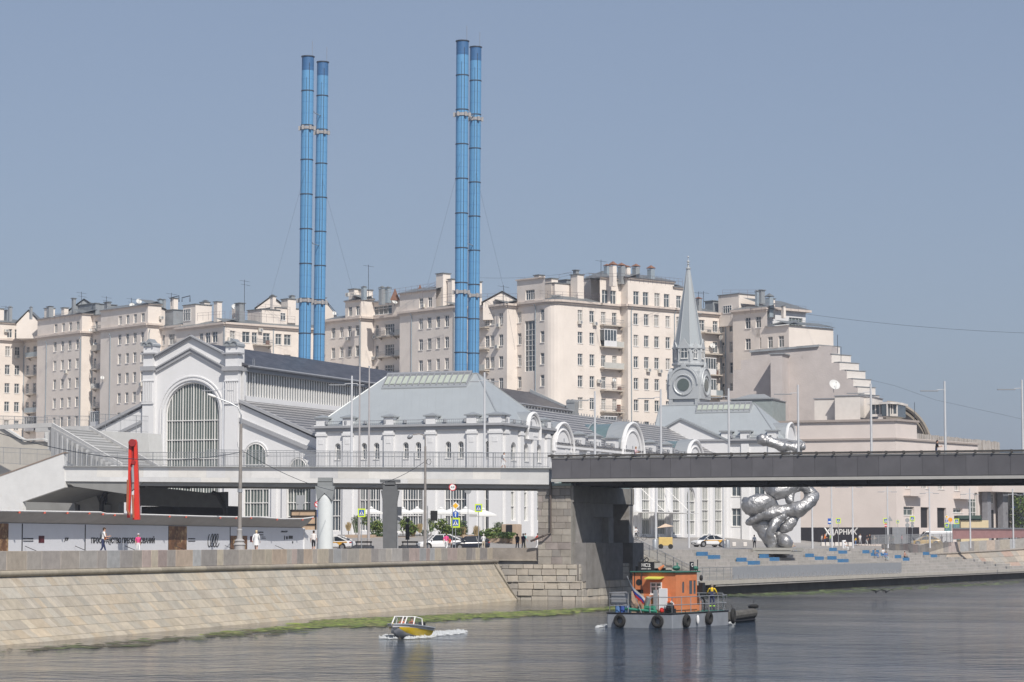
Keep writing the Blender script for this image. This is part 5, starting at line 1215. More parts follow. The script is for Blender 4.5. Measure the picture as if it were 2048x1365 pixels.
h.roofrail(1490, 626, 1534, 618, 446, 440); h.roofrail(1536, 618, 1612, 625, 442, 446); h.roofrail(1445, 592, 1512, 592, 450, 446)
h.done()
# ------------------------------------------------------------------ cinema building on the right
cin = root('cinema', at(1793, 1070, 400), 'windowless pinkish cinema building with a stepped rear wall, glazed rooftop box and a large dish', 'building')
VCn = gv(1793, 1070, 380).y; VCn = 394.0
def cp(px, py, V=VCn): return gv(px, py, V)
c0 = cp(1560, 1070); c1 = cp(1793, 1070); zc1 = cp(1790, 838).z; zg = 5.4
m = MB(G); m.bb((c0.x - 4, VCn, 4), (c1.x, VCn + 14, zc1 - .3)); 
HD = R(-37 + 90); d3 = Vector((math.cos(R(53)), math.sin(R(53)), 0))
P1 = G @ Vector((c1.x, VCn, 0))
def c3(px, py): return hitp(px, py, P1, Vector((d3.y, -d3.x, 0)))
def c3t(px): q = c3(px, 1000); return (Vector((q.x, q.y, 0)) - P1).dot(d3)
M3 = frame(P1, d3); t1 = c3t(1836); tE = c3t(1957)
hol = []
for xa, xb, ya, yb in ((1810, 1821, 945, 977), (1843, 1857, 945, 978), (1876, 1889, 945, 979), (1909, 1920, 945, 982), (1807, 1828, 1014, 1031), (1906, 1925, 1017, 1026), (1841, 1858, 1015, 1056), (1874, 1892, 1016, 1056), (1937, 1955, 986, 1036)):
    hol.append((c3t(xa), c3t(xb), c3((xa + xb) / 2, yb).z, c3((xa + xb) / 2, ya).z))
wall(m, M3, .02, tE, 4, cp(1793, 875).z, hol, .5)
m.T = M3; m.bb((.02, .05, cp(1793, 875).z - .6), (t1, 12, zc1 - .3)); m.build('walls', M_stucco2, cin)
for i, q in enumerate(hol):
    if i in (6, 7): mm2 = MB(M3); mm2.bb((q[0], .4, q[2]), (q[1], .5, q[3])); mm2.build('doorway', M_dark, cin)
    else: window(cin, M3, (q[0] + q[1]) / 2, q[2], q[1] - q[0], q[3] - q[2], 'house' if i < 6 else 'grid', .4, M_curt if i < 4 else M_glassg)
m = MB(G); zb2 = cp(1700, 881).z; m.bb((c0.x - 4.2, VCn - .35, zc1 - .35), (c1.x + .3, VCn + 14, zc1)); m.bb((c0.x - 4, VCn - .25, zb2), (c1.x + .2, VCn - .02, zb2 + .3)); m.T = M3; m.bb((-.2, -.3, zc1 - .34), (t1 + .3, 12, zc1 - .01)); m.bb((-.1, -.25, zb2), (tE, -.02, zb2 + .28)); m.build('cornices', mat('cinema_trim', (.36, .31, .28), .85, var=.1), cin)
for xa, xb, y in ((1807, 1836, 990), (1907, 1935, 996)):
    a, b = c3t(xa), c3t(xb); z = c3(xa, y).z; m = MB(M3); m.bb((a, -1.3, z - .2), (b, 0, z)); m.bb((a, -1.3, z), (b, -1.2, z + 1.1)); o = m.build('balcony', M_stucco2, cin)
# gallery with corrugated screen
m = MB(M3); za_, zb_ = c3(1836, 897).z, c3(1836, 866).z; x = t1; tS = c3t(2018)
while x < tS: k = random.Random(int(x * 10)).uniform(-.12, .12); m.bb((x, 1.5 + abs(k) * 2, za_ - .1), (x + .42, 1.9, zb_ + k - (x - t1) * .012)); x += .46
m.build('corrugated_screen', mat('grey_screen', (.42, .39, .36), .9, var=.3, scale=.8, dirt=(.3, .55, (.26, .22, .2), .5)), cin)
m = MB(M3); m.bb((t1, .8, 12), (tS + .2, 6, za_)); m.build('screen_base', M_stucco2, cin)
# portico at the right end
m = MB(M3); tp = c3t(1957); tq = c3t(2040); zq = c3(1990, 985).z; zq1 = c3(1990, 962).z
m.bb((tp, -2.6, zq), (tq, 6, zq1)); m.build('portico_beam', M_stucco2, cin)
m = MB(M3); m.bb((tp, -2.7, zq1), (tq, -2.5, zq1 + 1.4)); m.build('portico_glazing', M_glassg, cin)
m = MB(M3)
for xa, xb in ((1962, 1969), (1993, 2003), (2026, 2034)): m.bb((c3t(xa), -1.2, 5), (c3t(xb), -.2, zq))
m.build('portico_columns', mat('dark_granite_column', (.26, .26, .28), .5, var=.2), cin)
m = MB(M3); m.bb((tp, .4, 4), (tq - 1, .8, zq)); m.build('portico_wall', M_stucco2, cin)
for xa, xb, ya, yb in ((1971, 1990, 990, 1007), (2003, 2020, 990, 1008)):
    window(cin, M3 @ Matrix.Translation((0, .39, 0)), c3t((xa + xb) / 2), c3(xa, yb).z, c3t(xb) - c3t(xa), 1.6, 'wide', -.03, M_curt)
for xa, xb in ((1971, 1990), (2003, 2022)): m = MB(M3); m.bb((c3t(xa), .3, 5), (c3t(xb), .39, c3(xa, 1020).z)); m.build('doorway', M_dark, cin)
m = MB(M3); m.bb((c3t(2011), -1.3, c3(2011, 1018).z), (c3t(2021), -1.25, c3(2011, 1012).z)); m.build('street_name_plate', mat('plate_blue', (.05, .09, .25), .5), cin)
# grey stepped rear wall
VS = VCn + 22
def sp_(px, py): return gv(px, py, VS)
P = [(1440, 860), (1440, 800), (1455, 800), (1455, 782), (1466, 782), (1466, 740), (1482, 740), (1482, 721), (1502, 719), (1502, 705), (1636, 693), (1663, 693), (1663, 726), (1679, 726), (1679, 741), (1693, 741), (1693, 758), (1706, 758), (1706, 775), (1715, 775), (1715, 791), (1722, 791), (1722, 860)]
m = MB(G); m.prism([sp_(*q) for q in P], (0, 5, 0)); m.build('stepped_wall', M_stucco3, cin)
m = MB(G); a, b = sp_(1555, 850), sp_(1577, 712); m.bb((a.x, VS - 4.0, a.z), (b.x, VS, b.z)); m.build('chimney_breast', M_stucco3, cin)
m = MB(G); m.bb((a.x - .3, VS - 4.2, b.z), (b.x + .3, VS, b.z + .2)); a, b = sp_(1500, 706), sp_(1638, 694); m.prism([a, b, b + Vector((0, 0, .35)), a + Vector((0, 0, .35))], (0, -.4, 0)); m.build('wall_coping', M_zincd, cin)
M_stepw = mat('pale_render', (.66, .62, .58), .9, var=.08, scale=1.2, dirt=(.8, .64, (.35, .30, .26), .4))
for i, (xa, xb, ya, yb) in enumerate(((1637, 1680, 691, 710), (1663, 1702, 709, 727), (1679, 1718, 725, 742), (1692, 1731, 741, 759), (1705, 1742, 758, 776), (1714, 1751, 774, 792), (1722, 1759, 790, 808))):
    # short walls turned towards the right: sunlit brightness put into a paler colour
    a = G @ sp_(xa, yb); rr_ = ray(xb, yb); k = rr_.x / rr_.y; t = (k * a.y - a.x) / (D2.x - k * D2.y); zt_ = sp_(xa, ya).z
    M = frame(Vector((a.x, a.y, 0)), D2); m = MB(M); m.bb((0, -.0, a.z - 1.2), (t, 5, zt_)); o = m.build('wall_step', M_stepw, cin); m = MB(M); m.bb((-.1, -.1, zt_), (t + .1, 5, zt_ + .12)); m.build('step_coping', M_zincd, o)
# boxes in front at roof level
def fbox(xa, xb, ya, yb, V, dp, mt, name='rooftop_room'):
    a, b = gv(xa, yb, V), gv(xb, ya, V); m = MB(G); m.bb((a.x, V, a.z - 2), (b.x, V + dp, b.z)); o = m.build(name, mt, cin); m = MB(G); m.bb((a.x - .15, V - .15, b.z), (b.x + .15, V + dp, b.z + .14)); m.build('room_coping', M_lead, o)
fbox(1629, 1670, 798, 836, VCn + 5, 6, M_stepw); fbox(1670, 1720, 792, 838, VCn + 3, 8, M_stepw); fbox(1720, 1742, 794, 838, VCn + 6, 8, M_stepw)
fbox(1463, 1545, 800, 832, VCn + 9, 8, mat('green_grey_plant_room', (.27, .31, .31), .8, var=.15), 'plant_room')
m = MB(G); a, b = gv(1461, 800, VCn + 8.8), gv(1547, 800, VCn + 8.8); z1 = gv(1500, 787, VCn + 9).z
m.add([(a.x, VCn + 8.7, a.z), (b.x, VCn + 8.7, a.z), (b.x - 2.5, VCn + 12, z1), (a.x + 2.5, VCn + 12, z1)], [(0, 1, 2, 3)]); m.prism([(a.x, VCn + 8.7, a.z), (b.x, VCn + 8.7, a.z), (b.x, VCn + 8.7, a.z + .2), (a.x, VCn + 8.7, a.z + .2)], (0, 4, 0)); m.build('plant_roof', M_zinc, cin)
# glass lantern on roof corner
a, b = gv(1743, 834, VCn + 2), gv(1794, 809, VCn + 2); M = M3 @ Matrix.Translation((0, 2, 0))
m = MB(G); m.bb((a.x, VCn + 2, a.z), (b.x, VCn + 8, b.z)); m.T = M3; m.bb((.2, 1.5, a.z), (t1 - 3.3, 2.5, b.z)); gl_ = m.build('lantern_glass', M_glass, cin)
m = MB(G); n = 6
for k in range(n + 1): x = a.x + (b.x - a.x) * k / n; m.bb((x - .1, VCn + 1.9, a.z), (x + .1, VCn + 2.1, b.z))
m.bb((a.x - .6, VCn + 1.4, b.z), (b.x + .2, VCn + 9, b.z + .35)); m.bb((a.x, VCn + 1.85, a.z), (b.x, VCn + 2.05, a.z + .4)); m.T = M3
for k in range(5): x = .2 + (t1 - 3.5) * k / 4; m.bb((x - .1, 1.4, a.z), (x + .1, 1.6, b.z))
m.bb((.1, .9, b.z), (t1 - 2.8, 3, b.z + .34)); m.build('lantern_frame', M_stepw, gl_)
# dome behind (folding roof ribs)
m = MB(); c = at(1775, 900, 430); r0 = at(1868, 900, 430).x - c.x
for w_, k2 in ((0, 1), (2.5, 1), (5, 1)):
    pts = [(c.x + r0 * .93 * math.sin(R(a)), c.y + w_, c.z + (at(1775, 806, 430).z - c.z) * math.cos(R(a))) for a in range(0, 95, 6)]; m.tube(pts, .35, 5)
pts = [(c.x + r0 * .9 * math.sin(R(a)), c.y + 1, c.z + (at(1775, 808, 430).z - c.z) * math.cos(R(a))) for a in range(0, 95, 6)]
m.prism([(c.x, c.y + 1.2, c.z)] + [(x, c.y + 1.2, z - .3) for x, y, z in pts], (0, 4, 0)); m.add(pts + [(x, y + 6, z) for x, y, z in pts], [(i, i + 1, len(pts) + i + 1, len(pts) + i) for i in range(len(pts) - 1)]); m.build('dome_ribs', mat('old_dome_metal', (.27, .24, .20), .8, var=.35, scale=.5, dirt=(.5, .55, (.25, .12, .08), .6)), cin)
hh = House.__new__(House); hh.rt = cin; hh.dish_at(at(1669, 770, 414), 11.5 / 5000 * 414)
for x, y0, y1 in ((1675, 670, 695), (1682, 694, 712), (1829, 805, 830)): hh.antenna(x, y0, y1, 415, 0)
# black hoarding with lettering at the foot
M_font = None
def text(s, M, h, mt, name, parent, width=None, shear=0, extr=.01):
    cu = bpy.data.curves.new(name, 'FONT'); cu.body = s; cu.size = 1; cu.shear = shear; cu.extrude = extr; cu.offset = .02; cu.resolution_u = 2
    o = bpy.data.objects.new(name, cu); COL.objects.link(o); bpy.context.view_layer.update()
    dg = bpy.context.evaluated_depsgraph_get(); me = bpy.data.meshes.new_from_object(o.evaluated_get(dg)); bpy.data.objects.remove(o)
    xs = [v.co.x for v in me.vertices]; ys = [v.co.y for v in me.vertices]
    sy = h / (max(ys) - min(ys)); sx = width / (max(xs) - min(xs)) if width else sy
    for v in me.vertices: x, y, z = v.co; v.co = ((x - min(xs)) * sx, -z, (y - min(ys)) * sy)
    me.materials.clear(); me.materials.append(mt)
    if parent is None:
        q = bpy.data.objects.new(name, me); COL.objects.link(q); q.matrix_basis = M; WM[q.name] = M; return q
    return inst(me, name, parent, M)
hb = root('hoarding', G @ gv(1700, 1076, VCn - 6), 'black hoarding with large white stylised lettering at the foot of the cinema', 'hoarding')
Vh = VCn - 6; a, b = gv(1600, 1076, Vh), gv(1784, 1055, Vh); g2 = gv(1812, 1055, Vh); g3 = gv(1838, 1055, Vh); m = MB(G); m.bb((b.x + .02, Vh + .02, 5), (g2.x, Vh + .15, b.z)); m.build('grey_boards', M_lead, hb); m = MB(G); m.bb((a.x, Vh, 5), (b.x, Vh + .15, b.z)); m.bb((g2.x + .02, Vh, 5), (g3.x, Vh + .15, b.z)); m.build('boards', mat('black_boards', (.02, .018, .025), .7), hb)
m = MB(G)
for k in range(12): x = a.x + (b.x - a.x) * k / 11; m.bb((x - .03, Vh - .02, 5), (x + .03, Vh, b.z))
m.build('board_joints', M_dark, hb)
t0 = gv(1650, 1072, Vh); t1_ = gv(1714, 1060, Vh); M = frame(G @ Vector((t0.x, Vh - .03, t0.z)), UX)
text('УДАРНИК', M, 1.05, M_frame, 'lettering', hb, width=t1_.x - t0.x)
m = MB(G); p, q = gv(1649, 1056, Vh - .05), gv(1661, 1073, Vh - .05); m.tube([p, q], .12, 4); p, q = gv(1661, 1056, Vh - .05), gv(1650, 1073, Vh - .05); m.tube([p, q], .12, 4); p, q = gv(1715, 1056, Vh - .05), gv(1706, 1066, Vh - .05); m.tube([p, q], .1, 4); m.build('lettering_strokes', M_frame, hb)
# pink and grey barrier at right
m = MB(); ps = [at(1905, 1072, 372), at(2070, 1068, 362)]
pk = root('construction_fence', at(1980, 1075, 367), 'long pink and grey construction fence at the right edge under the cinema', 'fence')
m.prism([ps[0] - Vector((0, 0, .5)), ps[1] - Vector((0, 0, .5)), at(2070, 1058, 362), at(1905, 1058, 372)], (0, .15, 0)); m.build('panels', mat('pink_panel', (.48, .27, .26), .7, var=.15), pk)
m = MB(); m.prism([at(1905, 1059, 371.9), at(2070, 1059, 361.9), at(2070, 1056, 361.9), at(1905, 1056, 371.9)], (0, .2, 0)); m.build('top_rail', M_greym, pk)
# ------------------------------------------------------------------ terraced quay on the right
UT = -86.0; NS = 9
A_ = gz(1393, 1192, 0); B_ = gz(2046, 1157, 0)
def Uf(V): return A_.x + (B_.x - A_.x) * (V - A_.y) / (B_.y - A_.y)
VA = gu(1296, 1100, UT).y; VB = gu(1995, 1100, UT).y
ZPL = 1.42
def Uk(k, V): return UT + (Uf(V) - .9 - UT) * k / (NS + .6)
def Zk(k): return 4.45 - (4.45 - ZPL) * k / NS
ter = root('terrace_steps', G @ Vector((UT, (VA + VB) / 2, ZPL)), 'broad pale granite amphitheatre steps leading down to the water on the right bank', 'terrace steps')
M_ter = brickmat('terrace_granite', (.40, .375, .35), (.34, .325, .30), (.22, .20, .19), 'yx', 2.4, 2.0, .02, rough=.85, bump=.004, var=.12)
m = MB(G)
for k in range(NS + 1):
    va = VA if k == 0 else min(VA + 0 * k, VA + 2); va = VA + (0 if k < 2 else -1.2 * (k - 1) * -1 * -1)
    va = max(va, A_.y + .5); ua, ub = Uk(k, va), Uk(k + 1, va) + .0
    u2a, u2b = Uk(k, VB), Uk(k + 1, VB)
    if k == NS: ub, u2b = Uf(va) - .02, Uf(VB) - .02
    if k == 0: ua = u2a = UT - 1.2
    z = Zk(k); m.prism([(ua - .3, va, z), (ub, va, z), (u2b, VB, z), (u2a - .3, VB, z)], (0, 0, -.6))
m.build('steps', M_ter, ter)
m = MB(G); va = A_.y
m.prism([(Uf(va) - 4, va, ZPL - .004), (Uf(va) + .05, va, ZPL - .004), (Uf(VB) + .05, VB, ZPL - .004), (Uf(VB) - 4, VB, ZPL - .004)], (0, 0, -.40)); m.build('platform_edge', mat('platform_stone', (.46, .43, .38), .8, var=.1, scale=1), ter)
m = MB(G); va = A_.y + .3
m.prism([(Uf(va) - 3, va, 1.0), (Uf(va) - .9, va, 1.0), (Uf(VB) - .9, VB, 1.0), (Uf(VB) - 3, VB, 1.0)], (0, 0, -1.6)); m.build('quay_face', mat('recess_shade_concrete', (.10, .095, .085), .8, var=.4, scale=.6), ter)  # darkness of the recess under the platform put into the colour
m = MB(G); m.bb((UT - .5, VA, .9), (UT + 2, VB, 4.1)); m.bb((UT - 1.4, pback + 1, -1), (UT - .3, VA + .1, 4.40)); m.build('retaining_wall', M_ter, ter)
# stair flight and beige blocks at its left end
m = MB(G)
for k in range(14):
    t = k / 14; v0 = gu(1292, 1100, UT).y; z = 4.4 - t * 2.95; U0 = UT + t * (Uf(A_.y) - 1 - UT); m.bb((U0 - .8, VA - 5.5 - 0 * t, z - .5), (U0 + .55, max(VA + 1, A_.y + 5), z))
m.bb((UT + 1.0, pback + 1.5, 2.6), (UT + 3.4, VA - 5.6, 3.1)); m.bb((UT + 1.6, pback + 1.5, 1.5), (UT + 4.6, VA - 5.8, 2.0))
m.build('side_stairs', mat('stair_granite', (.42, .40, .36), .85, var=.12, scale=1), ter)
# solid grey panel fence
fn = root('quay_fence', G @ Vector((Uf(A_.y + 20), A_.y + 20, ZPL)), 'long low grey metal panel fence along the edge of the terraced quay', 'fence')
vf0 = gz(1447, 1160, ZPL).y; vf1 = gz(2027, 1148, ZPL).y
m = MB(G); v = vf0
while v < vf1:
    e = min(v + 1.5, vf1); m.prism([(Uf(v) - .1, v + .01, ZPL + .10), (Uf(e) - .1, e - .01, ZPL + .10), (Uf(e) - .1, e - .01, ZPL + 1.34), (Uf(v) - .1, v + .01, ZPL + 1.34)], (-.05, 0, 0)); v = e
m.build('panels', mat('perforated_panel', (.36, .37, .39), .5, .2, var=.08, scale=2), fn)
v = vf0
while v < vf1: m = MB(G); m.bb((Uf(v) - .12, v - .04, ZPL - .1), (Uf(v) + .0, v + .04, ZPL + .5)); m.build('bracket', M_greym, fn); v += 1.5
p0, p1 = G @ Vector((Uf(A_.y) - .2, A_.y + .3, ZPL)), G @ Vector((Uf(vf0) - .2, vf0, ZPL))
railing('railing', p0, p1, 1.3, 'open mesh railing at the left corner of the terraced quay', 'quay railings', r=.02)
q0 = G @ Vector((UT - .2, VA - 4, 4.45)); railing('railing', q0, p0, 1.3, 'mesh railing sloping down beside the quay stairs behind the tug', 'quay railings', r=.02)
railing('railing', G @ Vector((UT - .2, pback + 1.5, 4.45)), q0, 1.3, 'mesh railing on the street edge between the pier and the quay stairs', 'quay railings', r=.02)
def terr(px, py):
    for k in range(NS, -1, -1):
        U_ = Uk(k, 300)
        for _ in range(3): p = gu(px, py, U_ + (.1 if k else 0)); U_ = Uk(k, p.y)
        if p.z <= Zk(k) + .03 or k == 0: p.z = Zk(k); p.x = Uk(k, p.y) + .2; return p, k
M_bb = mat('blue_bench_paint', (.05, .17, .34), .5, var=.08)
BL = ['leftmost of the blue seats, a wide stepped pair', 'low stepped blue seat near the fence, third from left', 'small blue stepped seat under the sculpture', 'blue stepped seat right of the sculpture', 'blue seat under the man in white', 'large stepped blue seat just above the fence near the middle', 'small blue seat beside the person with the red bag', 'small blue seat under the pair sitting together', 'small blue seat beside the lone sitting woman', 'rightmost small blue seat, empty']
for i, (x0, x1, y0, y1, st_) in enumerate(((1404, 1439, 1107, 1119, 1), (1483, 1520, 1127, 1136, 2), (1531, 1556, 1118, 1128, 1), (1622, 1645, 1112, 1121, 1), (1668, 1693, 1102, 1112, 2), (1662, 1699, 1119, 1130, 2), (1737, 1752, 1110, 1118, 1), (1757, 1771, 1108, 1117, 1), (1802, 1814, 1119, 1126, 1), (1857, 1871, 1113, 1121, 1))):
    p, k = terr((x0 + x1) / 2, y1 - 1); z = Zk(k); s_ = 5000 / (G @ p).y; L_ = (x1 - x0) / (s_ * .5) * .8; hh = .42
    rt = root('blue_seat', G @ Vector((p.x, p.y, z)), BL[i], 'bench', 'blue seats on the terrace steps')
    va, vb = p.y - L_ / 2, p.y + L_ / 2; d = .85
    m = MB(G); m.bb((p.x - d + .5, va + L_ * .28, z), (p.x + .5, vb, z + hh)); m.build('lower_block', M_bb, rt)
    m = MB(G); m.bb((p.x - d - .4, va, z + .1), (p.x + .1 - .61, vb - L_ * (.4 if st_ == 1 else .55), z + hh + .36)); m.build('upper_block', M_bb, rt)
# right hand embankment, curving towards the river
RW = [at(1768, 1089, 356), at(1840, 1087.5, 366), at(1920, 1084, 373), at(2000, 1080, 379), at(2080, 1075, 384), at(2200, 1068, 390)]
re_ = root('embankment_wall', (RW[2].x, RW[2].y, 1.5), 'curved granite embankment with low parapet rising at the right edge of the picture', 'embankment')
m = MB(); ms = MB(); mr_ = MB()
for i in range(len(RW) - 1):
    a, b = RW[i], RW[i + 1]; d = (b - a); d.z = 0; L_ = d.length; d = d / L_; n = Vector((d.y, -d.x, 0)); s = 0
    while s < L_:
        e = min(s + rnd.uniform(1.0, 2.2), L_); c = rnd.choice(TINT); g_ = sum(c) / 3; kk = rnd.uniform(1, 1.25); m.cc = tuple((x * .55 + g_ * .45) * kk for x in c); pa, pb = a.lerp(b, s / L_), a.lerp(b, e / L_)
        Z = Vector((0, 0, 1)); m.prism([pa - Z * 1.5, pb - Z * 1.5, pb, pa], -n * .4)
        mr_.cc = (.30, .27, .24); mr_.cyl(pa - Z * 1.6 + n * .1, pb - Z * 1.6 + n * .1, .14)
        for r_ in range(5):
            t0, t1 = r_ / 5, (r_ + 1) / 5 - .02; base = rnd.choice([(.36, .32, .27), (.33, .30, .26), (.38, .32, .26), (.30, .285, .26), (.38, .28, .23)]); kk = rnd.uniform(.85, 1.1)
            ms.cc = tuple(x * kk for x in base); zt0, zt1 = (pa.z - 1.75), (pb.z - 1.75); f = lambda P, z, t: Vector((P.x, P.y, z + (0 - .2 - z) * t)) + n * (.05 + 4.2 * t)
            ms.prism([f(pa, zt0, t0), f(pb, zt1, t0), f(pb, zt1, t1), f(pa, zt0, t1)], Vector((0, 0, -.15)))
        s = e
m.build('parapet', M_stone, re_); mr_.build('coping_roll', M_stone, re_); ms.build('paved_slope', M_stone, re_)
m = MB(); 
for i in range(len(RW) - 1):
    a, b = RW[i], RW[i + 1]; z = -1.1; far = Vector((6, 30, 0)); m.add([a + Vector((-.1, .3, z)), b + Vector((-.1, .3, z)), b + far + Vector((0, 0, z + .5)), a + far + Vector((0, 0, z + .5))], [(0, 1, 2, 3)])
tag(m.build('road', M_asph), kind='structure')
rr0, rr1 = at(1743, 1090, 352), at(1906, 1086, 371)
g_ = railing('railing', rr0, rr1, 1.35, 'long grey close-barred railing at the top of the steps, a yellow taxi behind it', 'quay railings', step=.12, r=.035)
# ------------------------------------------------------------------ trees and planting
def leafmat(name, c): return mat(name, c, .7, var=.35, scale=2.5, detail=3)
M_lf = [leafmat('leaf_green', (.10, .16, .035)), leafmat('leaf_dark', (.05, .09, .025)), leafmat('leaf_light', (.19, .24, .06)), leafmat('dry_grass', (.36, .27, .14)), leafmat('silver_leaf', (.30, .32, .26))]
M_bark = mat('bark', (.10, .075, .05), .9, var=.3, scale=4)
def leaves(m, c, r, n, size, rr, flat=1):
    for _ in range(n):
        d = Vector((rr.gauss(0, 1), rr.gauss(0, 1), rr.gauss(0, 1) * flat)); d.normalize(); p = Vector(c) + Vector((d.x * r[0], d.y * r[1], d.z * r[2])) * rr.random() ** .4
        a = Vector((rr.uniform(-1, 1), rr.uniform(-1, 1), rr.uniform(-1, 1))).normalized() * size * rr.uniform(.6, 1.3); b = a.cross(Vector((rr.uniform(-1, 1), rr.uniform(-1, 1), rr.uniform(-1, 1)))).normalized() * size * .55
        m.cm = rr.choice([0, 0, 1, 1, 2]); m.add([p - a, p + b, p + a, p - b], [(0, 1, 2, 3)])
def tree(base, h, cr, label, seed, n=2600):
    rr = random.Random(seed); rt = root('tree', base, label, 'tree', 'trees at the right edge'); base = Vector(base)
    m = MB(); top = base + Vector((0, 0, h * .8)); m.tube([base, base + Vector((.1, 0, h * .35)), top], [.32, .24, .07], 8)
    for k in range(7): z = h * rr.uniform(.3, .7); q = rr.uniform(0, 6.28); m.tube([base + Vector((0, 0, z)), base + Vector((math.cos(q) * cr * .4, math.sin(q) * cr * .4, z + 1.2)), base + Vector((math.cos(q) * cr * .75, math.sin(q) * cr * .75, z + 2))], [.12, .07, .03], 5)
    m.build('trunk', M_bark, rt)
    m = MB()
    for k in range(16):
        q = rr.uniform(0, 6.28); d = cr * rr.uniform(.1, .75); z = h * rr.uniform(.35, .95); leaves(m, base + Vector((math.cos(q) * d, math.sin(q) * d, z)), (cr * .4, cr * .4, cr * .33), n // 16, .22, rr)
    m.build('crown', M_lf[:3], rt)
for i, (px, pyb, Y, hgt, cr, lb) in enumerate(((2064, 1060, 430, 8.5, 4.2, 'green tree cut by the right edge beside the cinema portico'), (2090, 1058, 445, 11, 5, 'taller darker tree behind, just outside the cinema portico'), (2115, 1058, 460, 12, 6, 'rear tree of the group at the right edge'))):
    p = at(px, pyb, Y); tree((p.x, p.y, 5.2), hgt, cr, lb, i + 3)
# planters with shrubs and grasses along the cafe
M_plt = mat('planter_stone', (.46, .35, .26), .8, var=.1, scale=1)
VPL = 252.0
for i, (x0, x1, y0, lb) in enumerate(((690, 745, 1070, 'sand coloured planter box at the left end of the cafe row'), (738, 830, 1074, 'long sand coloured planter box behind the dark column'), (800, 850, 1076, 'sand coloured planter box left of the white car'), (925, 1012, 1070, 'sand coloured planter box behind the dark car'), (1003, 1034, 1049, 'tall sand coloured planter block carrying a notice board'))):
    a, b = gv(x0, 1090, VPL + i * .6), gv(x1, y0, VPL + i * .6); rt = root('planter', G @ Vector(((a.x + b.x) / 2, VPL + i * .6, ZG)), lb, 'planter', 'stone planters in front of the hall')
    m = MB(G); m.bb((a.x, VPL + i * .6, ZG - .1), (b.x, VPL + i * .6 + 1.4, b.z)); m.build('box', M_plt, rt, bevel=.04)
    m = MB(G); m.bb((a.x + .12, VPL + i * .6 + .12, b.z - .08), (b.x - .12, VPL + i * .6 + 1.28, b.z + .02)); m.build('soil', M_bark, rt)
    if i == 4:
        c, d = gv(1012, 1066, VPL + 2.3), gv(1024, 1050, VPL + 2.3); m = MB(G); m.bb((c.x, VPL + i * .6 - .08, c.z), (d.x, VPL + i * .6 - .01, d.z)); m.build('notice_board', M_black, rt)
SH = [(697, 1062, 1045, 1.1, 3), (712, 1066, 1035, 1.3, 4), (738, 1066, 1030, 1.5, 0), (757, 1070, 1040, 1.6, 0), (772, 1068, 1047, 1.4, 2), (806, 1064, 1036, 1.3, 2), (820, 1070, 1046, 1.2, 0), (826, 1072, 1050, 1.3, 3), (840, 1066, 1048, 1.0, 3), (862, 1064, 1040, 1.0, 4), (880, 1062, 1036, 1.4, 0), (895, 1072, 1055, 1.8, 0), (908, 1070, 1058, 1.6, 1), (925, 1074, 1054, 1.5, 3), (936, 1074, 1046, 1.4, 1), (953, 1072, 1052, 1.3, 3), (962, 1072, 1060, 1.2, 1), (978, 1074, 1060, 1.8, 0), (990, 1072, 1056, 1.2, 2), (998, 1072, 1048, 1.6, 4), (1008, 1074, 1066, 1.4, 1), (760, 1076, 1064, 1.2, 1), (1000, 1077, 1070, 1.4, 0), (850, 1074, 1062, 1.2, 4)]
KN = {0: 'leafy green shrub', 1: 'dark green shrub', 2: 'pale green shrub', 3: 'tuft of tawny ornamental grass', 4: 'silvery feathery plant'}
def place_words(px): 
    return ('left of the dark column' if px < 765 else 'between dark column and pole' if px < 850 else 'behind the white car' if px < 920 else 'behind the dark car' if px < 975 else 'at the right end of the planters')
cnt = {}
for i, (px, yb, yt, wd, kd) in enumerate(SH):
    V = VPL + .8 + (i % 5) * .55; b, t = gv(px, yb, V), gv(px, yt, V); hh = t.z - b.z; rr = random.Random(i)
    key = (kd, place_words(px)); cnt[key] = cnt.get(key, 0) + 1
    W_ = G @ b; rt = root('shrub' if kd < 3 else 'grass_tuft' if kd == 3 else 'feathery_plant', W_, KN[kd] + ' in the planters, ' + place_words(px) + ('' if cnt[key] == 1 else ', the smaller one' if hh < 1 else ', the next one right'), 'shrub' if kd < 3 else 'plant', 'planting along the cafe')
    m = MB()
    if kd in (0, 1, 2):
        for q in range(5): leaves(m, W_ + Vector((rr.uniform(-.6, .6) * wd, rr.uniform(-.3, .3), hh * rr.uniform(.2, .9))), (wd * .5, .5, hh * .33), 80, .15, rr)
        mats = {0: [M_lf[0], M_lf[2], M_lf[1]], 1: [M_lf[1], M_lf[1], M_lf[0]], 2: [M_lf[2], M_lf[0], M_lf[4]]}[kd]
        m.build('foliage', mats, rt)
    else:
        for q in range(110):
            a = rr.uniform(0, 6.28); l = hh * rr.uniform(.6, 1.1); sp2 = wd * .35 * rr.random(); r0 = W_ + Vector((rr.uniform(-.3, .3) * wd * .5, rr.uniform(-.2, .2), 0)); tp = r0 + Vector((math.cos(a) * sp2, math.sin(a) * sp2, l)); sd = Vector((.03, 0, 0)); m.cm = rr.choice([0, 1]); mid = (r0 + tp) / 2 + Vector((0, 0, l * .12)); m.add([r0 - sd, r0 + sd, mid + sd * 1.6, mid - sd * 1.6, tp], [(0, 1, 2, 3), (3, 2, 4)])
            if kd == 4: leaves(m, tp, (.12, .12, .12), 3, .09, rr)
        m.build('blades', [M_lf[3] if kd == 3 else M_lf[4], M_lf[3] if kd == 3 else M_lf[1], M_lf[4]], rt)
    m = MB(); m.tube([W_ - Vector((0, 0, .4)), W_ + Vector((0, 0, hh * .5))], [.05, .02], 4); m.build('stem', M_bark, rt)
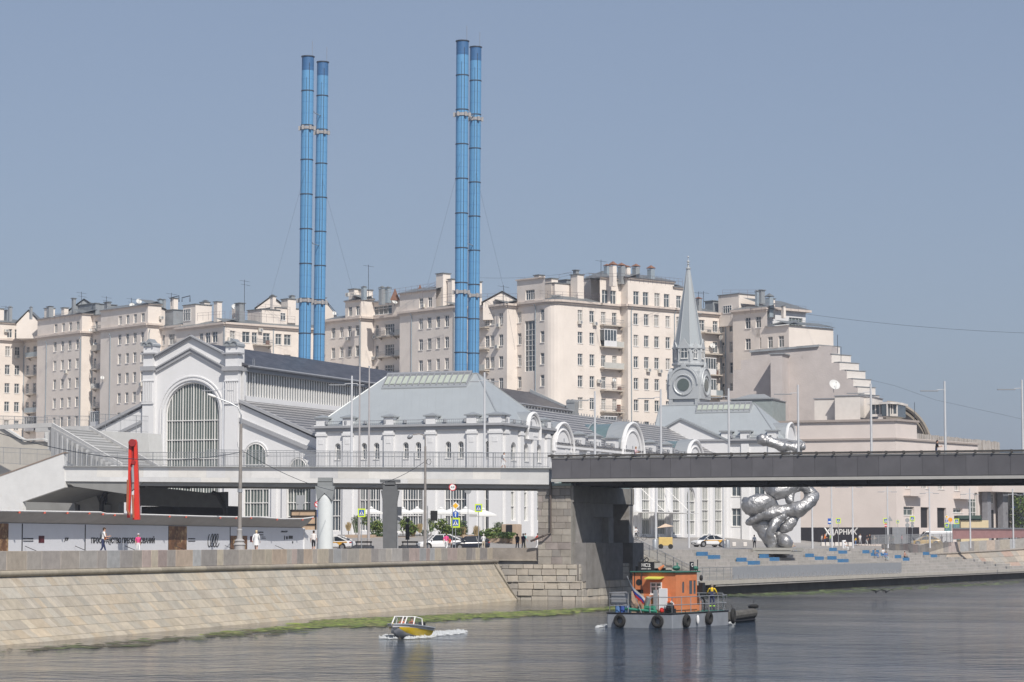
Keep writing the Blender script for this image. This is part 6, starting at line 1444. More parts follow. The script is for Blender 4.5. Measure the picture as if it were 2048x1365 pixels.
# ------------------------------------------------------------------ sculpture
def sculpture():
    Y = 297.0; sc_ = Y / 5000; m = MB()
    PTH = [[(1562, 1100, 0, 17), (1548, 1085, 0, 19), (1532, 1062, 0, 19), (1520, 1040, .3, 17), (1508, 1025, .3, 12)], [(1577, 1096, -.6, 7), (1570, 1083, -.8, 15), (1557, 1071, -.6, 9)],
        [(1490, 1000, 0, 8), (1500, 1009, -.3, 19), (1516, 1011, -.5, 22), (1535, 1008, -.4, 17), (1550, 1018, 0, 12)],
        [(1500, 1044, -.2, 6), (1520, 1032, -.6, 12), (1545, 1026, -.6, 14), (1572, 1022, -.6, 14), (1597, 1018, -.6, 15), (1616, 1006, -.4, 14), (1622, 989, 0, 13), (1612, 974, 0, 11), (1595, 973, 0, 9), (1582, 984, -.4, 8), (1578, 1002, -.6, 8)],
        [(1533, 970, 0, 10), (1550, 978, -.3, 19), (1568, 980, -.5, 17), (1587, 968, -.2, 12), (1594, 953, 0, 12)], [(1560, 965, 0, 18), (1575, 930, .3, 20), (1588, 906, .2, 16), (1576, 896, 0, 14), (1559, 891, 0, 12), (1543, 885, 0, 12), (1528, 879, 0, 11)],
        [(1578, 908, 0, 13), (1594, 896, 0, 11), (1604, 894, 0, 6)], [(1558, 1062, 0, 8), (1577, 1049, -.5, 12), (1589, 1034, -.3, 9), (1582, 1022, 0, 7)], [(1545, 1094, -.8, 7), (1539, 1070, -1.0, 9), (1548, 1050, -1, 10), (1568, 1034, -.8, 9)]]
    for P in PTH:
        Q = [Vector((*at(a, b, Y + c * 1.6), r * sc_)) for a, b, c, r in P]; out = []
        for i in range(len(Q) - 1):
            p0, p1, p2, p3 = Q[max(i - 1, 0)], Q[i], Q[i + 1], Q[min(i + 2, len(Q) - 1)]
            for k in range(8): t = k / 8; out.append(.5 * ((2 * p1) + (p2 - p0) * t + (2 * p0 - 5 * p1 + 4 * p2 - p3) * t * t + (3 * p1 - p0 - 3 * p2 + p3) * t ** 3))
        out.append(Q[-1]); a, b = out[0], out[-1]; cap = lambda e, d: [Vector((*(Vector(e[:3]) + d * e[3] * f), e[3] * math.sqrt(1 - f * f))) for f in (.95, .75, .4)]
        d0 = (Vector(out[0][:3]) - Vector(out[1][:3])).normalized(); d1 = (Vector(out[-1][:3]) - Vector(out[-2][:3])).normalized(); out = cap(a, d0) + out + cap(b, d1)[::-1]
        m.tube([v[:3] for v in out], [max(v[3], .05) for v in out], 26)
    me = m.mesh('sculpture', []); me.materials.clear()
    for v in me.vertices:
        n = noise.noise(v.co * .6) * .35 + noise.noise(v.co * 1.8) * .14 + noise.noise(v.co * 4) * .05
        v.co += v.normal * n
    me.shade_smooth(); me.materials.append(mat('crumpled_aluminium', (.38, .38, .385), .42, .7, var=.3, scale=1.5, bump=.12, bscale=3.5, detail=8)); me.name = 'sculpture'
    p = at(1550, 1097, Y); o = bpy.data.objects.new('sculpture', me); COL.objects.link(o); WM['sculpture'] = Matrix.Identity(4)
    tag(o, 'tall crumpled silver abstract sculpture at the top of the terraced steps, crossed by the bridge', 'sculpture')
    pd = at(1557, 1100, Y)
    m = MB(); mm = frame(Vector((pd.x, pd.y, 0)), UX); m.T = mm; m.bb((-2.4, -2.6, 4.3), (2.4, 2.2, 4.62)); m.bb((-2.1, -3.4, 3.9), (2.3, 2.0, 4.22)); tag(m.build('sculpture_plinth', mat('plinth_slab', (.36, .35, .32), .8, var=.1)), 'two thin stone slabs under the silver sculpture', 'plinth')
sculpture()
# ------------------------------------------------------------------ people
SKIN = mat('skin', (.48, .28, .20), .6, var=.05)
CL = {}
def cloth(c, n='cloth'):
    k = tuple(round(x, 2) for x in c)
    if k not in CL: CL[k] = mat('%s_%d' % (n, len(CL)), c, .85, var=.12, scale=6)
    return CL[k]
WHT, BLK, NAVY, GRY, PINK, YEL, TEAL, PUR, RED, ORG, BLU, KHK, LIME, BEI = (.72, .72, .72), (.02, .02, .025), (.03, .04, .10), (.2, .2, .21), (.75, .08, .25), (.80, .55, .02), (.25, .50, .50), (.10, .05, .15), (.60, .06, .04), (.75, .20, .03), (.10, .20, .42), (.30, .26, .17), (.45, .75, .08), (.55, .48, .38)
def person(base, yaw, H, label, shirt, pants, pose='stand', arms='down', hair=(.06, .035, .02), group='people', shorts=False, shoes=BLK, sleeves=False, name='person', extra=None, hat=None, cat='person', dress=False):
    s = H / 1.75; M = Matrix.Translation(base) @ Matrix.Rotation(yaw, 4, 'Z') @ Matrix.Scale(s, 4)
    dz = -.45 if pose == 'sit' else 0; ln = -.10 if pose in ('walk', 'lean') else (-.04 if pose == 'sit' else 0)
    J = {}; 
    J['pel'] = (0, 0, .95 + dz); J['sp'] = (0, ln * .3, 1.12 + dz); J['ch'] = (0, ln * .7, 1.32 + dz); J['nk'] = (0, ln * .9, 1.48 + dz); J['hb'] = (0, ln - .01, 1.575 + dz); J['ht'] = (0, ln - .01, 1.675 + dz)
    for sd, sg in (('l', 1), ('r', -1)):
        J['sh' + sd] = (sg * .175, ln * .8, 1.41 + dz)
        if arms == 'down' or (arms == 'one' and sg < 0): e, w, h = (sg * .22, ln + .03, 1.13 + dz), (sg * .24, ln - .03, .90 + dz), (sg * .24, ln - .06, .82 + dz)
        elif arms == 'swing': q = sg * .18; e, w, h = (sg * .22, q * .5, 1.14), (sg * .23, q - .05, .93), (sg * .23, q * 1.2 - .07, .85)
        elif arms == 'rail': e, w, h = (sg * .30, -.10, 1.16), (sg * .36, -.26, 1.0), (sg * .37, -.33, .97)
        else: e, w, h = (sg * .23, ln - .06, 1.14 + dz), (sg * .13, ln - .30, 1.16 + dz), (sg * .09, ln - .37, 1.19 + dz)
        J['el' + sd], J['wr' + sd], J['hd' + sd] = e, w, h
        J['hp' + sd] = (sg * .09, 0, .90 + dz)
        if pose == 'sit': k, a, t = (sg * .11, -.44, .50), (sg * .11, -.47 - .05 * sg, .08), (sg * .12, -.62, .035)
        elif pose == 'walk': k, a, t = ((sg * .09, -.14, .50), (sg * .09, -.24, .09), (sg * .09, -.40, .045)) if sg > 0 else ((sg * .09, .0, .49), (sg * .09, .24, .13), (sg * .09, .14, .04))
        else: k, a, t = (sg * .11, -.02, .50), (sg * .12, .02, .08), (sg * .14, -.13, .035)
        J['kn' + sd], J['an' + sd], J['to' + sd] = k, a, t
    Rr = dict(pel=(.15, .105), sp=(.135, .095), ch=(.155, .10), nk=(.055, .055), hb=(.078, .085), ht=(.075, .085))
    for sd in 'lr': Rr.update({'sh' + sd: (.065,) * 2, 'el' + sd: (.045,) * 2, 'wr' + sd: (.03,) * 2, 'hd' + sd: (.042, .022), 'hp' + sd: (.088,) * 2, 'kn' + sd: (.06,) * 2, 'an' + sd: (.04,) * 2, 'to' + sd: (.042, .032)})
    E = [('pel', 'sp'), ('sp', 'ch'), ('ch', 'nk'), ('nk', 'hb'), ('hb', 'ht')]
    for sd in 'lr': E += [('ch', 'sh' + sd), ('sh' + sd, 'el' + sd), ('el' + sd, 'wr' + sd), ('wr' + sd, 'hd' + sd), ('pel', 'hp' + sd), ('hp' + sd, 'kn' + sd), ('kn' + sd, 'an' + sd), ('an' + sd, 'to' + sd)]
    ks = list(J); ix = {k: i for i, k in enumerate(ks)}
    me = bpy.data.meshes.new('p'); me.from_pydata([J[k] for k in ks], [(ix[a], ix[b]) for a, b in E], [])
    ob = bpy.data.objects.new('p', me); COL.objects.link(ob); ob.modifiers.new('s', 'SKIN'); ob.modifiers.new('u', 'SUBSURF').levels = 1
    for k in ks:
        v = me.skin_vertices[0].data[ix[k]]; v.radius = Rr[k]; v.use_root = (k == 'pel')
    bpy.context.view_layer.update(); dg = bpy.context.evaluated_depsgraph_get(); bm_ = bpy.data.meshes.new_from_object(ob.evaluated_get(dg)); bpy.data.objects.remove(ob)
    reg = {}
    for a, b in E:
        t = a + b; r = 1
        if 'hb' in (a, b) or 'ht' in (a, b): r = 0
        elif a[:2] == 'el' or a[:2] == 'wr': r = 1 if sleeves and a[:2] == 'el' else 0
        elif a[:2] in ('hp',): r = 2
        elif a[:2] == 'kn': r = 0 if shorts else 2
        elif a[:2] == 'an': r = 3
        elif b[:2] == 'hp': r = 2
        reg[(a, b)] = r
    seg = [(Vector(J[a]), Vector(J[b]), r) for (a, b), r in reg.items()]
    bm_.materials.clear()
    for mt in (SKIN, cloth(shirt), cloth(pants), cloth(shoes)): bm_.materials.append(mt)
    for p in bm_.polygons:
        c = p.center; best = 9; rr = 1
        for a, b, r in seg:
            ab = b - a; t = max(0, min(1, (c - a).dot(ab) / ab.length_squared)); d = (c - a - ab * t).length
            if d < best: best, rr = d, r
        if rr == 1 and c.z < 1.0 + dz and abs(c.x) < .2 and best < .3 and pose != 'sit': rr = 1 if dress else 2
        if dress and rr == 2 and c.z > .62: rr = 1
        p.material_index = rr; p.use_smooth = True
    inv = M
    # hands: five fingers each, nose, ears joined on
    x = MB()
    for sd, sg in (('l', 1), ('r', -1)):
        w, h = Vector(J['wr' + sd]), Vector(J['hd' + sd]); d = (h - w).normalized(); side = d.cross(Vector((1, 0, 0)) if abs(d.x) < .8 else Vector((0, 1, 0))).normalized(); dn = d.cross(side)
        for k in range(4):
            o = h + side * (.021 * (k - 1.5)) + d * .01; l = (.062, .072, .066, .05)[k]; x.tube([o, o + d * l * .55, o + d * l * .9 + dn * .018 * sg], [.0095, .0085, .006], 5)
        o = w + d * .03 + side * .035; x.tube([o, o + side * .028 + d * .03, o + side * .03 + d * .06], [.011, .009, .007], 5)
    hb = Vector(J['hb']); x.ball(hb + Vector((0, -.088, .03)), (.012, .018, .02), 6, 4)
    for sg in (1, -1): x.ball(hb + Vector((sg * .08, 0, .03)), (.012, .02, .03), 6, 4)
    b2 = bmesh.new(); b2.from_mesh(bm_); xm = x.mesh('x', SKIN); b2.from_mesh(xm); b2.to_mesh(bm_); b2.free(); bpy.data.meshes.remove(xm)
    bm_.name = name; o = bpy.data.objects.new(name, bm_); COL.objects.link(o); o.matrix_basis = M; WM[o.name] = M
    tag(o, label, cat, group)
    m = MB(M); top = hb + Vector((0, .012, .075)); m.ball(top, (.092, .10, .078), 10, 7); m.ball(hb + Vector((0, .055, .01)), (.075, .05, .08), 8, 6); q = m.build('hair', cloth(hair, 'hair'), o, smooth='auto')
    m = MB(M)
    for sg in (1, -1): m.ball(hb + Vector((sg * .032, -.083, .045)), (.011, .006, .007), 6, 4)
    m.build('eyes', M_black, o)
    if hat: m = MB(M); m.ball(hb + Vector((0, .0, .10)), (.10, .105, .065), 10, 6); m.prism([hb + Vector((.07 * math.cos(a), -.07 - .09 * math.sin(a), .10)) for a in [i * math.pi / 6 for i in range(7)]], (0, 0, .012)); m.build('cap', cloth(hat), o, smooth='auto')
    if dress: m = MB(M); m.lathe((0, ln * .3, 0), [(.16, 1.05), (.20, .85), (.24, .62)], 12); m.build('skirt', cloth(shirt), o, smooth='auto')
    if extra == 'backpack': m = MB(M); m.ball((0, ln + .17, 1.25 + dz), (.15, .10, .22), 10, 8); m.build('backpack', cloth((.12, .13, .15)), o, smooth='auto')
    if extra == 'bib':
        m = MB(M); m.box((0, .115, 1.08), (.24, .02, .30)); m.box((0, -.115, 1.12), (.22, .02, .26))
        for sg in (1, -1): m.tube([(sg * .09, .115, 1.2), (sg * .10, .10, 1.38), (sg * .10, 0, 1.47), (sg * .09, -.12, 1.30), (sg * .08, -.12, 1.2)], .018, 4)
        m.lathe((0, 0, 0), [(.165, .92), (.16, 1.0), (.15, 1.06)], 12); m.build('bib_overalls', cloth(pants), o, smooth='auto')
        m = MB(M); 
        for sg in (1, -1): m.lathe((sg * .117, .0, 0), [(.068, .26), (.07, .33)], 10)
        m.build('reflective_bands', cloth(LIME), o)
    return o
def bank(px, off):
    P = E0 - EN * off; r = ray(px, 1090); k = r.x / r.y; t = (k * P.y - P.x) / (ED.x - k * ED.y); return P + ED * t
def gpt(px, V, z=None): g = gv(px, 1090, V); g.z = ground_z(g.x, V) if z is None else z; return G @ g
def upt(px, U, z=None): g = gu(px, 1090, U); g.z = ground_z(U, g.y) if z is None else z; return G @ g
ga = 'people on the embankment path'
def bp(px, off): p = bank(px, off); p.z = ZG - .02; return p
person(bp(205, 1.6), R(100), 1.72, 'man in white t-shirt with dark rucksack carrying a child, by the hoarding lettering', WHT, NAVY, 'walk', 'bent', extra='backpack', group=ga)
person(bp(210, 1.45), R(95), 1.0, 'small child in orange held by the man in white', ORG, GRY, 'sit', 'bent', hair=(.35, .22, .10), group=ga).location.z += .62
person(bp(276, 1.5), R(20), 1.35, 'child in pink top and white cap walking past the hoarding', PINK, WHT, 'walk', 'swing', hat=(.75, .7, .72), group=ga)
person(bp(512, 1.6), R(170), 1.68, 'blonde woman in a long loose white shirt seen from behind near the old lamp', WHT, (.5, .33, .25), 'walk', 'swing', hair=(.60, .50, .32), sleeves=True, shorts=True, dress=True, group=ga)
person(bp(627, 1.6), R(175), 1.72, 'dark-haired man in white t-shirt and black shorts by the round column', (.70, .66, .64), BLK, 'walk', 'down', shorts=True, group=ga)
person(bp(892, 1.5), R(160), 1.62, 'person in a bright pink t-shirt in front of the white car', PINK, WHT, 'walk', 'swing', group=ga)
person(bp(899, 2.2), R(150), 1.3, 'child half hidden beside the person in pink', RED, GRY, 'stand', 'down', group=ga)
person(bp(967, 1.4), R(200), 1.62, 'white-haired person in a white shirt beside the dark car', WHT, BEI, 'stand', 'bent', hair=(.6, .58, .55), sleeves=True, group=ga)
for px, V, H, lb, sh_, pa in ((1035, 221, 1.66, 'man in black t-shirt with a cap left of the pier', (.05, .05, .05), NAVY), (1047, 220, 1.68, 'person in dark purple top beside the man in black left of the pier', PUR, GRY), (1049, 246, 1.7, 'man in pale teal vest walking behind the pair near the pier', TEAL, KHK), (1074, 244, 1.75, 'person in red shirt and white trousers half hidden by the pier edge', RED, WHT)):
    person(gpt(px, V), R(200 if V < 230 else 120), H, lb, sh_, pa, 'walk', 'swing', hair=(.03, .02, .02), group='people near the bridge pier')
dk = gv(1006, 930, PV + 5); dk.z = zs2(dk.x) - .15
person(G @ dk, R(80), 1.78, 'person in white with a grey backpack walking along the pale deck', WHT, WHT, 'walk', 'swing', extra='backpack', shorts=True, group='people crossing the bridge')
for px, py, H, V, yaw, lb, sh_, hr in ((1872, 880, 1.78, PV + 1.2, 90, 'man in black t-shirt with phone walking above the girder at the right', BLK, (.03, .02, .02)), (1270, 893, 1.66, PV + 1.5, 60, 'woman with light brown hair above the girder near the round dormer', (.62, .45, .48), (.40, .24, .12))):
    g_ = gv(px, py, V); g_.z -= H; person(G @ g_, R(yaw), H, lb, sh_, NAVY, 'walk', 'bent', hair=hr, group='people crossing the bridge')
person(upt(1509, UT - .8, 4.45), R(190), 1.74, 'man in white shirt and black trousers walking left of the sculpture', WHT, BLK, 'walk', 'down', group='people on the quay')
def sitp(px, py, label, sh_, pa, yaw=40, hair=(.05, .03, .02), H=1.72, dz=.42, **k):
    p, kk = terr(px, py); w_ = G @ Vector((p.x - .1, p.y, p.z + dz - .45)); return person(w_, R(yaw), H, label, sh_, pa, 'sit', 'bent', hair=hair, group='people sitting on the steps', **k)
sitp(1579, 1104, 'dark-haired woman sitting against the sculpture plinth', (.25, .08, .06), BLK, 20); sitp(1585, 1108, 'second person sitting right beside the sculpture plinth in blue jeans', BEI, BLU, 50)
sitp(1690, 1112, 'man all in white sitting on a blue seat', WHT, WHT, 60, dz=.8); sitp(1750, 1121, 'person hunched forward beside a red bag', GRY, BLU, 50, dz=.5); sitp(1766, 1121, 'person in pale shirt sitting left in the pair on a blue seat', WHT, BLU, 30, dz=.6); sitp(1772, 1123, 'person in blue sitting right in the pair on a blue seat', BLU, (.35, .42, .45), 20, dz=.5); sitp(1809, 1124, 'woman in a black skirt sitting alone on a small blue seat', (.4, .22, .16), BLK, 50, dz=.5)
gq = 'people in front of the cinema hoarding'
for px, py, H, lb, sh_, pa, hr, ar in ((1643, 1078, 1.7, 'pale-dressed person at the left end of the cinema hoarding', (.5, .45, .42), GRY, (.05, .03, .02), 'down'), (1649, 1078, 1.74, 'worker in an orange vest beside the hoarding lettering', ORG, NAVY, (.5, .15, .05), 'bent'), (1660, 1076, 1.76, 'worker in a lime green vest and white helmet', LIME, NAVY, (.7, .7, .7), 'down'), (1711, 1080, 1.3, 'child in a yellow jacket and blue jeans', YEL, BLU, (.05, .03, .02), 'swing'), (1720, 1080, 1.8, 'tall person in white top and long grey skirt', WHT, (.4, .4, .42), (.1, .06, .04), 'swing'), (1733, 1081, 1.62, 'woman in black top and white trousers', BLK, WHT, (.04, .02, .02), 'down'), (1739, 1081, 1.72, 'person all in black right of the woman in white trousers', BLK, BLK, (.25, .16, .08), 'down'), (1748, 1079, 1.6, 'person in pale jacket at the start of the grey railing', BEI, GRY, (.3, .2, .1), 'bent'), (1778, 1076, 1.6, 'person in a beige top behind the grey railing', BEI, GRY, (.3, .14, .06), 'down'), (1787, 1075, 1.7, 'person in dark green behind the grey railing', (.03, .12, .08), BLK, (.1, .05, .03), 'down'), (1803, 1076, 1.66, 'person in a pink and red top behind the grey railing', (.55, .18, .22), BLK, (.04, .02, .02), 'down'), (1883, 1077, 1.66, 'dark-clothed person in front of the white van', (.05, .05, .06), BLK, (.04, .02, .02), 'swing')):
    p = at(px, 1092, 372 + (px % 7)); z0 = 4.78; p.z = z0; person(p, R(rnd.choice([70, 110, -60, 20])), H, lb, sh_, pa, 'walk', ar, hair=hr, group=gq)
for px, lb, c in ((2032, 'person in a pale blue shirt leaning at the parapet near the right edge', (.45, .52, .62)), (2041, 'person in a tan top beside the one in pale blue at the right edge', (.5, .3, .2))):
    p = at(px, 1070, 384); p.z = 4.9; person(p, R(40), 1.7, lb, c, NAVY, 'stand', 'bent', group='people at the right edge')
p = gu(1272, 1080, UR + 5); p.z = ground_z(p.x, p.y); cyc = G @ p
person(cyc, R(20), 1.75, 'person in a black helmet standing with a bicycle by the hall entrance', WHT, BLK, 'stand', 'bent', hat=BLK)
# ------------------------------------------------------------------ vehicles
M_tyre = mat('tyre_rubber', (.02, .02, .02), .9, var=.2); M_rim = mat('wheel_rim', (.35, .35, .36), .4, .6, var=.1); M_cg = mat('car_glass', (.015, .02, .025), .05, var=.1, spec=.8); M_lamp = mat('headlamp_glass', (.7, .72, .75), .1); M_tail = mat('tail_lamp', (.45, .02, .02), .3)
CK = dict(suv=dict(L=4.7, W=1.9, H=1.62, belt=.98, hood=.95, wr=.36, g=[(1.35, -.15 + .95), (.55, 1.58), (-.95, 1.60), (-2.05, 1.10)]),
          sedan=dict(L=4.6, W=1.82, H=1.45, belt=.92, hood=.85, wr=.33, g=[(1.2, .90), (.35, 1.42), (-.75, 1.42), (-1.75, 1.0)]),
          hatch=dict(L=4.0, W=1.72, H=1.45, belt=.90, hood=.86, wr=.31, g=[(1.05, .90), (.35, 1.40), (-1.3, 1.40), (-1.9, .95)]))
def car(base, yaw, kind, colm, label, name='car', group=None, taxi=False, stripe=None):
    c = CK[kind]; M = Matrix.Translation(base) @ Matrix.Rotation(yaw, 4, 'Z'); rt = root(name, M, label, 'taxi' if taxi else 'car', group)
    L_, W_ = c['L'] / 2, c['W'] / 2; bl, hd = c['belt'], c['hood']; wr = c['wr']; wb = L_ * .60
    st_ = [(L_, W_ * .62, .32, hd * .62), (L_ - .12, W_ * .86, .22, hd * .82), (L_ - .5, W_ * .96, .2, hd * .93), (c['g'][0][0], W_, .2, hd), (.2, W_, .2, bl), (-1.2, W_, .2, bl + .02), (-L_ + .5, W_ * .97, .22, bl + (.05 if kind != 'hatch' else 0)), (-L_ + .1, W_ * .88, .28, bl - .02), (-L_, W_ * .72, .38, bl * .8)]
    m = MB(M); vs = []
    for x, w_, z0, z1 in st_:
        vs += [(x, -w_ * .8, z0), (x, -w_, z0 + .16), (x, -w_, (z0 + z1) * .55), (x, -w_ * .97, z1 - .12), (x, -w_ * .84, z1), (x, 0, z1 + .03), (x, w_ * .84, z1), (x, w_ * .97, z1 - .12), (x, w_, (z0 + z1) * .55), (x, w_, z0 + .16), (x, w_ * .8, z0)]
    n = 11; fs = [(i * n + k, i * n + (k + 1) % n, (i + 1) * n + (k + 1) % n, (i + 1) * n + k) for i in range(len(st_) - 1) for k in range(n)] + [tuple(range(n)), tuple((len(st_) - 1) * n + k for k in range(n))[::-1]]
    m.add(vs, fs); b = m.build('body', colm, rt, smooth='auto')
    g = c['g']; gw = [W_ * .86, W_ * .70, W_ * .70, W_ * .84]
    m = MB(M); a = [(g[i][0], s_ * gw[i], g[i][1] - (.03 if i in (1, 2) else .02)) for s_ in (-1, 1) for i in range(4)]; m.add(a, [(0, 1, 2, 3), (7, 6, 5, 4), (0, 4, 5, 1), (1, 5, 6, 2), (2, 6, 7, 3)]); m.build('windows', M_cg, rt)
    m = MB(M); r = .03
    for s_ in (-1, 1):
        P = [Vector((g[i][0], s_ * (gw[i] + .005), g[i][1])) for i in range(4)]; m.tube([P[0], P[1]], .045, 5); m.tube([P[1], P[2]], .04, 5); m.tube([P[2], P[3]], .07, 5); mid = P[1].lerp(P[2], .55); m.tube([mid, Vector((mid.x - .1, s_ * W_ * .9, bl))], .04, 5)
    m.add([(g[1][0] + .03, -gw[1], g[1][1]), (g[1][0] + .03, gw[1], g[1][1]), (g[2][0] - .05, gw[2], g[2][1]), (g[2][0] - .05, -gw[2], g[2][1]), (g[1][0] - .2, -gw[1] * .8, c['H']), (g[1][0] - .2, gw[1] * .8, c['H']), (g[2][0] + .2, gw[2] * .8, c['H']), (g[2][0] + .2, -gw[2] * .8, c['H'])], [(0, 1, 5, 4), (1, 2, 6, 5), (2, 3, 7, 6), (3, 0, 4, 7), (4, 5, 6, 7)]); m.build('roof', colm, rt, smooth='auto')
    for s_ in (-1, 1):
        for x in (wb, -wb + .05):
            m = MB(M); m.cyl((x, s_ * (W_ - .22), wr), (x, s_ * (W_ + .015), wr), wr, n=16); w_ = m.build('wheel', M_tyre, rt)
            m = MB(M); m.cyl((x, s_ * (W_ - .05), wr), (x, s_ * (W_ + .025), wr), wr * .68, n=12); m.build('rim', M_rim, w_)
            m = MB(M); m.cyl((x, s_ * (W_ - .3), wr + .03), (x, s_ * (W_ + .004), wr + .03), wr * 1.2, n=16); m.build('wheel_arch', M_black, rt)
        m = MB(M); m.ball((L_ - .22, s_ * W_ * .70, hd * .74), (.2, .2, .07), 8, 5); m.build('headlight', M_lamp, rt)
        m = MB(M); m.ball((-L_ + .12, s_ * W_ * .72, bl * .88), (.14, .22, .07), 8, 5); m.build('tail_light', M_tail, rt)
        m = MB(M); m.box((g[0][0] - .35, s_ * (W_ + .1), bl + .08), (.12, .2, .13)); m.build('mirror', colm, rt, bevel=.03)
    m = MB(M); m.box((L_ - .05, 0, hd * .52), (.14, W_ * 1.0, .18)); m.build('grille', M_black, rt, bevel=.03)
    m = MB(M); m.box((L_ + .02, 0, .42), (.03, .5, .11)); m.build('number_plate', M_frame, rt)
    if taxi:
        m = MB(M); m.box((g[1][0] - .5, 0, c['H'] + .1), (.2, .8, .16)); m.build('roof_sign', M_frame if stripe else cloth(YEL), rt, bevel=.03)
        if stripe:
            m = MB(M)
            for s_ in (-1, 1): m.prism([(1.3, s_ * (W_ + .006), .82), (-1.9, s_ * (W_ + .006), .90), (-1.9, s_ * (W_ + .006), .80), (1.3, s_ * (W_ + .006), .74)], (0, s_ * .008, 0)); m.prism([(-.6, s_ * (W_ + .006), .86), (-1.2, s_ * (W_ + .006), .86), (-1.5, s_ * (W_ + .006), .35), (-1.25, s_ * (W_ + .006), .35)], (0, s_ * .008, 0))
            m.build('side_stripe', cloth((.70, .38, .05)), rt)
    return rt
def paint(n, c): return mat(n, c, .25, .0, var=.03, spec=.6)
P_w, P_d, P_y, P_s = paint('white_car_paint', (.72, .72, .73)), paint('dark_navy_paint', (.02, .025, .04)), paint('yellow_car_paint', (.65, .42, .10)), paint('pearl_paint', (.70, .70, .70))
gc = 'cars on the streets'
car(gpt(878, 237.5), R(196), 'suv', P_w, 'white crossover car parked behind the embankment parapet', 'parked_car', gc)
car(gpt(940, 239), R(190), 'hatch', P_d, 'small dark navy hatchback behind the white crossover', 'parked_car', gc)
car(gpt(668, 238), R(160), 'sedan', P_s, 'white taxi with orange side stripes half hidden by the round column', 'taxi', gc, True, True)
car(upt(1418, -95, 4.70), R(208), 'sedan', P_s, 'white taxi with orange stripes on the quay road', 'taxi', gc, True, True)
p = at(1853, 1092, 380); p.z = 4.75; car(p, R(176), 'sedan', P_y, 'yellow taxi behind the grey railing', 'taxi', gc, True)
p = at(1868, 1090, 388); p.z = 4.8; M = Matrix.Translation(p) @ Matrix.Rotation(R(180), 4, 'Z'); vn = root('van', M, 'white delivery van parked at the foot of the cinema', 'van')
m = MB(M); m.prism([(-2.7, -.98, .35), (2.6, -.98, .35), (2.75, -.98, .9), (2.0, -.98, 1.35), (1.35, -.98, 2.15), (-2.7, -.98, 2.2)], (0, 1.96, 0)); m.build('body', P_w, vn, bevel=.06)
m = MB(M); m.prism([(1.95, -1.0, 1.38), (1.42, -1.0, 2.0), (.75, -1.0, 2.0), (.75, -1.0, 1.35)], (0, 2.0, 0)); m.prism([(2.02, -.85, 1.38), (1.42, -.85, 2.1), (1.42, .85, 2.1), (2.02, .85, 1.38)], (.04, 0, .03)); m.build('windows', M_cg, vn)
for s_ in (-1, 1):
    for x in (1.8, -1.7): m = MB(M); m.cyl((x, s_ * .75, .35), (x, s_ * 1.0, .35), .35, n=16); w_ = m.build('wheel', M_tyre, vn); m = MB(M); m.cyl((x, s_ * .9, .35), (x, s_ * 1.01, .35), .2, n=12); m.build('rim', M_rim, w_)
    m = MB(M); m.box((2.66, s_ * .7, .9), (.12, .35, .2)); m.build('headlight', M_lamp, vn)
m = MB(M); m.box((2.72, 0, .5), (.12, 1.8, .2)); m.build('bumper', M_black, vn)
p = at(1946, 1070, 392); p.z = 5; rt = root('site_cabin', p, 'cream site cabin with a dark roof and small windows beside the cinema portico', 'cabin')
m = MB(); a, b = at(1922, 1070, 392), at(1977, 1041, 392); m.bb((a.x, 392, 5), (b.x, 396, b.z)); m.build('body', mat('cream_cabin', (.60, .50, .32), .7, var=.1), rt)
m = MB(); m.bb((a.x - .2, 391.8, b.z), (b.x - 1, 396, b.z + .25)); a2 = at(1915, 1042, 392); m.bb((a2.x, 391.6, b.z + .2), (b.x - 1.2, 395, b.z + .75)); m.build('roof_load', mat('dark_green_cover', (.04, .07, .06), .7, var=.2), rt)
for x in (1896, 1912): q = at(x, 1060, 391); m = MB(); m.box((q.x, 391, 6.9), (1.0, .8, 2.4)); o = tag(m.build('ticket_booth', mat('booth_green', (.10, .22, .24), .6)), 'small green-roofed booth behind the van, %s of two' % ('left' if x == 1896 else 'right'), 'booth', 'booths behind the van')
# ------------------------------------------------------------------ tug boat
TB = wz(1345, 1257.5, 0); TY = R(-60)          # stern/side corner nearest the camera; x axis = along the side towards the bow
M = Matrix.Translation(TB) @ Matrix.Rotation(R(60), 4, 'Z')      # local x runs to the bow, y to port (left)
tug = root('work_boat', M, 'orange-cabined grey work boat with tyre fenders and a crewman at the bow rail', 'boat')
M_hull = mat('grey_hull_paint', (.26, .28, .31), .55, .1, var=.18, scale=1.5, dirt=(1.2, .6, (.16, .11, .08), .6)); M_or = mat('orange_cabin_paint', (.62, .21, .085), .6, var=.22, scale=1.5, dirt=(1.5, .64, (.22, .09, .05), .6)); M_gd = mat('green_deck_paint', (.03, .14, .10), .6, var=.3, scale=3)
TL, TW, HZ_ = 8.6, 4.5, .88
m = MB(M); P = [(0, 0), (TL - .6, 0), (TL, .5), (TL, TW - .5), (TL - .6, TW), (0, TW)]
m.prism([(x, y, -.4) for x, y in P], (0, 0, HZ_ + .4)); m.build('hull', M_hull, tug, bevel=.05)
m = MB(M); m.prism([(x + (.1 if x < 1 else -.1), y + (.1 if y < 1 else -.1), HZ_ + .004) for x, y in P], (0, 0, .03)); m.build('deck', M_gd, tug)
m = MB(M)
for k in range(len(P)): a, b = P[k], P[(k + 1) % len(P)]; m.tube([(a[0], a[1], HZ_), (b[0], b[1], HZ_)], .05, 5)
m.build('rub_rail', M_black, tug)
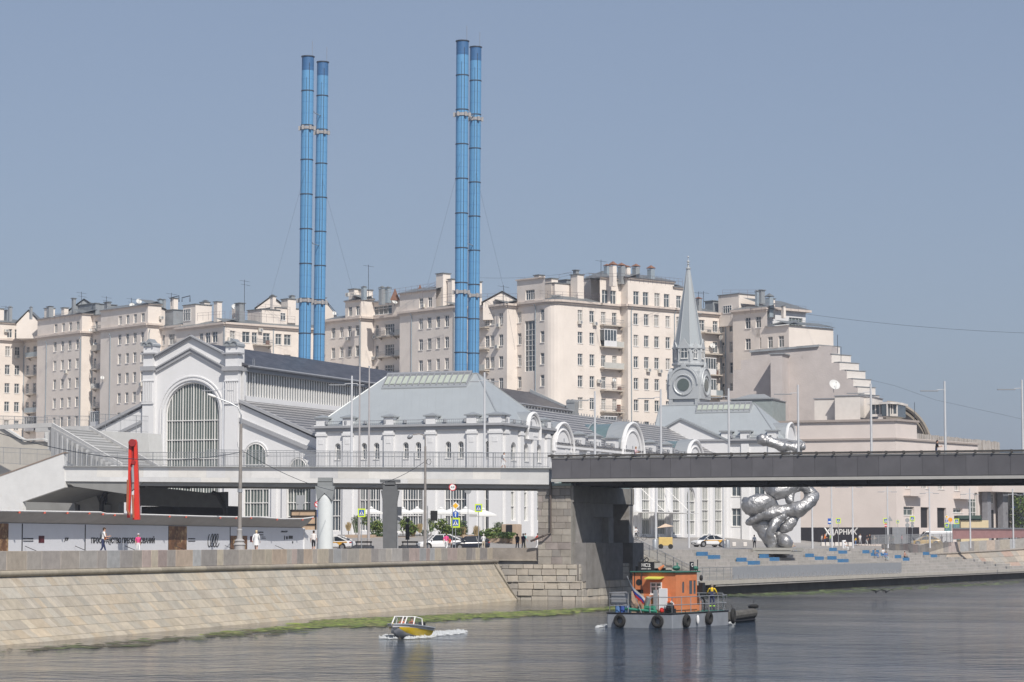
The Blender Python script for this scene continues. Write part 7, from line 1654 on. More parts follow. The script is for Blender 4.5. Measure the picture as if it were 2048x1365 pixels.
# cabin
CX0, CX1, CY0, CY1, CT = 2.0, 5.0, .75, 3.75, 3.35
m = MB(M); wall(m, M @ frame((CX0, CY1, 0), (0, -1, 0)), 0, CY1 - CY0, HZ_, CT, [(.2, .75, .95, 2.3), (1.25, 2.05, 2.0, 2.75)], .12)
wall(m, M @ frame((CX0, CY0, 0), (1, 0, 0)), 0, CX1 - CX0, HZ_, CT, [(.9, 1.2, 2.1, 2.8, True), (1.9, 2.35, 2.0, 2.85), (2.5, 2.85, 2.0, 2.85)], .1)
m.T = M; m.poly([(CX1, CY0, HZ_), (CX1, CY1, HZ_), (CX1, CY1, CT), (CX1, CY0, CT)]); m.poly([(CX0, CY1, HZ_), (CX1, CY1, HZ_), (CX1, CY1, CT), (CX0, CY1, CT)]); m.poly([(CX0, CY0, CT), (CX1, CY0, CT), (CX1, CY1, CT), (CX0, CY1, CT)])
m.build('cabin', M_or, tug)
m = MB(M); m.bb((CX0 + .3, CY0 + .3, HZ_), (CX1 - .2, CY1 - .2, CT - .1)); m.build('cabin_inside', M_dark, tug)
window(tug, M @ frame((CX0, CY1, 0), (0, -1, 0)), 1.65, 2.0, .8, .75, 'cross', .02, M_glass); 
for x, w_ in ((1.05, .3), (2.12, .45), (2.68, .35)): (lambda m: (m.bb((CX0 + x - w_ / 2, CY0 + .02, 2.0 if x > 1.5 else 2.1), (CX0 + x + w_ / 2, CY0 + .06, 2.82)), m.build('side_window', M_glass, tug)))(MB(M))
m = MB(M); m.bb((CX0 - .15, CY0 - .12, CT), (CX1 + .3, CY1 + .12, CT + .08)); m.build('cabin_roof', M_gd, tug, bevel=.03)
m = MB(M); m.prism([(CX0 - .55, CY1 - 2.2, 2.95), (CX0 - .55, CY1 - 1.1, 2.95), (CX0, CY1 - 1.1, 3.05), (CX0, CY1 - 2.2, 3.05)], (0, 0, .06)); m.build('window_hood', mat('hood_yellow', (.62, .60, .10), .6), tug)
m = MB(M); m.cyl((CX0 - .02, CY1 - .45, 2.75), (CX0 + .02, CY1 - .45, 2.75), .2, n=14); m.build('porthole', M_black, tug)
m = MB(M)  # engine casing with rounded top in front of the cabin
pts = [(0, HZ_)] + [(.9 - .9 * math.cos(a), 1.35 + .62 * math.sin(a)) for a in [i * math.pi / 14 for i in range(8)]] + [(2.0, 1.97), (2.0, HZ_)]
m.prism([(CX0 - .9, 2.9 - x * .95 + .1, z) for x, z in pts], (.9, 0, 0)); m.build('engine_casing', M_or, tug)
m = MB(M); m.tube([(CX0 - 1.0, 2.3, 1.1), (CX0 - 1.05, 2.2, 1.5), (CX0 - 1.1, 2.05, 1.85)], [.08, .16, .17], 10); m.build('exhaust_funnel', M_steel, tug, smooth='auto')
m = MB(M); m.bb((CX0 - .97, .85, 1.0), (CX0 - .92, 1.45, 2.4)); m.build('white_door', M_white, tug, bevel=.03)
m = MB(M); m.bb((CX0 - 1.1, 1.5, 1.1), (CX0 - .9, 1.75, 2.3)); m.build('grey_locker', M_steel, tug)
m = MB(M); m.bb((5.1, 1.0, HZ_), (6.2, 3.3, 1.75)); m.build('fore_casing', M_or, tug, bevel=.08)
m = MB(M); m.tube([(6.35, .9, HZ_), (6.4, .9, 1.5), (6.1, .9, 1.8), (5.8, .9, 1.75)], .06, 6); m.tube([(6.35, 1.3, HZ_), (6.4, 1.3, 1.6), (6.1, 1.3, 1.9)], .06, 6); m.build('vent_pipes', M_black, tug)
# boards with lettering on the roof
def sign_board(x, y, w_, h_, rot, txt, sub=None):
    MB_ = M @ Matrix.Translation((x, y, CT + .12)) @ Matrix.Rotation(rot, 4, 'Z'); m = MB(MB_); m.bb((-w_ / 2, 0, 0), (w_ / 2, .05, h_)); b = m.build('name_board', M_black, tug)
    text(txt, MB_ @ Matrix.Translation((-w_ * .28, -.012, h_ * .42)), h_ * .42, M_frame, 'lettering', b, width=w_ * .56)
    if sub: text(sub, MB_ @ Matrix.Translation((-w_ * .3, -.012, h_ * .14)), h_ * .14, M_frame, 'small_lettering', b, width=w_ * .6)
sign_board(CX0 - .1, 2.75, 1.1, .55, R(-90), 'НС2', 'МОС 801'); sign_board(CX1 - .9, CY0 - .1, .5, .55, 0, 'С', None)
m = MB(M)
for y in (3.0, 2.7): m.tube([(CX0 - .1 + .0, y + .12 * math.cos(a), CT + .8 + .12 * math.sin(a)) for a in [i * math.pi / 6 for i in range(13)]], .03, 4)
m.tube([(CX0, 3.6, CT), (CX0, 3.6, 1.6)], .03, 4); m.tube([(CX0 - .1, 3.05, CT + .6), (CX0 - .1, 3.05, 2.0)], .03, 4); m.bb((CX0 + .1, 3.2, CT + .12), (CX0 + .5, 3.6, CT + .4)); m.build('roof_fittings', M_black, tug)
m = MB(M); m.tube([(CX0 + .2, 2.0, CT + .2), (CX0 + .3, 1.7, CT + .45)], [.12, .06], 8); m.build('orange_horn', M_or, tug)
m = MB(M); m.ball((CX0 + 1.0, 1.2, CT + .28), (.3, .25, .16)); m.tube([(CX0 + 1.2, 1.2, CT + .3), (CX0 + 1.3, 1.3, CT + .6)], .05, 5); m.ball((CX1, CY0 + .1, CT + .25), (.2, .2, .14)); m.build('searchlight', M_gd, tug, smooth='auto')
m = MB(M); m.tube([(CX1 + .1, CY0, CT), (CX1 + .1, CY0, CT + .8)], .03, 5); m.bb((CX1 + .1, CY0 - .35, 2.1), (CX1 + .45, CY0 - .05, 2.7)); m.ball((CX1 + .2, CY0 - .2, 3.0), (.12, .12, .2)); m.build('lamps', M_black, tug)
# rails
m = MB(M)
def rail_run(pts, h=1.0, mid=2, n=1.3):
    for k in range(len(pts) - 1):
        a, b = Vector(pts[k]), Vector(pts[k + 1]); L_ = (b - a).length; q = max(int(L_ / n), 1)
        for j in range(mid): hh = h * (1 - j / mid * .95); m.tube([a + Vector((0, 0, hh)), b + Vector((0, 0, hh))], .028, 5)
        for j in range(q + 1): m.tube([a.lerp(b, j / q), a.lerp(b, j / q) + Vector((0, 0, h))], .028, 5)
rail_run([(.15, .1, HZ_), (TL - .6, .1, HZ_), (TL - .1, .55, HZ_)], 1.0); rail_run([(.15, .1, HZ_), (.15, 1.6, HZ_)]); rail_run([(.15, 3.1, HZ_), (.15, TW - .1, HZ_), (2.4, TW - .1, HZ_)], 1.25, 3, .9); rail_run([(TL - .1, TW - .5, HZ_), (TL - .1, .6, HZ_)], 1.1)
m.build('guard_rails', M_greym, tug)
m = MB(M); m.bb((.3, 3.2, HZ_ + .55), (.35, TW - .15, HZ_ + 1.2)); m.build('grey_panel', M_greym, tug)
for x, y, rt_ in ((.9, -.08, 0), (3.1, -.08, 0), (5.4, -.08, 0), (7.8, -.08, 0)):
    pass
def tyre(p, axis, r=.42, w_=.13, name='tyre_fender', par=None, label=None):
    a = Vector(axis).normalized(); u = a.cross(Vector((0, 0, 1))).normalized(); v = a.cross(u); m = MB(M)
    n1, n2 = 18, 8; vs = [Vector(p) + (u * math.cos(2 * math.pi * i / n1) + v * math.sin(2 * math.pi * i / n1)) * (r - w_ + w_ * math.cos(2 * math.pi * j / n2)) + a * (w_ * 1.0 * math.sin(2 * math.pi * j / n2)) for i in range(n1) for j in range(n2)]
    m.add(vs, [(i * n2 + j, i * n2 + (j + 1) % n2, ((i + 1) % n1) * n2 + (j + 1) % n2, ((i + 1) % n1) * n2 + j) for i in range(n1) for j in range(n2)]); m.tube([Vector(p) + Vector((0, 0, r * .6)), Vector(p) + Vector((0, 0, r + .2)) - a * .12], .02, 4); return m.build(name, M_tyre, par or tug, smooth='auto')
tyre((-.14, 3.55, .42), (-1, 0, 0)); tyre((-.14, .95, .42), (-1, 0, 0)); tyre((1.7, -.14, .42), (0, -1, 0)); tyre((4.9, -.14, .5), (0, -1, 0)); tyre((TL - .1, -.1, .55), (.3, -1, 0), .5)
m = MB(M); m.ball((3.3, -.12, .45), (.1, .1, .3)); m.build('white_fender', M_white, tug, smooth='auto')
# deck clutter
m = MB(M); m.bb((.6, 1.6, HZ_ + .1), (1.2, 3.2, HZ_ + .45)); m.tube([(.3, 1.2, 1.0), (.3, 3.4, 1.15)], .09, 6); m.build('green_machinery', mat('machine_green', (.04, .26, .17), .5, var=.3, scale=4), tug)
for y, c in ((4.0, BLU), (3.65, (.04, .09, .35)), (3.35, (.25, .35, .55))): m = MB(M); m.cyl((.5, y, HZ_), (.5, y, HZ_ + .5), .17, n=10); tag(m.build('drum', cloth(c, 'plastic'), None), {4.0: 'leftmost blue drum on the boat deck', 3.65: 'dark blue drum on the boat deck between two others', 3.35: 'pale blue drum on the boat deck'}[y], 'drum', 'drums on the boat deck')
m = MB(M); m.ball((.55, 3.8, HZ_ + .58), (.14, .28, .07)); tag(m.build('life_vest', cloth(ORG), None), 'orange life vest lying on the blue drums at the stern', 'life vest')
m = MB(M); m.bb((.3, 2.62, HZ_), (.5, 2.95, HZ_ + 1.35)); tag(m.build('wooden_board', mat('pale_board_wood', (.55, .38, .27), .8, var=.2), None), 'pale brown board standing upright behind the flag', 'board')
m = MB(M); m.bb((.32, 2.2, HZ_), (.5, 2.45, HZ_ + 1.2)); tag(m.build('cardboard_panel', mat('card', (.45, .28, .17), .8, var=.3), None), 'printed brown panel right of the upright board on the boat', 'board')
m = MB(M); m.ball((.35, .9, HZ_ + .2), (.16, .16, .17)); tag(m.build('red_canister', cloth((.6, .03, .02), 'plastic'), None), 'small bright red canister on the boat deck', 'canister')
m = MB(M); m.ball((.6, .45, HZ_ + .35), (.25, .3, .3)); m.bb((.5, .2, HZ_), (.9, .8, HZ_ + .3)); tag(m.build('winch', M_black, None), 'dark winch on the stern corner of the boat', 'winch')
MM = M; 
def lifebuoy(p):
    m = MB(MM); n1, n2 = 20, 6; r, w_ = .32, .07
    for i in range(n1):
        m.cc = (.75, .14, .04) if (i // 3) % 2 else (.7, .7, .68)
    o = None; m = MB(MM); vs = [Vector(p) + Vector((0, math.cos(2 * math.pi * i / n1), math.sin(2 * math.pi * i / n1))) * (r - w_ + w_ * math.cos(2 * math.pi * j / n2)) + Vector((w_ * math.sin(2 * math.pi * j / n2), 0, 0)) for i in range(n1) for j in range(n2)]
    b0 = len(m.v); m.v += [MM @ v for v in vs]
    for i in range(n1):
        for j in range(n2): m.f.append([i * n2 + j, i * n2 + (j + 1) % n2, ((i + 1) % n1) * n2 + (j + 1) % n2, ((i + 1) % n1) * n2 + j]); m.m.append(0); m.c.append((.75, .14, .04) if (i // 3) % 2 else (.7, .7, .68))
    return m.build('lifebuoy', mat('buoy', (1, 1, 1), .6, attr=True, var=.05), None)
tag(lifebuoy((.9, .62, 1.35)), 'orange and white lifebuoy hanging by the white door of the work boat', 'lifebuoy')
# flag
fl = root('flag', M @ Matrix.Translation((.2, 2.75, HZ_)), 'white, blue and red tricolour flag drooping at the stern of the work boat', 'flag')
m = MB(M); m.tube([(.2, 2.2, HZ_), (-.15, 3.02, HZ_ + 2.3)], .025, 5); m.build('staff', M_steel, fl)
fl_top, fl_low = Vector((-.15, 3.0, HZ_ + 2.25)), Vector((-.0, 2.75, HZ_ + 1.35))
for i, c in enumerate(((.75, .75, .76), (.03, .08, .42), (.62, .03, .03))):
    m = MB(M); n = 12; vs = []
    for k in range(n + 1):
        t = k / n; sag = Vector((-.12 * math.sin(t * 5), -1.15 * t, -1.35 * t ** .85 + .02 * i))
        a = fl_top.lerp(fl_low, i / 3) + sag * (1 - .12 * i); b = fl_top.lerp(fl_low, (i + 1) / 3) + sag * (1 - .12 * (i + 1)); vs += [a + Vector((.05 * math.sin(t * 9), 0, 0)), b + Vector((.05 * math.sin(t * 9 + 1), 0, 0))]
    m.add(vs, [(2 * k, 2 * k + 1, 2 * k + 3, 2 * k + 2) for k in range(n)]); m.build('stripe', cloth(c, 'flag'), fl, smooth='auto')
cm = M @ Vector((TL - 1.1, .9, HZ_ + .03))
person(cm, R(175), 1.72, 'crewman in yellow t-shirt and navy bib overalls holding the bow rail', YEL, NAVY, 'stand', 'rail', hair=(.25, .22, .2), extra='bib', group='boat crews')
# towed tyre float at the bow
ft = root('tyre_float', M @ Matrix.Translation((TL + .9, .6, 0)), 'black floating fender with tyres pushed ahead of the work boat', 'fender')
fa, fb_ = M.inverted() @ wz(1458, 1247, 0), M.inverted() @ wz(1507, 1242, 0); ZZ = Vector((0, 0, 1)); m = MB(M); m.tube([fa + ZZ * .45, fb_ + ZZ * .55], .30, 10); m.build('float', mat('weathered_rubber', (.10, .095, .085), .9, var=.5, scale=3), ft)
m = MB(M); m.tube([fa + ZZ * .1, fb_ + ZZ * .1], .18, 4); m.build('float_base', M_black, ft)
tyre(fb_ + ZZ * .95, (.1, .1, 1), .36, .12, 'top_tyre', ft); tyre(fb_ + ZZ * .5, (1, -.6, 0), .34, .11, 'side_tyre', ft)
# ------------------------------------------------------------------ speedboat
SB = wz(815, 1276, 0); MS = Matrix.Translation(SB + Vector((0, .3, 0))) @ Matrix.Rotation(R(-110), 4, 'Z') @ Matrix.Rotation(R(-3), 4, 'Y') @ Matrix.Scale(.86, 4)
spb = root('speedboat', MS, 'small white speedboat with yellow hull side and windscreen heading for the camera', 'boat')
st_ = [(2.6, .03, .62, .78), (2.2, .38, .30, .80), (1.5, .74, .02, .80), (.5, .95, -.12, .76), (-1.0, 1.0, -.18, .70), (-2.2, .95, -.18, .66)]
m = MB(MS); vs = []; 
for x, w_, zk, zd in st_: vs += [(x, 0, zk), (x, -w_ * .72, zk + .26), (x, -w_ * .95, zd - .17), (x, -w_, zd), (x, w_, zd), (x, w_ * .95, zd - .17), (x, w_ * .72, zk + .26)]
n = 7; fs = []
for i in range(len(st_) - 1):
    for k in range(n): fs.append((i * n + k, i * n + (k + 1) % n, (i + 1) * n + (k + 1) % n, (i + 1) * n + k))
fs.append(tuple(range((len(st_) - 1) * n, len(st_) * n))); m.add(vs, fs)
for i, f in enumerate(m.f):
    k = i % 7 if i < 35 else 0; m.m[i] = 1 if k in (1, 5) and i < 35 else 0
m.build('hull', [mat('white_gelcoat', (.55, .55, .58), .25, var=.05), mat('yellow_gelcoat', (.75, .52, .02), .3, var=.08)], spb, smooth='auto')
m = MB(MS); m.tube([(x, -w_ * 1.02, zd) for x, w_, zk, zd in st_], .06, 6); m.tube([(x, w_ * 1.02, zd) for x, w_, zk, zd in st_], .06, 6); m.build('gunwale', M_steel, spb)
m = MB(MS); m.add([(.95, -.75, .78), (.95, .75, .78), (.55, .7, 1.32), (.55, -.7, 1.32), (-.2, -.92, .74), (-.2, -.86, 1.22), (-.2, .92, .74), (-.2, .86, 1.22)], [(0, 1, 2, 3), (0, 3, 5, 4), (1, 6, 7, 2)]); m.build('windscreen', mat('clear_screen', (.06, .08, .09), .05, alpha=.35), spb)
m = MB(MS); P = [(.55, -.7, 1.32), (.55, .7, 1.32)]; m.tube([(-.2, -.86, 1.22), *P, (-.2, .86, 1.22)], .035, 5); 
for a, b in (((.95, -.75, .78), (.55, -.7, 1.32)), ((.95, .75, .78), (.55, .7, 1.32)), ((.95, -.1, .78), (.55, -.1, 1.32)), ((.95, .15, .78), (.55, .15, 1.32)), ((-.2, -.92, .74), (-.2, -.86, 1.22)), ((-.2, .92, .74), (-.2, .86, 1.22))): m.tube([a, b], .04, 5)
m.build('windscreen_frame', M_frame, spb)
m = MB(MS); m.bb((-2.55, -.2, .1), (-2.2, .2, 1.05)); m.build('outboard_motor', M_black, spb, bevel=.05)
for x, y, lb, c in ((.1, .35, 'left helmsman in an orange life vest behind the windscreen', (.8, .25, .12)), (.0, -.4, 'right passenger in an orange life vest aboard the speedboat', (.8, .22, .1)), (-.9, -.55, 'dark-clothed passenger at the back of the speedboat', (.05, .06, .08))):
    q = MS @ Vector((x, y, .08)); person(q, R(-35), 1.45, lb, c, NAVY, 'sit', 'bent', group='boat crews')
# foam
M_foam = mat('foam', (.50, .52, .53), .9, var=.2, scale=6, bump=.03)
def foam(name, pts, label, n, seed, spread=(10, 1.5), size=(.05, .22)):
    rr = random.Random(seed); m = MB()
    for _ in range(n):
        t = rr.random(); i = rr.randrange(len(pts) - 1); a, b = pts[i], pts[i + 1]; k = rr.random()
        p = wz(a[0] + (b[0] - a[0]) * k + rr.gauss(0, spread[0] * .3), a[1] + (b[1] - a[1]) * k + rr.gauss(0, spread[1]), .02); L_ = rr.uniform(*size)
        m.add([(p.x + L_ * 1.6 * math.cos(q), p.y + L_ * math.sin(q), .015) for q in (0, 1.1, 2.2, 3.3, 4.4, 5.4)] + [(p.x, p.y, rr.uniform(.04, .16))], [(j, (j + 1) % 6, 6) for j in range(6)])
    return tag(m.build(name, M_foam), label=label, cat='foam', kind='stuff')
foam('wake_foam', [(850, 1270), (885, 1267), (925, 1264.5)], 'white wake trailing from the speedboat', 700, 1, (16, 1.5), (.03, .12)); foam('wake_foam', [(768, 1275), (792, 1275)], 'white bow spray left of the speedboat', 260, 2, (10, 1.2), (.03, .11)); foam('wake_foam', [(812, 1277), (865, 1274)], 'foam along the right side of the speedboat', 70, 3, (6, .7), (.04, .12))
foam('wake_foam', [(1195, 1254), (1222, 1251)], 'faint foam at the stern of the work boat', 70, 4, (8, .6), (.04, .12)); foam('wake_foam', [(1452, 1248), (1466, 1246)], 'bow foam of the work boat', 40, 5, (6, .6), (.04, .12))
for (px, py, lb) in ((1752, 1186, 'left dark bird skimming the water'), (1772, 1186, 'right dark bird skimming the water')):
    p = wz(px, 1192, 0) + Vector((0, 0, .35)); m = MB(); m.ball(p, (.1, .28, .09), 8, 6); m.ball(p + Vector((-.25, 0, .05)), (.08, .08, .07), 6, 4)
    for s_ in (-1, 1): m.add([p + Vector((0, s_ * .05, .05)), p + Vector((.25, s_ * .05, .05)), p + Vector((s_ * .55 + .1, s_ * .3, .28)), p + Vector((s_ * .9, s_ * .4, .12)), p + Vector((s_ * .5 - .1, s_ * .3, .22))], [(0, 1, 2, 4), (2, 3, 4)])
    tag(m.build('bird', M_black), lb, 'bird', 'birds over the water')
# ------------------------------------------------------------------ hoarding with canopy on the left embankment
OFF = 5.2
hr_ = root('hoarding', bank(300, OFF) + Vector((0, 0, ZG)), 'long white printed hoarding with black lettering under a grey fabric canopy behind the embankment parapet', 'hoarding')
P = E0 - EN * OFF; MHB = frame(Vector((P.x, P.y, 0)), ED)
def hs(px): q = bank(px, OFF); return (q - Vector((P.x, P.y, 0))).dot(ED)
def hz_(px, py): n = EN; return hitp(px, py, P, n).z
sA, sB = hs(-120), hs(607); zT0, zT1 = hz_(0, 1048), hz_(600, 1055)
zT = (zT0 + zT1) / 2
m = MB(MHB); m.bb((sA, 0, ZG - .2), (sB, .2, zT)); m.build('boards', mat('white_hoarding_board', (.66, .67, .70), .6, var=.04), hr_)
m = MB(MHB)
for px in (44, 170, 337, 460): s_ = hs(px); m.bb((s_ - .06, -.012, ZG), (s_ + .06, .0, zT - .02))
m.build('board_joints', M_dark, hr_)
pic = mat('brown_picture_print', (.20, .10, .05), .6, var=.8, scale=1.4, detail=8, dirt=(1.6, .5, (.55, .38, .2), .8))
for a, b, y0, y1 in ((-60, 16, 1048, 1102), (337, 373, 1053, 1102), (461, 494, 1072, 1102)):
    m = MB(MHB); m.bb((hs(a), -.02, ZG), (hs(b), -.005, zT - .02 if y0 < 1060 else hz_(470, y0))); m.build('picture_panel', pic, hr_)
m = MB(MHB); m.bb((hs(77), -.02, hz_(80, 1086)), (hs(88), -.005, hz_(80, 1072))); m.bb((hs(500), -.02, hz_(500, 1084)), (hs(506), -.005, hz_(500, 1073))); m.build('dark_red_panel', mat('dark_red_print', (.10, .015, .02), .6, var=.5, scale=5), hr_)
tx = lambda s_, px, py, h_, w_, sh=0: text(s_, MHB @ Matrix.Translation((hs(px), -.015, hz_(px, py))), h_, M_black, 'lettering', hr_, width=w_, shear=sh)
tx('ПРОСТРАНСТВО ПРЕОБРАЗОВАНИЙ', 182, 1087, .46, hs(309) - hs(182))
tx('ПРОСТРАНСТВО', 46, 1079, .07, hs(66) - hs(46)); tx('ПРЕОБРАЗОВАНИЙ', 46, 1083.5, .07, hs(66) - hs(46)); tx('JOV', 128, 1084, .26, hs(137) - hs(128), .35); tx('ПРОСТРАНСТВО', 376, 1079, .07, hs(390) - hs(376)); tx('ПРЕОБРАЗОВАНИЙ', 376, 1083.5, .07, hs(390) - hs(376))
m = MB(MHB); s0, s1 = hs(411), hs(441); zz0, zz1 = hz_(420, 1096), hz_(420, 1066); W_ = s1 - s0; H_ = zz1 - zz0; pts = []
for k in range(90): t = k / 89; a = t * 2 * math.pi * 3.6 + 2; sl_ = .16; yy = .5 + .42 * math.sin(a); pts.append((s0 + W_ * (.18 + .62 * t + .10 * math.cos(a) + sl_ * (yy - .3)), -.03, zz0 + H_ * yy))
m.tube(pts, .028, 4); m.build('script_lettering', M_black, hr_)
for (x0, x1, y0, y1) in ((568, 569.5, 1072, 1080), (572, 575, 1073, 1079), (577, 585, 1072, 1078), (584, 586, 1083, 1087), (561, 573, 1064, 1065), (523, 530, 1074, 1075), (523, 531, 1077, 1078)): m = MB(MHB); m.bb((hs(x0), -.02, hz_(x0, y1)), (hs(x1), -.005, hz_(x1, y0))); m.build('printed_mark', M_black, hr_)
tx('Двор ГЭС', 562, 1065, .12, hs(575) - hs(562), .2); tx('ПРОСТРАНСТВО', 510, 1066, .08, hs(526) - hs(510)); tx('ПРЕОБРАЗОВАНИЙ', 510, 1071, .08, hs(526) - hs(510))
m = MB(MHB); m.bb((hs(608), -.05, ZG), (hs(632), .0, hz_(620, 1060))); m.bb((sB - .05, -.1, ZG), (sB + .05, 2, zT)); m.build('end_panels', M_white, hr_)
# canopy: outer edge raised and forward
cn = root('canopy', bank(300, OFF - 1) + Vector((0, 0, zT)), 'long sagging grey fabric canopy over the white hoarding', 'canopy')
def cedge(px, py, off): P2 = E0 - EN * off; return hitp(px, py, P2, EN)
edge = [(-120, 1021), (0, 1022), (100, 1023.5), (200, 1025), (212, 1028), (300, 1030), (400, 1033), (470, 1034.5), (515, 1034.5), (560, 1038), (605, 1038), (627, 1035)]
m = MB(); top, bot = [], []
for px, py in edge:
    a = cedge(px, py, 4.3); sq = (Vector((a.x, a.y, 0)) - E0).dot(ED); sq2 = min(sq, (E0 - EN * OFF + ED * (sB)).dot(ED) - E0.dot(ED)); b = E0 + ED * sq2 - EN * (OFF + .1) + Vector((0, 0, zT)); mid = a.lerp(b, .5) - Vector((0, 0, .12)); top += [a, mid, b]
n_ = len(edge); m.add(top, [(3 * i + j, 3 * i + j + 1, 3 * i + 4 + j, 3 * i + 3 + j) for i in range(n_ - 1) for j in (0, 1)])
m.build('fabric', mat('grey_canopy_fabric', (.40, .385, .37), .9, var=.12, scale=.8, stretch=(1, 1, 3)), cn, smooth='auto')
m = MB(); m.tube(top[0::3], .06, 6); m.build('edge_tube', M_frame, cn)
for px in (38, 89, 134, 178, 206, 229, 267, 338, 371, 440, 472, 502, 554, 605, 625):
    i = next(k for k in range(n_ - 1) if edge[k][0] <= px <= edge[k + 1][0]); t = (px - edge[i][0]) / (edge[i + 1][0] - edge[i][0]); c = top[3 * i].lerp(top[3 * i + 3], t) + Vector((0, -.06, -.1)); m = MB(); m.lathe(c, [(.05, .1), (.09, .02), (.085, -.03)], 8); m.build('edge_lamp', cloth((.55, .12, .08), 'plastic'), cn)
m = MB()
for px in (50, 150, 250, 350, 450, 550): q = bank(px, OFF - .05); m.tube([(q.x, q.y, ZG + .55), (q.x - EN.x * -1.0, q.y, ZG + .15)], .02, 4)
m.build('stay_rods', M_black, cn)
# plywood boxes near the round column
m = MB(); a, b = at(582, 1054, 205), at(632, 1021, 205); fr = root('plywood_enclosure', (a.x, 205, ZG), 'plywood panelled site enclosure with dark frame left of the round column', 'enclosure')
m.bb((a.x, 205, ZG), (b.x, 206, b.z)); m.build('plywood', mat('plywood', (.46, .33, .22), .8, var=.2), fr)
m = MB(); 
for z in (b.z, (a.z + b.z) / 2 + .2, a.z + .2): m.bb((a.x - .05, 204.9, z - .05), (b.x + .05, 205, z + .05))
for x in (a.x, b.x): m.bb((x - .05, 204.9, ZG), (x + .05, 205, b.z))
m.build('frame', M_black, fr)
# red boom of a concrete pump
cb = root('pump_boom', at(268, 1040, 160), 'folded red boom of a concrete pump standing above the hoarding at the left', 'machine')
M_red = mat('red_boom_paint', (.62, .035, .02), .4, var=.1, dirt=(2, .66, (.3, .05, .03), .5))
def bq(px, py, Y=160): return at(px, py, Y)
m = MB()
m.prism([bq(265, 1040), bq(279, 1040), bq(276, 950), bq(273.5, 885), bq(271, 879), bq(268, 880), bq(267.5, 930), bq(268.5, 1000)], (0, .45, 0)); m.prism([bq(254, 1036, 160.1), bq(259, 1036, 160.1), bq(263, 960, 160.1), bq(263, 883, 160.1), bq(260.5, 880, 160.1), bq(257, 886, 160.1), bq(256, 950, 160.1)], (0, .4, 0)); m.build('boom_arms', M_red, cb, bevel=.02)
m = MB(); c = bq(264.5, 886, 160); m.cyl(c + Vector((0, -.1, 0)), c + Vector((0, .6, 0)), .24, n=14); m.cyl(bq(267, 925) + Vector((0, -.1, 0)), bq(267, 925) + Vector((0, .5, 0)), .15, n=10); m.prism([bq(262, 884, 160.2), bq(269, 884, 160.2), bq(268, 930, 160.2), bq(262, 932, 160.2)], (0, .2, 0)); m.build('hinges', mat('dark_red', (.28, .02, .02), .5), cb)
m = MB(); m.tube([bq(265, 935, 159.9), bq(266, 965, 159.9)], .09, 8); m.build('hydraulic_ram', M_steel, cb); m = MB(); m.tube([bq(256, 960, 159.9), bq(254.5, 1020, 159.9), bq(259, 1030, 159.9)], .08, 6); m.tube([bq(265.5, 990, 159.9), bq(267, 1036, 159.9)], .07, 6); m.build('concrete_pipe', mat('rusty_pipe', (.35, .12, .06), .7, var=.2), cb)
# ------------------------------------------------------------------ lamps
def modern_lamp(px, ptop, base, arms, label, M_=mat('pale_lamp_post', (.55, .56, .58), .5), H=None, grp='slim lamp posts on the bridge', name='street_lamp'):
    b = Vector(base); z1 = at(px, ptop, b.y).z; rt = root(name, b, label, 'lamp post', grp)
    m = MB(); m.tube([b, Vector((b.x, b.y, z1))], [.13, .09], 10); m.build('pole', M_, rt, smooth='auto')
    for s_ in arms:
        m = MB(); m.tube([(b.x, b.y, z1 - .75), (b.x + s_ * .7, b.y, z1 - .78)], .035, 5); m.build('arm', M_, rt)
        m = MB(); m.bb((b.x + s_ * .6, b.y - .16, z1 - .92), (b.x + s_ * 2.2 if abs(s_) == 1 else b.x + s_ * 1.5, b.y + .16, z1 - .84)); m.build('lamp_head', M_greym, rt)
    return rt
for px, pt, V, arms, lb in ((445, 765, PV + 12.5, (-1, .7), 'double-headed slim lamp post in front of the arched hall window'), (703, 752, PV + 4, (-1, .8), 'double-headed lamp post left of the pair of flagpoles'), (969, 745, PV + 2, (-.9, .9), 'double-headed lamp post at the right corner of the zinc-roofed pavilion')):
    b = gv(px, 925, V); b.z = zs2(b.x) - .1; modern_lamp(px, pt, G @ b, arms, lb)
for px, pt, lb in ((1190, 783, 'single-arm lamp post above the girder, leftmost over the dark span'), (1322, 779, 'single-arm lamp post above the girder left of the spire'), (1458, 777, 'single-arm lamp post above the girder right of the spire'), (1597, 770, 'single-arm lamp post above the girder beside the silver sculpture'), (1743, 768, 'single-arm lamp post in front of the glass rooftop lantern'), (1891, 763, 'single-arm lamp post against the open sky right of the cinema'), (2046, 760, 'single-arm lamp post cut by the right edge of the picture')):
    b = gv(px, 905, PV + 11.0); b.z = DCK + sz(b.x) - .4; b.z = 11.2 + sz(b.x); modern_lamp(px, pt, G @ b, (-1,), lb)
for px, pt, lb in ((718, 733, 'left of two tall grey flagpoles'), (737, 735, 'right of two tall grey flagpoles')):
    p = G @ gv(px, 1080, 236); p.z = ZG; z1 = at(px, pt, p.y).z; rt = root('flagpole', p, lb, 'flagpole', 'pair of flagpoles'); m = MB(); m.tube([p, Vector((p.x, p.y, z1))], [.16, .07], 10); m.build('pole', mat('flagpole_paint', (.42, .40, .40), .5), rt, smooth='auto'); m = MB(); m.ball((p.x, p.y, z1 + .06), .1); m.cyl((p.x, p.y, ZG), (p.x, p.y, ZG + .3), .28, n=12); m.build('fittings', M_steel, rt)
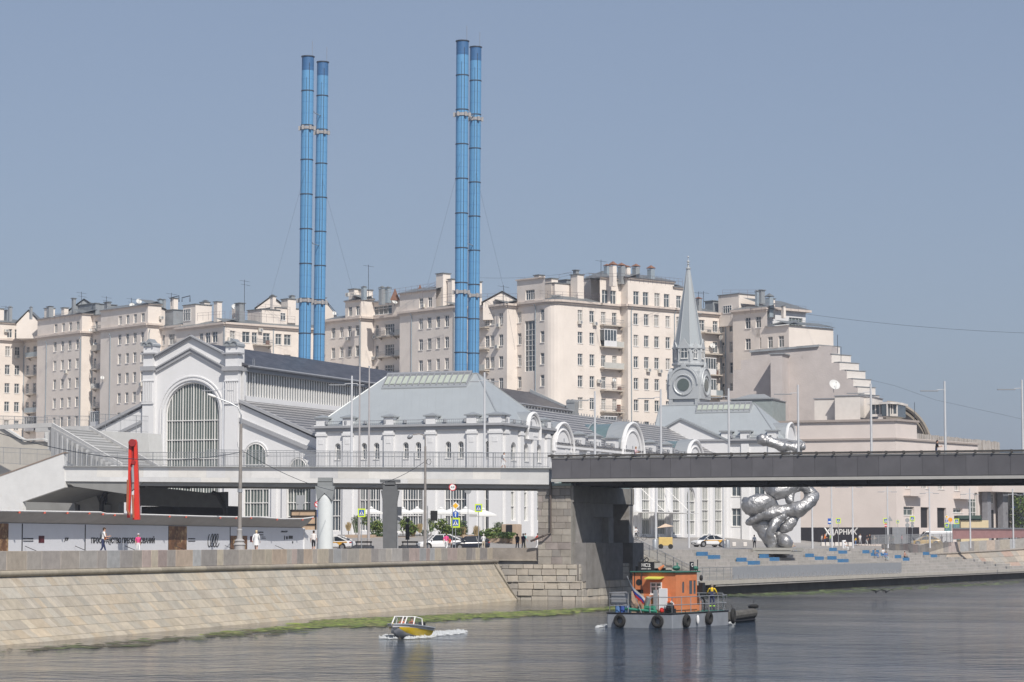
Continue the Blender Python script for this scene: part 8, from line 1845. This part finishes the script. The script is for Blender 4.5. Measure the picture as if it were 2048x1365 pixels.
for i, (px, pt, V, lb) in enumerate(((1312, 940, 262, 'plaza lamp post nearest the pier'), (1378, 958, 285, 'plaza lamp post in front of the arched tall window'), (1447, 958, 296, 'plaza lamp post at the corner of the second pavilion'), (1587, 940, 318, 'plaza lamp post behind the sculpture'), (1625, 955, 322, 'plaza lamp post just right of the sculpture'), (1664, 962, 325, 'plaza lamp post at the left end of the black hoarding'), (1706, 962, 330, 'plaza lamp post by the person in white and grey'), (1776, 972, 350, 'thin plaza lamp post behind the grey railing'), (1860, 975, 352, 'plaza lamp post in front of the white van'), (1941, 977, 356, 'plaza lamp post before the cream cabin'), (2027, 978, 352, 'plaza lamp post in front of the portico at the right edge'))):
    g_ = gv(px, 1092, V); g_.z = 4.45; W_ = G @ g_
    if i == 3: continue
    modern_lamp(px, pt, W_, (-.9, .9), lb, grp='lamp posts on the quay', M_=mat('pale_lamp_post', (.55, .56, .58), .5))
# two old lamps behind the parapet
M_cp = mat('concrete_pole', (.27, .25, .235), .85, var=.25, scale=2.5, dirt=(2, .6, (.5, .47, .43), .5))
b = bank(479, .7); b.z = ZG; Y = b.y; rt = root('old_street_lamp', b, 'tall concrete lamp pole with moulded base and curved arm before the hoarding', 'lamp post', 'old lamp poles')
zz = lambda py: at(480, py, Y).z
m = MB(); m.tube([b, Vector((b.x + .03, Y, zz(848)))], [.15, .10], 12); m.build('pole', M_cp, rt, smooth='auto')
m = MB(); m.lathe((b.x, Y, 0), [(.36, ZG), (.36, zz(1091)), (.42, zz(1090)), (.30, zz(1085)), (.36, zz(1082)), (.2, zz(1078)), (.17, zz(1062)), (.19, zz(1061)), (.16, zz(1058))], 16); m.build('base', mat('lamp_base', (.38, .37, .37), .7, var=.15), rt, smooth='auto')
m = MB(); m.tube([(b.x + .03, Y, zz(848)), (b.x + .03, Y, zz(830)), at(476, 815, Y), at(460, 806, Y), at(434, 796, Y)], [.06, .05, .045, .04, .035], 8); m.build('arm', M_steel, rt, smooth='auto')
m = MB(); m.ball(at(424, 792, Y), (.36, .16, .11), 12, 8, Matrix.Rotation(R(20), 3, 'Y')); m.build('lamp_head', M_frame, rt, smooth='auto')
m = MB(); m.tube([(b.x - .05, Y - .1, zz(900)), (b.x - .18, Y - .1, zz(893)), (b.x - .18, Y - .1, zz(885))], .02, 5); m.cyl((b.x, Y, zz(985)), (b.x, Y, zz(978)), .17, n=10); m.build('brackets', M_steel, rt)
b2_ = bank(850, .9); b2_.z = ZG; Y2 = b2_.y; rt = root('old_street_lamp', b2_, 'thinner concrete lamp pole with round-shaded lamp, in front of the white crossover', 'lamp post', 'old lamp poles'); zz = lambda py: at(850, py, Y2).z
m = MB(); m.tube([b2_, Vector((b2_.x, Y2, zz(893)))], [.14, .09], 12); m.build('pole', M_cp, rt, smooth='auto')
m = MB(); m.tube([(b2_.x, Y2, zz(893)), (b2_.x, Y2, zz(876)), at(846, 870, Y2), at(838, 868, Y2), at(826, 870, Y2)], .045, 8); m.build('arm', M_cp, rt, smooth='auto')
m = MB(); m.ball(at(820, 874, Y2), (.27, .2, .19), 12, 8, Matrix.Rotation(R(-35), 3, 'Y')); m.build('lamp_head', M_greym, rt, smooth='auto')
m = MB(); m.tube([Vector((b2_.x + .3 + .2 * math.cos(a), Y2 - .1, zz(924) + .24 * math.sin(a))) for a in [i * .55 for i in range(13)]], .02, 4); m.build('cable_coil', M_black, rt)
wire([at(-60, 848, 130), at(480, 905, Y)], 'black overhead cable sagging from the left edge to the concrete lamp pole', .022, 'cable', 'cable', 'overhead cables', sag=1.1)
wire([at(481, 900, Y), at(640, 975, 215), at(668, 982, 219)], 'black cable running down from the concrete lamp pole under the deck', .022, 'cable', 'cable', 'overhead cables', sag=.35)
wire([at(849, 924, Y2), at(712, 976, 218)], 'black cable running down left from the thinner lamp pole', .022, 'cable', 'cable', 'overhead cables', sag=.5)
wire([at(1610, 628, 440), at(2100, 668, 420)], 'thin cable crossing the sky right of the stepped apartment block', .025, 'cable', 'cable', 'overhead cables', sag=.6)
wire([at(1740, 760, 420), at(1790, 772, 425), at(1870, 800, 425), at(2060, 842, 425)], 'thin drooping cable in the sky above the cinema roof', .018, 'cable', 'cable', 'overhead cables')
wire([at(960, 556, 440), at(1150, 545, 440)], 'thin cable between rooftops right of the chimneys', .018, 'cable', 'cable', 'overhead cables', sag=.4)
# ------------------------------------------------------------------ signs
SG = dict(lime=mat('sign_lime', (.62, .78, .04), .4, var=.02), blue=mat('sign_blue', (.02, .10, .42), .4, var=.02), white=mat('sign_white', (.78, .78, .78), .4, var=.02), black=M_black, red=mat('sign_red', (.60, .02, .03), .4, var=.02), yellow=mat('sign_yellow', (.80, .45, .02), .4, var=.02), grey=mat('sign_back', (.33, .34, .35), .5, .3, var=.05))
def disc(m, r, y, n=24, z=0, x=0, th=.012): m.cyl((x, y, z), (x, y - th, z), r, n=n)
def plate(kind, rt, W_, s_=1.0):
    MM = Matrix.Translation(W_); y = -.09
    def part(nm, mt, fn): m = MB(MM); fn(m); return m.build(nm, mt, rt)
    if kind == 'cross':
        a, b = .50 * s_, .34 * s_
        part('sign_border', SG['lime'], lambda m: m.bb((-a, y, -a * 1.1), (a, y + .03, a * 1.1))); part('sign_field', SG['blue'], lambda m: m.bb((-b, y - .012, -b * 1.1), (b, y, b * 1.1)))
        part('sign_triangle', SG['white'], lambda m: m.prism([(-b * .85, y - .02, -b * .8), (b * .85, y - .02, -b * .8), (0, y - .02, b * .85)], (0, .007, 0)))
        part('walking_figure', SG['black'], lambda m: (m.tube([(0, y - .03, b * .25), (0, y - .03, -b * .2)], .05 * s_, 4), m.tube([(0, y - .03, -b * .2), (-.12 * s_, y - .03, -b * .72)], .03 * s_, 4), m.tube([(0, y - .03, -b * .2), (.12 * s_, y - .03, -b * .72)], .03 * s_, 4), m.ball((0, y - .03, b * .4), (.045 * s_, .01, .045 * s_))))
    elif kind == 'arrow': part('sign_disc', SG['blue'], lambda m: disc(m, .36 * s_, y)); part('sign_arrow', SG['white'], lambda m: (m.bb((-.045, y - .025, -.22), (.045, y - .014, .12)), m.prism([(-.14, y - .025, .08), (.14, y - .025, .08), (0, y - .025, .25)], (0, .01, 0))))
    elif kind == 'prio': 
        for nm, mt, r, yy in (('sign_border', SG['white'], .48, y), ('sign_field', SG['yellow'], .33, y - .014)): part(nm, mt, lambda m: m.prism([(-r * s_, yy, 0), (0, yy, -r * s_), (r * s_, yy, 0), (0, yy, r * s_)], (0, .012, 0)))
    elif kind == 'height':
        part('sign_disc', SG['red'], lambda m: disc(m, .36 * s_, y)); part('sign_field', SG['white'], lambda m: disc(m, .28 * s_, y - .012)); text('4,5', Matrix.Translation(W_ + Vector((-.18 * s_, y - .028, -.08))), .17 * s_, SG['black'], 'numerals', rt, width=.36 * s_)
    elif kind == 'noentry': part('sign_disc', SG['red'], lambda m: disc(m, .36 * s_, y)); part('sign_bar', SG['white'], lambda m: m.bb((-.25, y - .025, -.06), (.25, y - .013, .06)))
    elif kind == 'nostop': part('sign_disc', SG['red'], lambda m: disc(m, .34 * s_, y)); part('sign_field', SG['white'], lambda m: disc(m, .25 * s_, y - .012)); part('sign_bar', SG['red'], lambda m: m.prism([(-.2, y - .026, .14), (-.14, y - .026, .2), (.2, y - .026, -.14), (.14, y - .026, -.2)], (0, .01, 0)))
    elif kind == 'back': part('sign_back', SG['grey'], lambda m: disc(m, .36 * s_, y))
    elif kind == 'backsq': part('sign_back', SG['grey'], lambda m: m.bb((-.46 * s_, y, -.42), (.46 * s_, y + .02, .42)))
    elif kind == 'tri': part('sign_back', SG['grey'], lambda m: m.prism([(-.45, y, -.35), (.45, y, -.35), (0, y, .42)], (0, .02, 0)))
    elif kind == 'bluesq': part('sign_plate', SG['blue'], lambda m: m.bb((-.3, y, -.18), (.3, y + .02, .18)))
    elif kind == 'busstop': part('sign_plate', SG['blue'], lambda m: m.bb((-.3, y, -.42), (.3, y + .02, .42))); part('sign_field', SG['white'], lambda m: m.bb((-.22, y - .014, -.2), (.22, y - .002, .0)))
    elif kind == 'orange': part('sign_disc', cloth((.85, .33, .02), 'plastic'), lambda m: disc(m, .42 * s_, y, n=8))
    elif kind == 'tag': part('sign_plate', SG['white'], lambda m: m.bb((-.3, y, -.1), (.3, y + .02, .1)))
def sign(px, V, items, label, z0=None, grp='road signs', pole=True, Y=None, s_=1.0):
    p = at(px, 1090, Y) if Y else G @ gv(px, 1090, V); p.z = ground_z(*(GI @ p)[:2]) if z0 is None else z0; rt = root('road_sign', p, label, 'road sign', grp)
    zt_ = max(at(px, py, p.y).z for _, py in items) + .35; m = MB(); m.tube([p, Vector((p.x, p.y, zt_))], .04, 6); m.build('post', M_steel, rt)
    for k, py in items: plate(k, rt, Vector((p.x, p.y, at(px, py, p.y).z)), s_)
    return rt
sign(723, 214.5, [('cross', 1026)], 'lime-bordered pedestrian crossing sign left of the dark column', s_=.72)
sign(911, 213.9, [('prio', 1012), ('arrow', 1029), ('cross', 1046)], 'post with yellow diamond, blue arrow disc and crossing sign above the cars', s_=.82)
sign(957, 214.2, [('cross', 1016.5)], 'lime-bordered pedestrian crossing sign above the dark hatchback', s_=.68)
sign(905, 213.6, [('height', 975)], 'red-ringed height limit sign reading 4,5 under the deck', s_=.95)
sign(936, 250, [('back', 982)], 'dark round back of a road sign on a thin post beside the height limit sign', s_=1.0)
sign(795, 216, [('backsq', 1023), ('back', 1040), ('back', 1054), ('tag', 1064)], 'stack of sign backs, one square over two round ones, beside the dark column', s_=.85)
sign(635, 212, [('nostop', 1009), ('bluesq', 1024), ('bluesq', 1031)], 'red and white no-stopping sign with two blue tags before the round column', s_=.9)
sign(600, 208, [('backsq', 1000), ('back', 1015), ('tag', 1028)], 'grey sign backs on a post above the plywood enclosure', s_=.85)
for px, Y, it, lb, s_ in ((1677, 372, [('cross', 1042)], 'crossing sign left over the black hoarding', .7), (1772, 368, [('cross', 1042), ('noentry', 1051)], 'crossing sign above a red no-entry disc', .7), (1780, 372, [('tri', 1038)], 'grey triangular sign back beside the no-entry sign', .8), (1796, 374, [('cross', 1044)], 'narrow crossing sign between no-entry and double disc signs', .4), (1815, 373, [('back', 1041), ('back', 1051)], 'two round grey sign backs one above the other', .9), (1825, 374, [('cross', 1038), ('back', 1047), ('back', 1053)], 'crossing sign over grey discs left of the van', .7), (1660, 372, [('busstop', 1043)], 'blue bus stop plate behind the workers', .8), (1894, 372, [('prio', 1034), ('arrow', 1042), ('cross', 1051)], 'small yellow diamond, blue disc and crossing sign by the van', .6), (1901, 374, [('orange', 1040)], 'round orange temporary sign right of the van', .8), (1914, 372, [('cross', 1043)], 'crossing sign in front of the cream cabin', .7)): sign(px, 0, it, lb, 4.8, 'road signs by the cinema', Y=Y, s_=s_)
# other street things
def simple(name, label, cat, mt, fn, grp=None, bevel=0): m = MB(); fn(m); return tag(m.build(name, mt, None, bevel=bevel), label, cat, grp)
p = G @ gv(868, 1090, 232); rt = root('information_screen', (p.x, p.y, ZG), 'black rectangular screen on a post behind the thin lamp pole', 'sign'); m = MB(); a, b = at(861, 1042, p.y), at(875, 1022, p.y); m.bb((a.x, p.y - .1, a.z), (b.x, p.y + .1, b.z)); m.build('screen', M_black, rt); m = MB(); m.tube([(a.x - .3, p.y, ZG), (a.x - .3, p.y, b.z + .5)], .05, 6); m.build('post', M_steel, rt)
p = G @ gv(815, 1090, 220); rt = root('traffic_light', (p.x, p.y, ZG), 'black traffic light housing seen from behind between the dark column and the thin pole', 'traffic light'); m = MB(); a, b = at(811, 1080, p.y), at(819, 1049, p.y); m.bb((a.x, p.y - .1, a.z), (b.x, p.y + .12, b.z)); m.build('housing', M_black, rt, bevel=.03); m = MB(); c = at(815, 1041, p.y); m.cyl(c, c + Vector((0, .1, 0)), .22, n=14); m.build('visor', M_black, rt); m = MB(); m.tube([(p.x, p.y + .2, ZG), (p.x, p.y + .2, c.z)], .05, 6); m.build('post', M_greym, rt)
# cafe umbrellas
M_umb = mat('parasol_canvas', (.74, .74, .72), .8, var=.04)
def parasol(px, ptop, wd, V, label):
    p = G @ gv(px, 1080, V); z0 = ground_z(*(GI @ p)[:2]); p.z = z0; zt_ = at(px, ptop, p.y).z; r = wd / 2 / 5000 * p.y * 1.1; rt = root('parasol', p, label, 'parasol', 'white cafe parasols')
    m = MB(); vs = [Vector((p.x, p.y, zt_))]; n = 8
    for k in range(n): a = 2 * math.pi * k / n + .39; vs.append(Vector((p.x + r * math.cos(a), p.y + r * math.sin(a), zt_ - r * .36)))
    for k in range(n): a = 2 * math.pi * k / n + .39; vs.append(Vector((p.x + r * math.cos(a), p.y + r * math.sin(a), zt_ - r * .36 - .22)))
    m.add(vs, [(0, 1 + k, 1 + (k + 1) % n) for k in range(n)] + [(1 + k, 1 + (k + 1) % n, 9 + (k + 1) % n, 9 + k) for k in range(n)]); m.build('canopy', M_umb, rt)
    m = MB(); m.lathe((p.x, p.y, 0), [(r * .2, zt_ - .03), (.02, zt_ + .18)], 8); m.build('top_vent', M_umb, rt)
    m = MB(); m.tube([p, Vector((p.x, p.y, zt_))], .035, 6); m.build('pole', M_steel, rt); m = MB(); m.box((p.x, p.y, z0 + .05), (.8, .8, .1)); m.build('base', M_greym, rt)
for px, pt, wd, V, lb in ((742, 1016, 46, 258, 'leftmost white cafe parasol, left of the dark column'), (806, 1017, 42, 259, 'white cafe parasol just right of the dark column'), (834, 1016, 42, 262, 'white cafe parasol left of the thin concrete pole'), (882, 1017, 44, 258, 'white cafe parasol behind the black screen'), (905, 1016, 40, 262, 'white cafe parasol behind the diamond sign'), (931, 1016, 46, 259, 'white cafe parasol right of the diamond sign'), (966, 1019, 54, 262, 'widest white cafe parasol, rightmost of the row')): parasol(px, pt, wd, V, lb)
for x0, x1, V, lb in ((706, 746, 226, 'white and dark wood bench left of the dark column'), (799, 838, 228, 'white and dark wood bench right of the dark column')):
    a, b = gv(x0, 1092, V), gv(x1, 1092, V); rt = root('bench', G @ Vector(((a.x + b.x) / 2, V, ZG)), lb, 'bench', 'street benches'); m = MB(G); m.bb((a.x, V - .3, ZG + .1), (b.x, V + .3, ZG + .45)); m.build('seat', M_stepw, rt, bevel=.03); m = MB(G); m.bb((a.x + .2, V + .1, ZG + .75), (b.x - .2, V + .2, ZG + .9)); m.bb((a.x + .2, V - .1, ZG + .46), (b.x - .2, V + .2, ZG + .52)); m.build('backrest', mat('dark_wood', (.08, .05, .04), .7), rt)
    m = MB(G)
    for x in (a.x + .3, b.x - .3): m.bb((x - .04, V + .12, ZG + .4), (x + .04, V + .18, ZG + .8)); m.bb((x - .1, V - .25, ZG - .05), (x + .1, V + .25, ZG + .1))
    m.build('supports', M_greym, rt)
for px, V, lb in ((1310, 258, 'steel litter bin beside the yellow street cart'), (1455, 297, 'steel litter bin right of the quay taxi'), (1581, 316, 'steel litter bin behind the sculpture'), (1688, 329, 'white cylindrical bin left of the man in white')):
    g_ = gv(px, 1092, V); z0 = 4.45; p = G @ g_; r = .28; rt = root('litter_bin', (p.x, p.y, z0), lb, 'bin', 'bins on the quay'); m = MB(); m.lathe((p.x, p.y, z0), [(r, 0), (r, 1.05), (r * .9, 1.1)], 14); m.build('body', M_steel if px < 1600 else M_white, rt, smooth='auto'); m = MB(); m.cyl((p.x, p.y, z0 + 1.1), (p.x, p.y, z0 + 1.13), r * .8, n=12); m.build('lid', M_black, rt)
BW = ['leftmost', 'second', 'third', 'fourth', 'fifth', 'sixth', 'rightmost']
for i in range(9):
    px = 1646 + i * 9 if i < 7 else 1468 + (i - 7) * 22; p = at(px, 1085, 350 if i < 7 else 330); z0 = 4.75; m = MB(); m.box((p.x, p.y, z0 + .25), (.5, .5, .55)); tag(m.build('bollard', M_stepw, bevel=.06), BW[i] + ' pale stone block in the row below the black hoarding' if i < 7 else '%s pale stone block on the road before the paired windows' % ('left', 'right')[i - 7], 'bollard', 'stone bollards by the hoarding' if i < 7 else 'stone bollards before the hall')
# yellow cart with parasol
p = G @ gv(1331, 1092, 268); p.z = 4.5; ct = root('street_cart', p, 'yellow street vending cart with a white awning near the pier', 'cart')
m = MB(); m.box((p.x, p.y, p.z + .85), (1.55, .8, .95)); m.build('box', mat('cart_yellow', (.62, .45, .16), .6, var=.15), ct, bevel=.04)
m = MB(); a = at(1316, 1062, p.y); m.add([(p.x - 1.0, p.y - .7, p.z + 2.35), (p.x + .9, p.y - .7, p.z + 2.55), (p.x + .9, p.y + .7, p.z + 2.55), (p.x - 1.0, p.y + .7, p.z + 2.35), (p.x, p.y, p.z + 2.85)], [(0, 1, 4), (1, 2, 4), (2, 3, 4), (3, 0, 4)]); m.build('awning', mat('cart_awning', (.62, .48, .36), .8), ct)
m = MB(); 
for s_ in (-1, 1): m.tube([(p.x + s_ * .7, p.y, p.z + .5), (p.x + s_ * .7, p.y, p.z + 2.5)], .03, 5)
m.build('posts', M_steel, ct)
for s_ in (-1, 1): m = MB(); m.cyl((p.x + s_ * .55, p.y - .42, p.z + .28), (p.x + s_ * .55, p.y - .36, p.z + .28), .28, n=14); m.build('wheel', M_tyre, ct)
# bicycle
p = cyc + Vector((.55, .2, 0)); bk = root('bicycle', p, 'dark bicycle held by the helmeted person near the hall entrance', 'bicycle')
for s_ in (-.5, .5): m = MB(); m.tube([p + Vector((s_ + .33 * math.cos(a), 0, .34 + .33 * math.sin(a))) for a in [i * math.pi / 10 for i in range(21)]], .022, 4); m.build('wheel', M_tyre, bk)
m = MB(); m.tube([p + Vector((-.5, 0, .34)), p + Vector((0, 0, .3)), p + Vector((.4, 0, .85)), p + Vector((-.2, 0, .85)), p + Vector((0, 0, .3))], .02, 5); m.tube([p + Vector((.5, 0, .34)), p + Vector((.38, 0, 1.0)), p + Vector((.3, .2, 1.02))], .02, 5); m.tube([p + Vector((-.5, 0, .34)), p + Vector((-.2, 0, .85)), p + Vector((-.22, 0, .95))], .02, 5); m.build('frame', M_black, bk); m = MB(); m.ball(p + Vector((-.22, 0, .97)), (.12, .06, .04)); m.build('saddle', M_black, bk)
# ------------------------------------------------------------------ thin haze in the air
hm = bpy.data.materials.new('haze_air'); hm.use_nodes = True; t_ = hm.node_tree; t_.nodes.clear(); o_ = t_.nodes.new('ShaderNodeOutputMaterial'); v_ = t_.nodes.new('ShaderNodeVolumePrincipled')
v_.inputs['Density'].default_value = .0002; v_.inputs['Color'].default_value = (.86, .90, 1.0, 1); v_.inputs['Anisotropy'].default_value = .2; t_.links.new(v_.outputs[0], o_.inputs['Volume'])
m = MB(); m.bb((-3100, -700, -3), (3100, 5100, 90)); o_ = m.build('haze', hm); tag(o_, 'faint summer haze in the air', 'haze', kind='stuff')
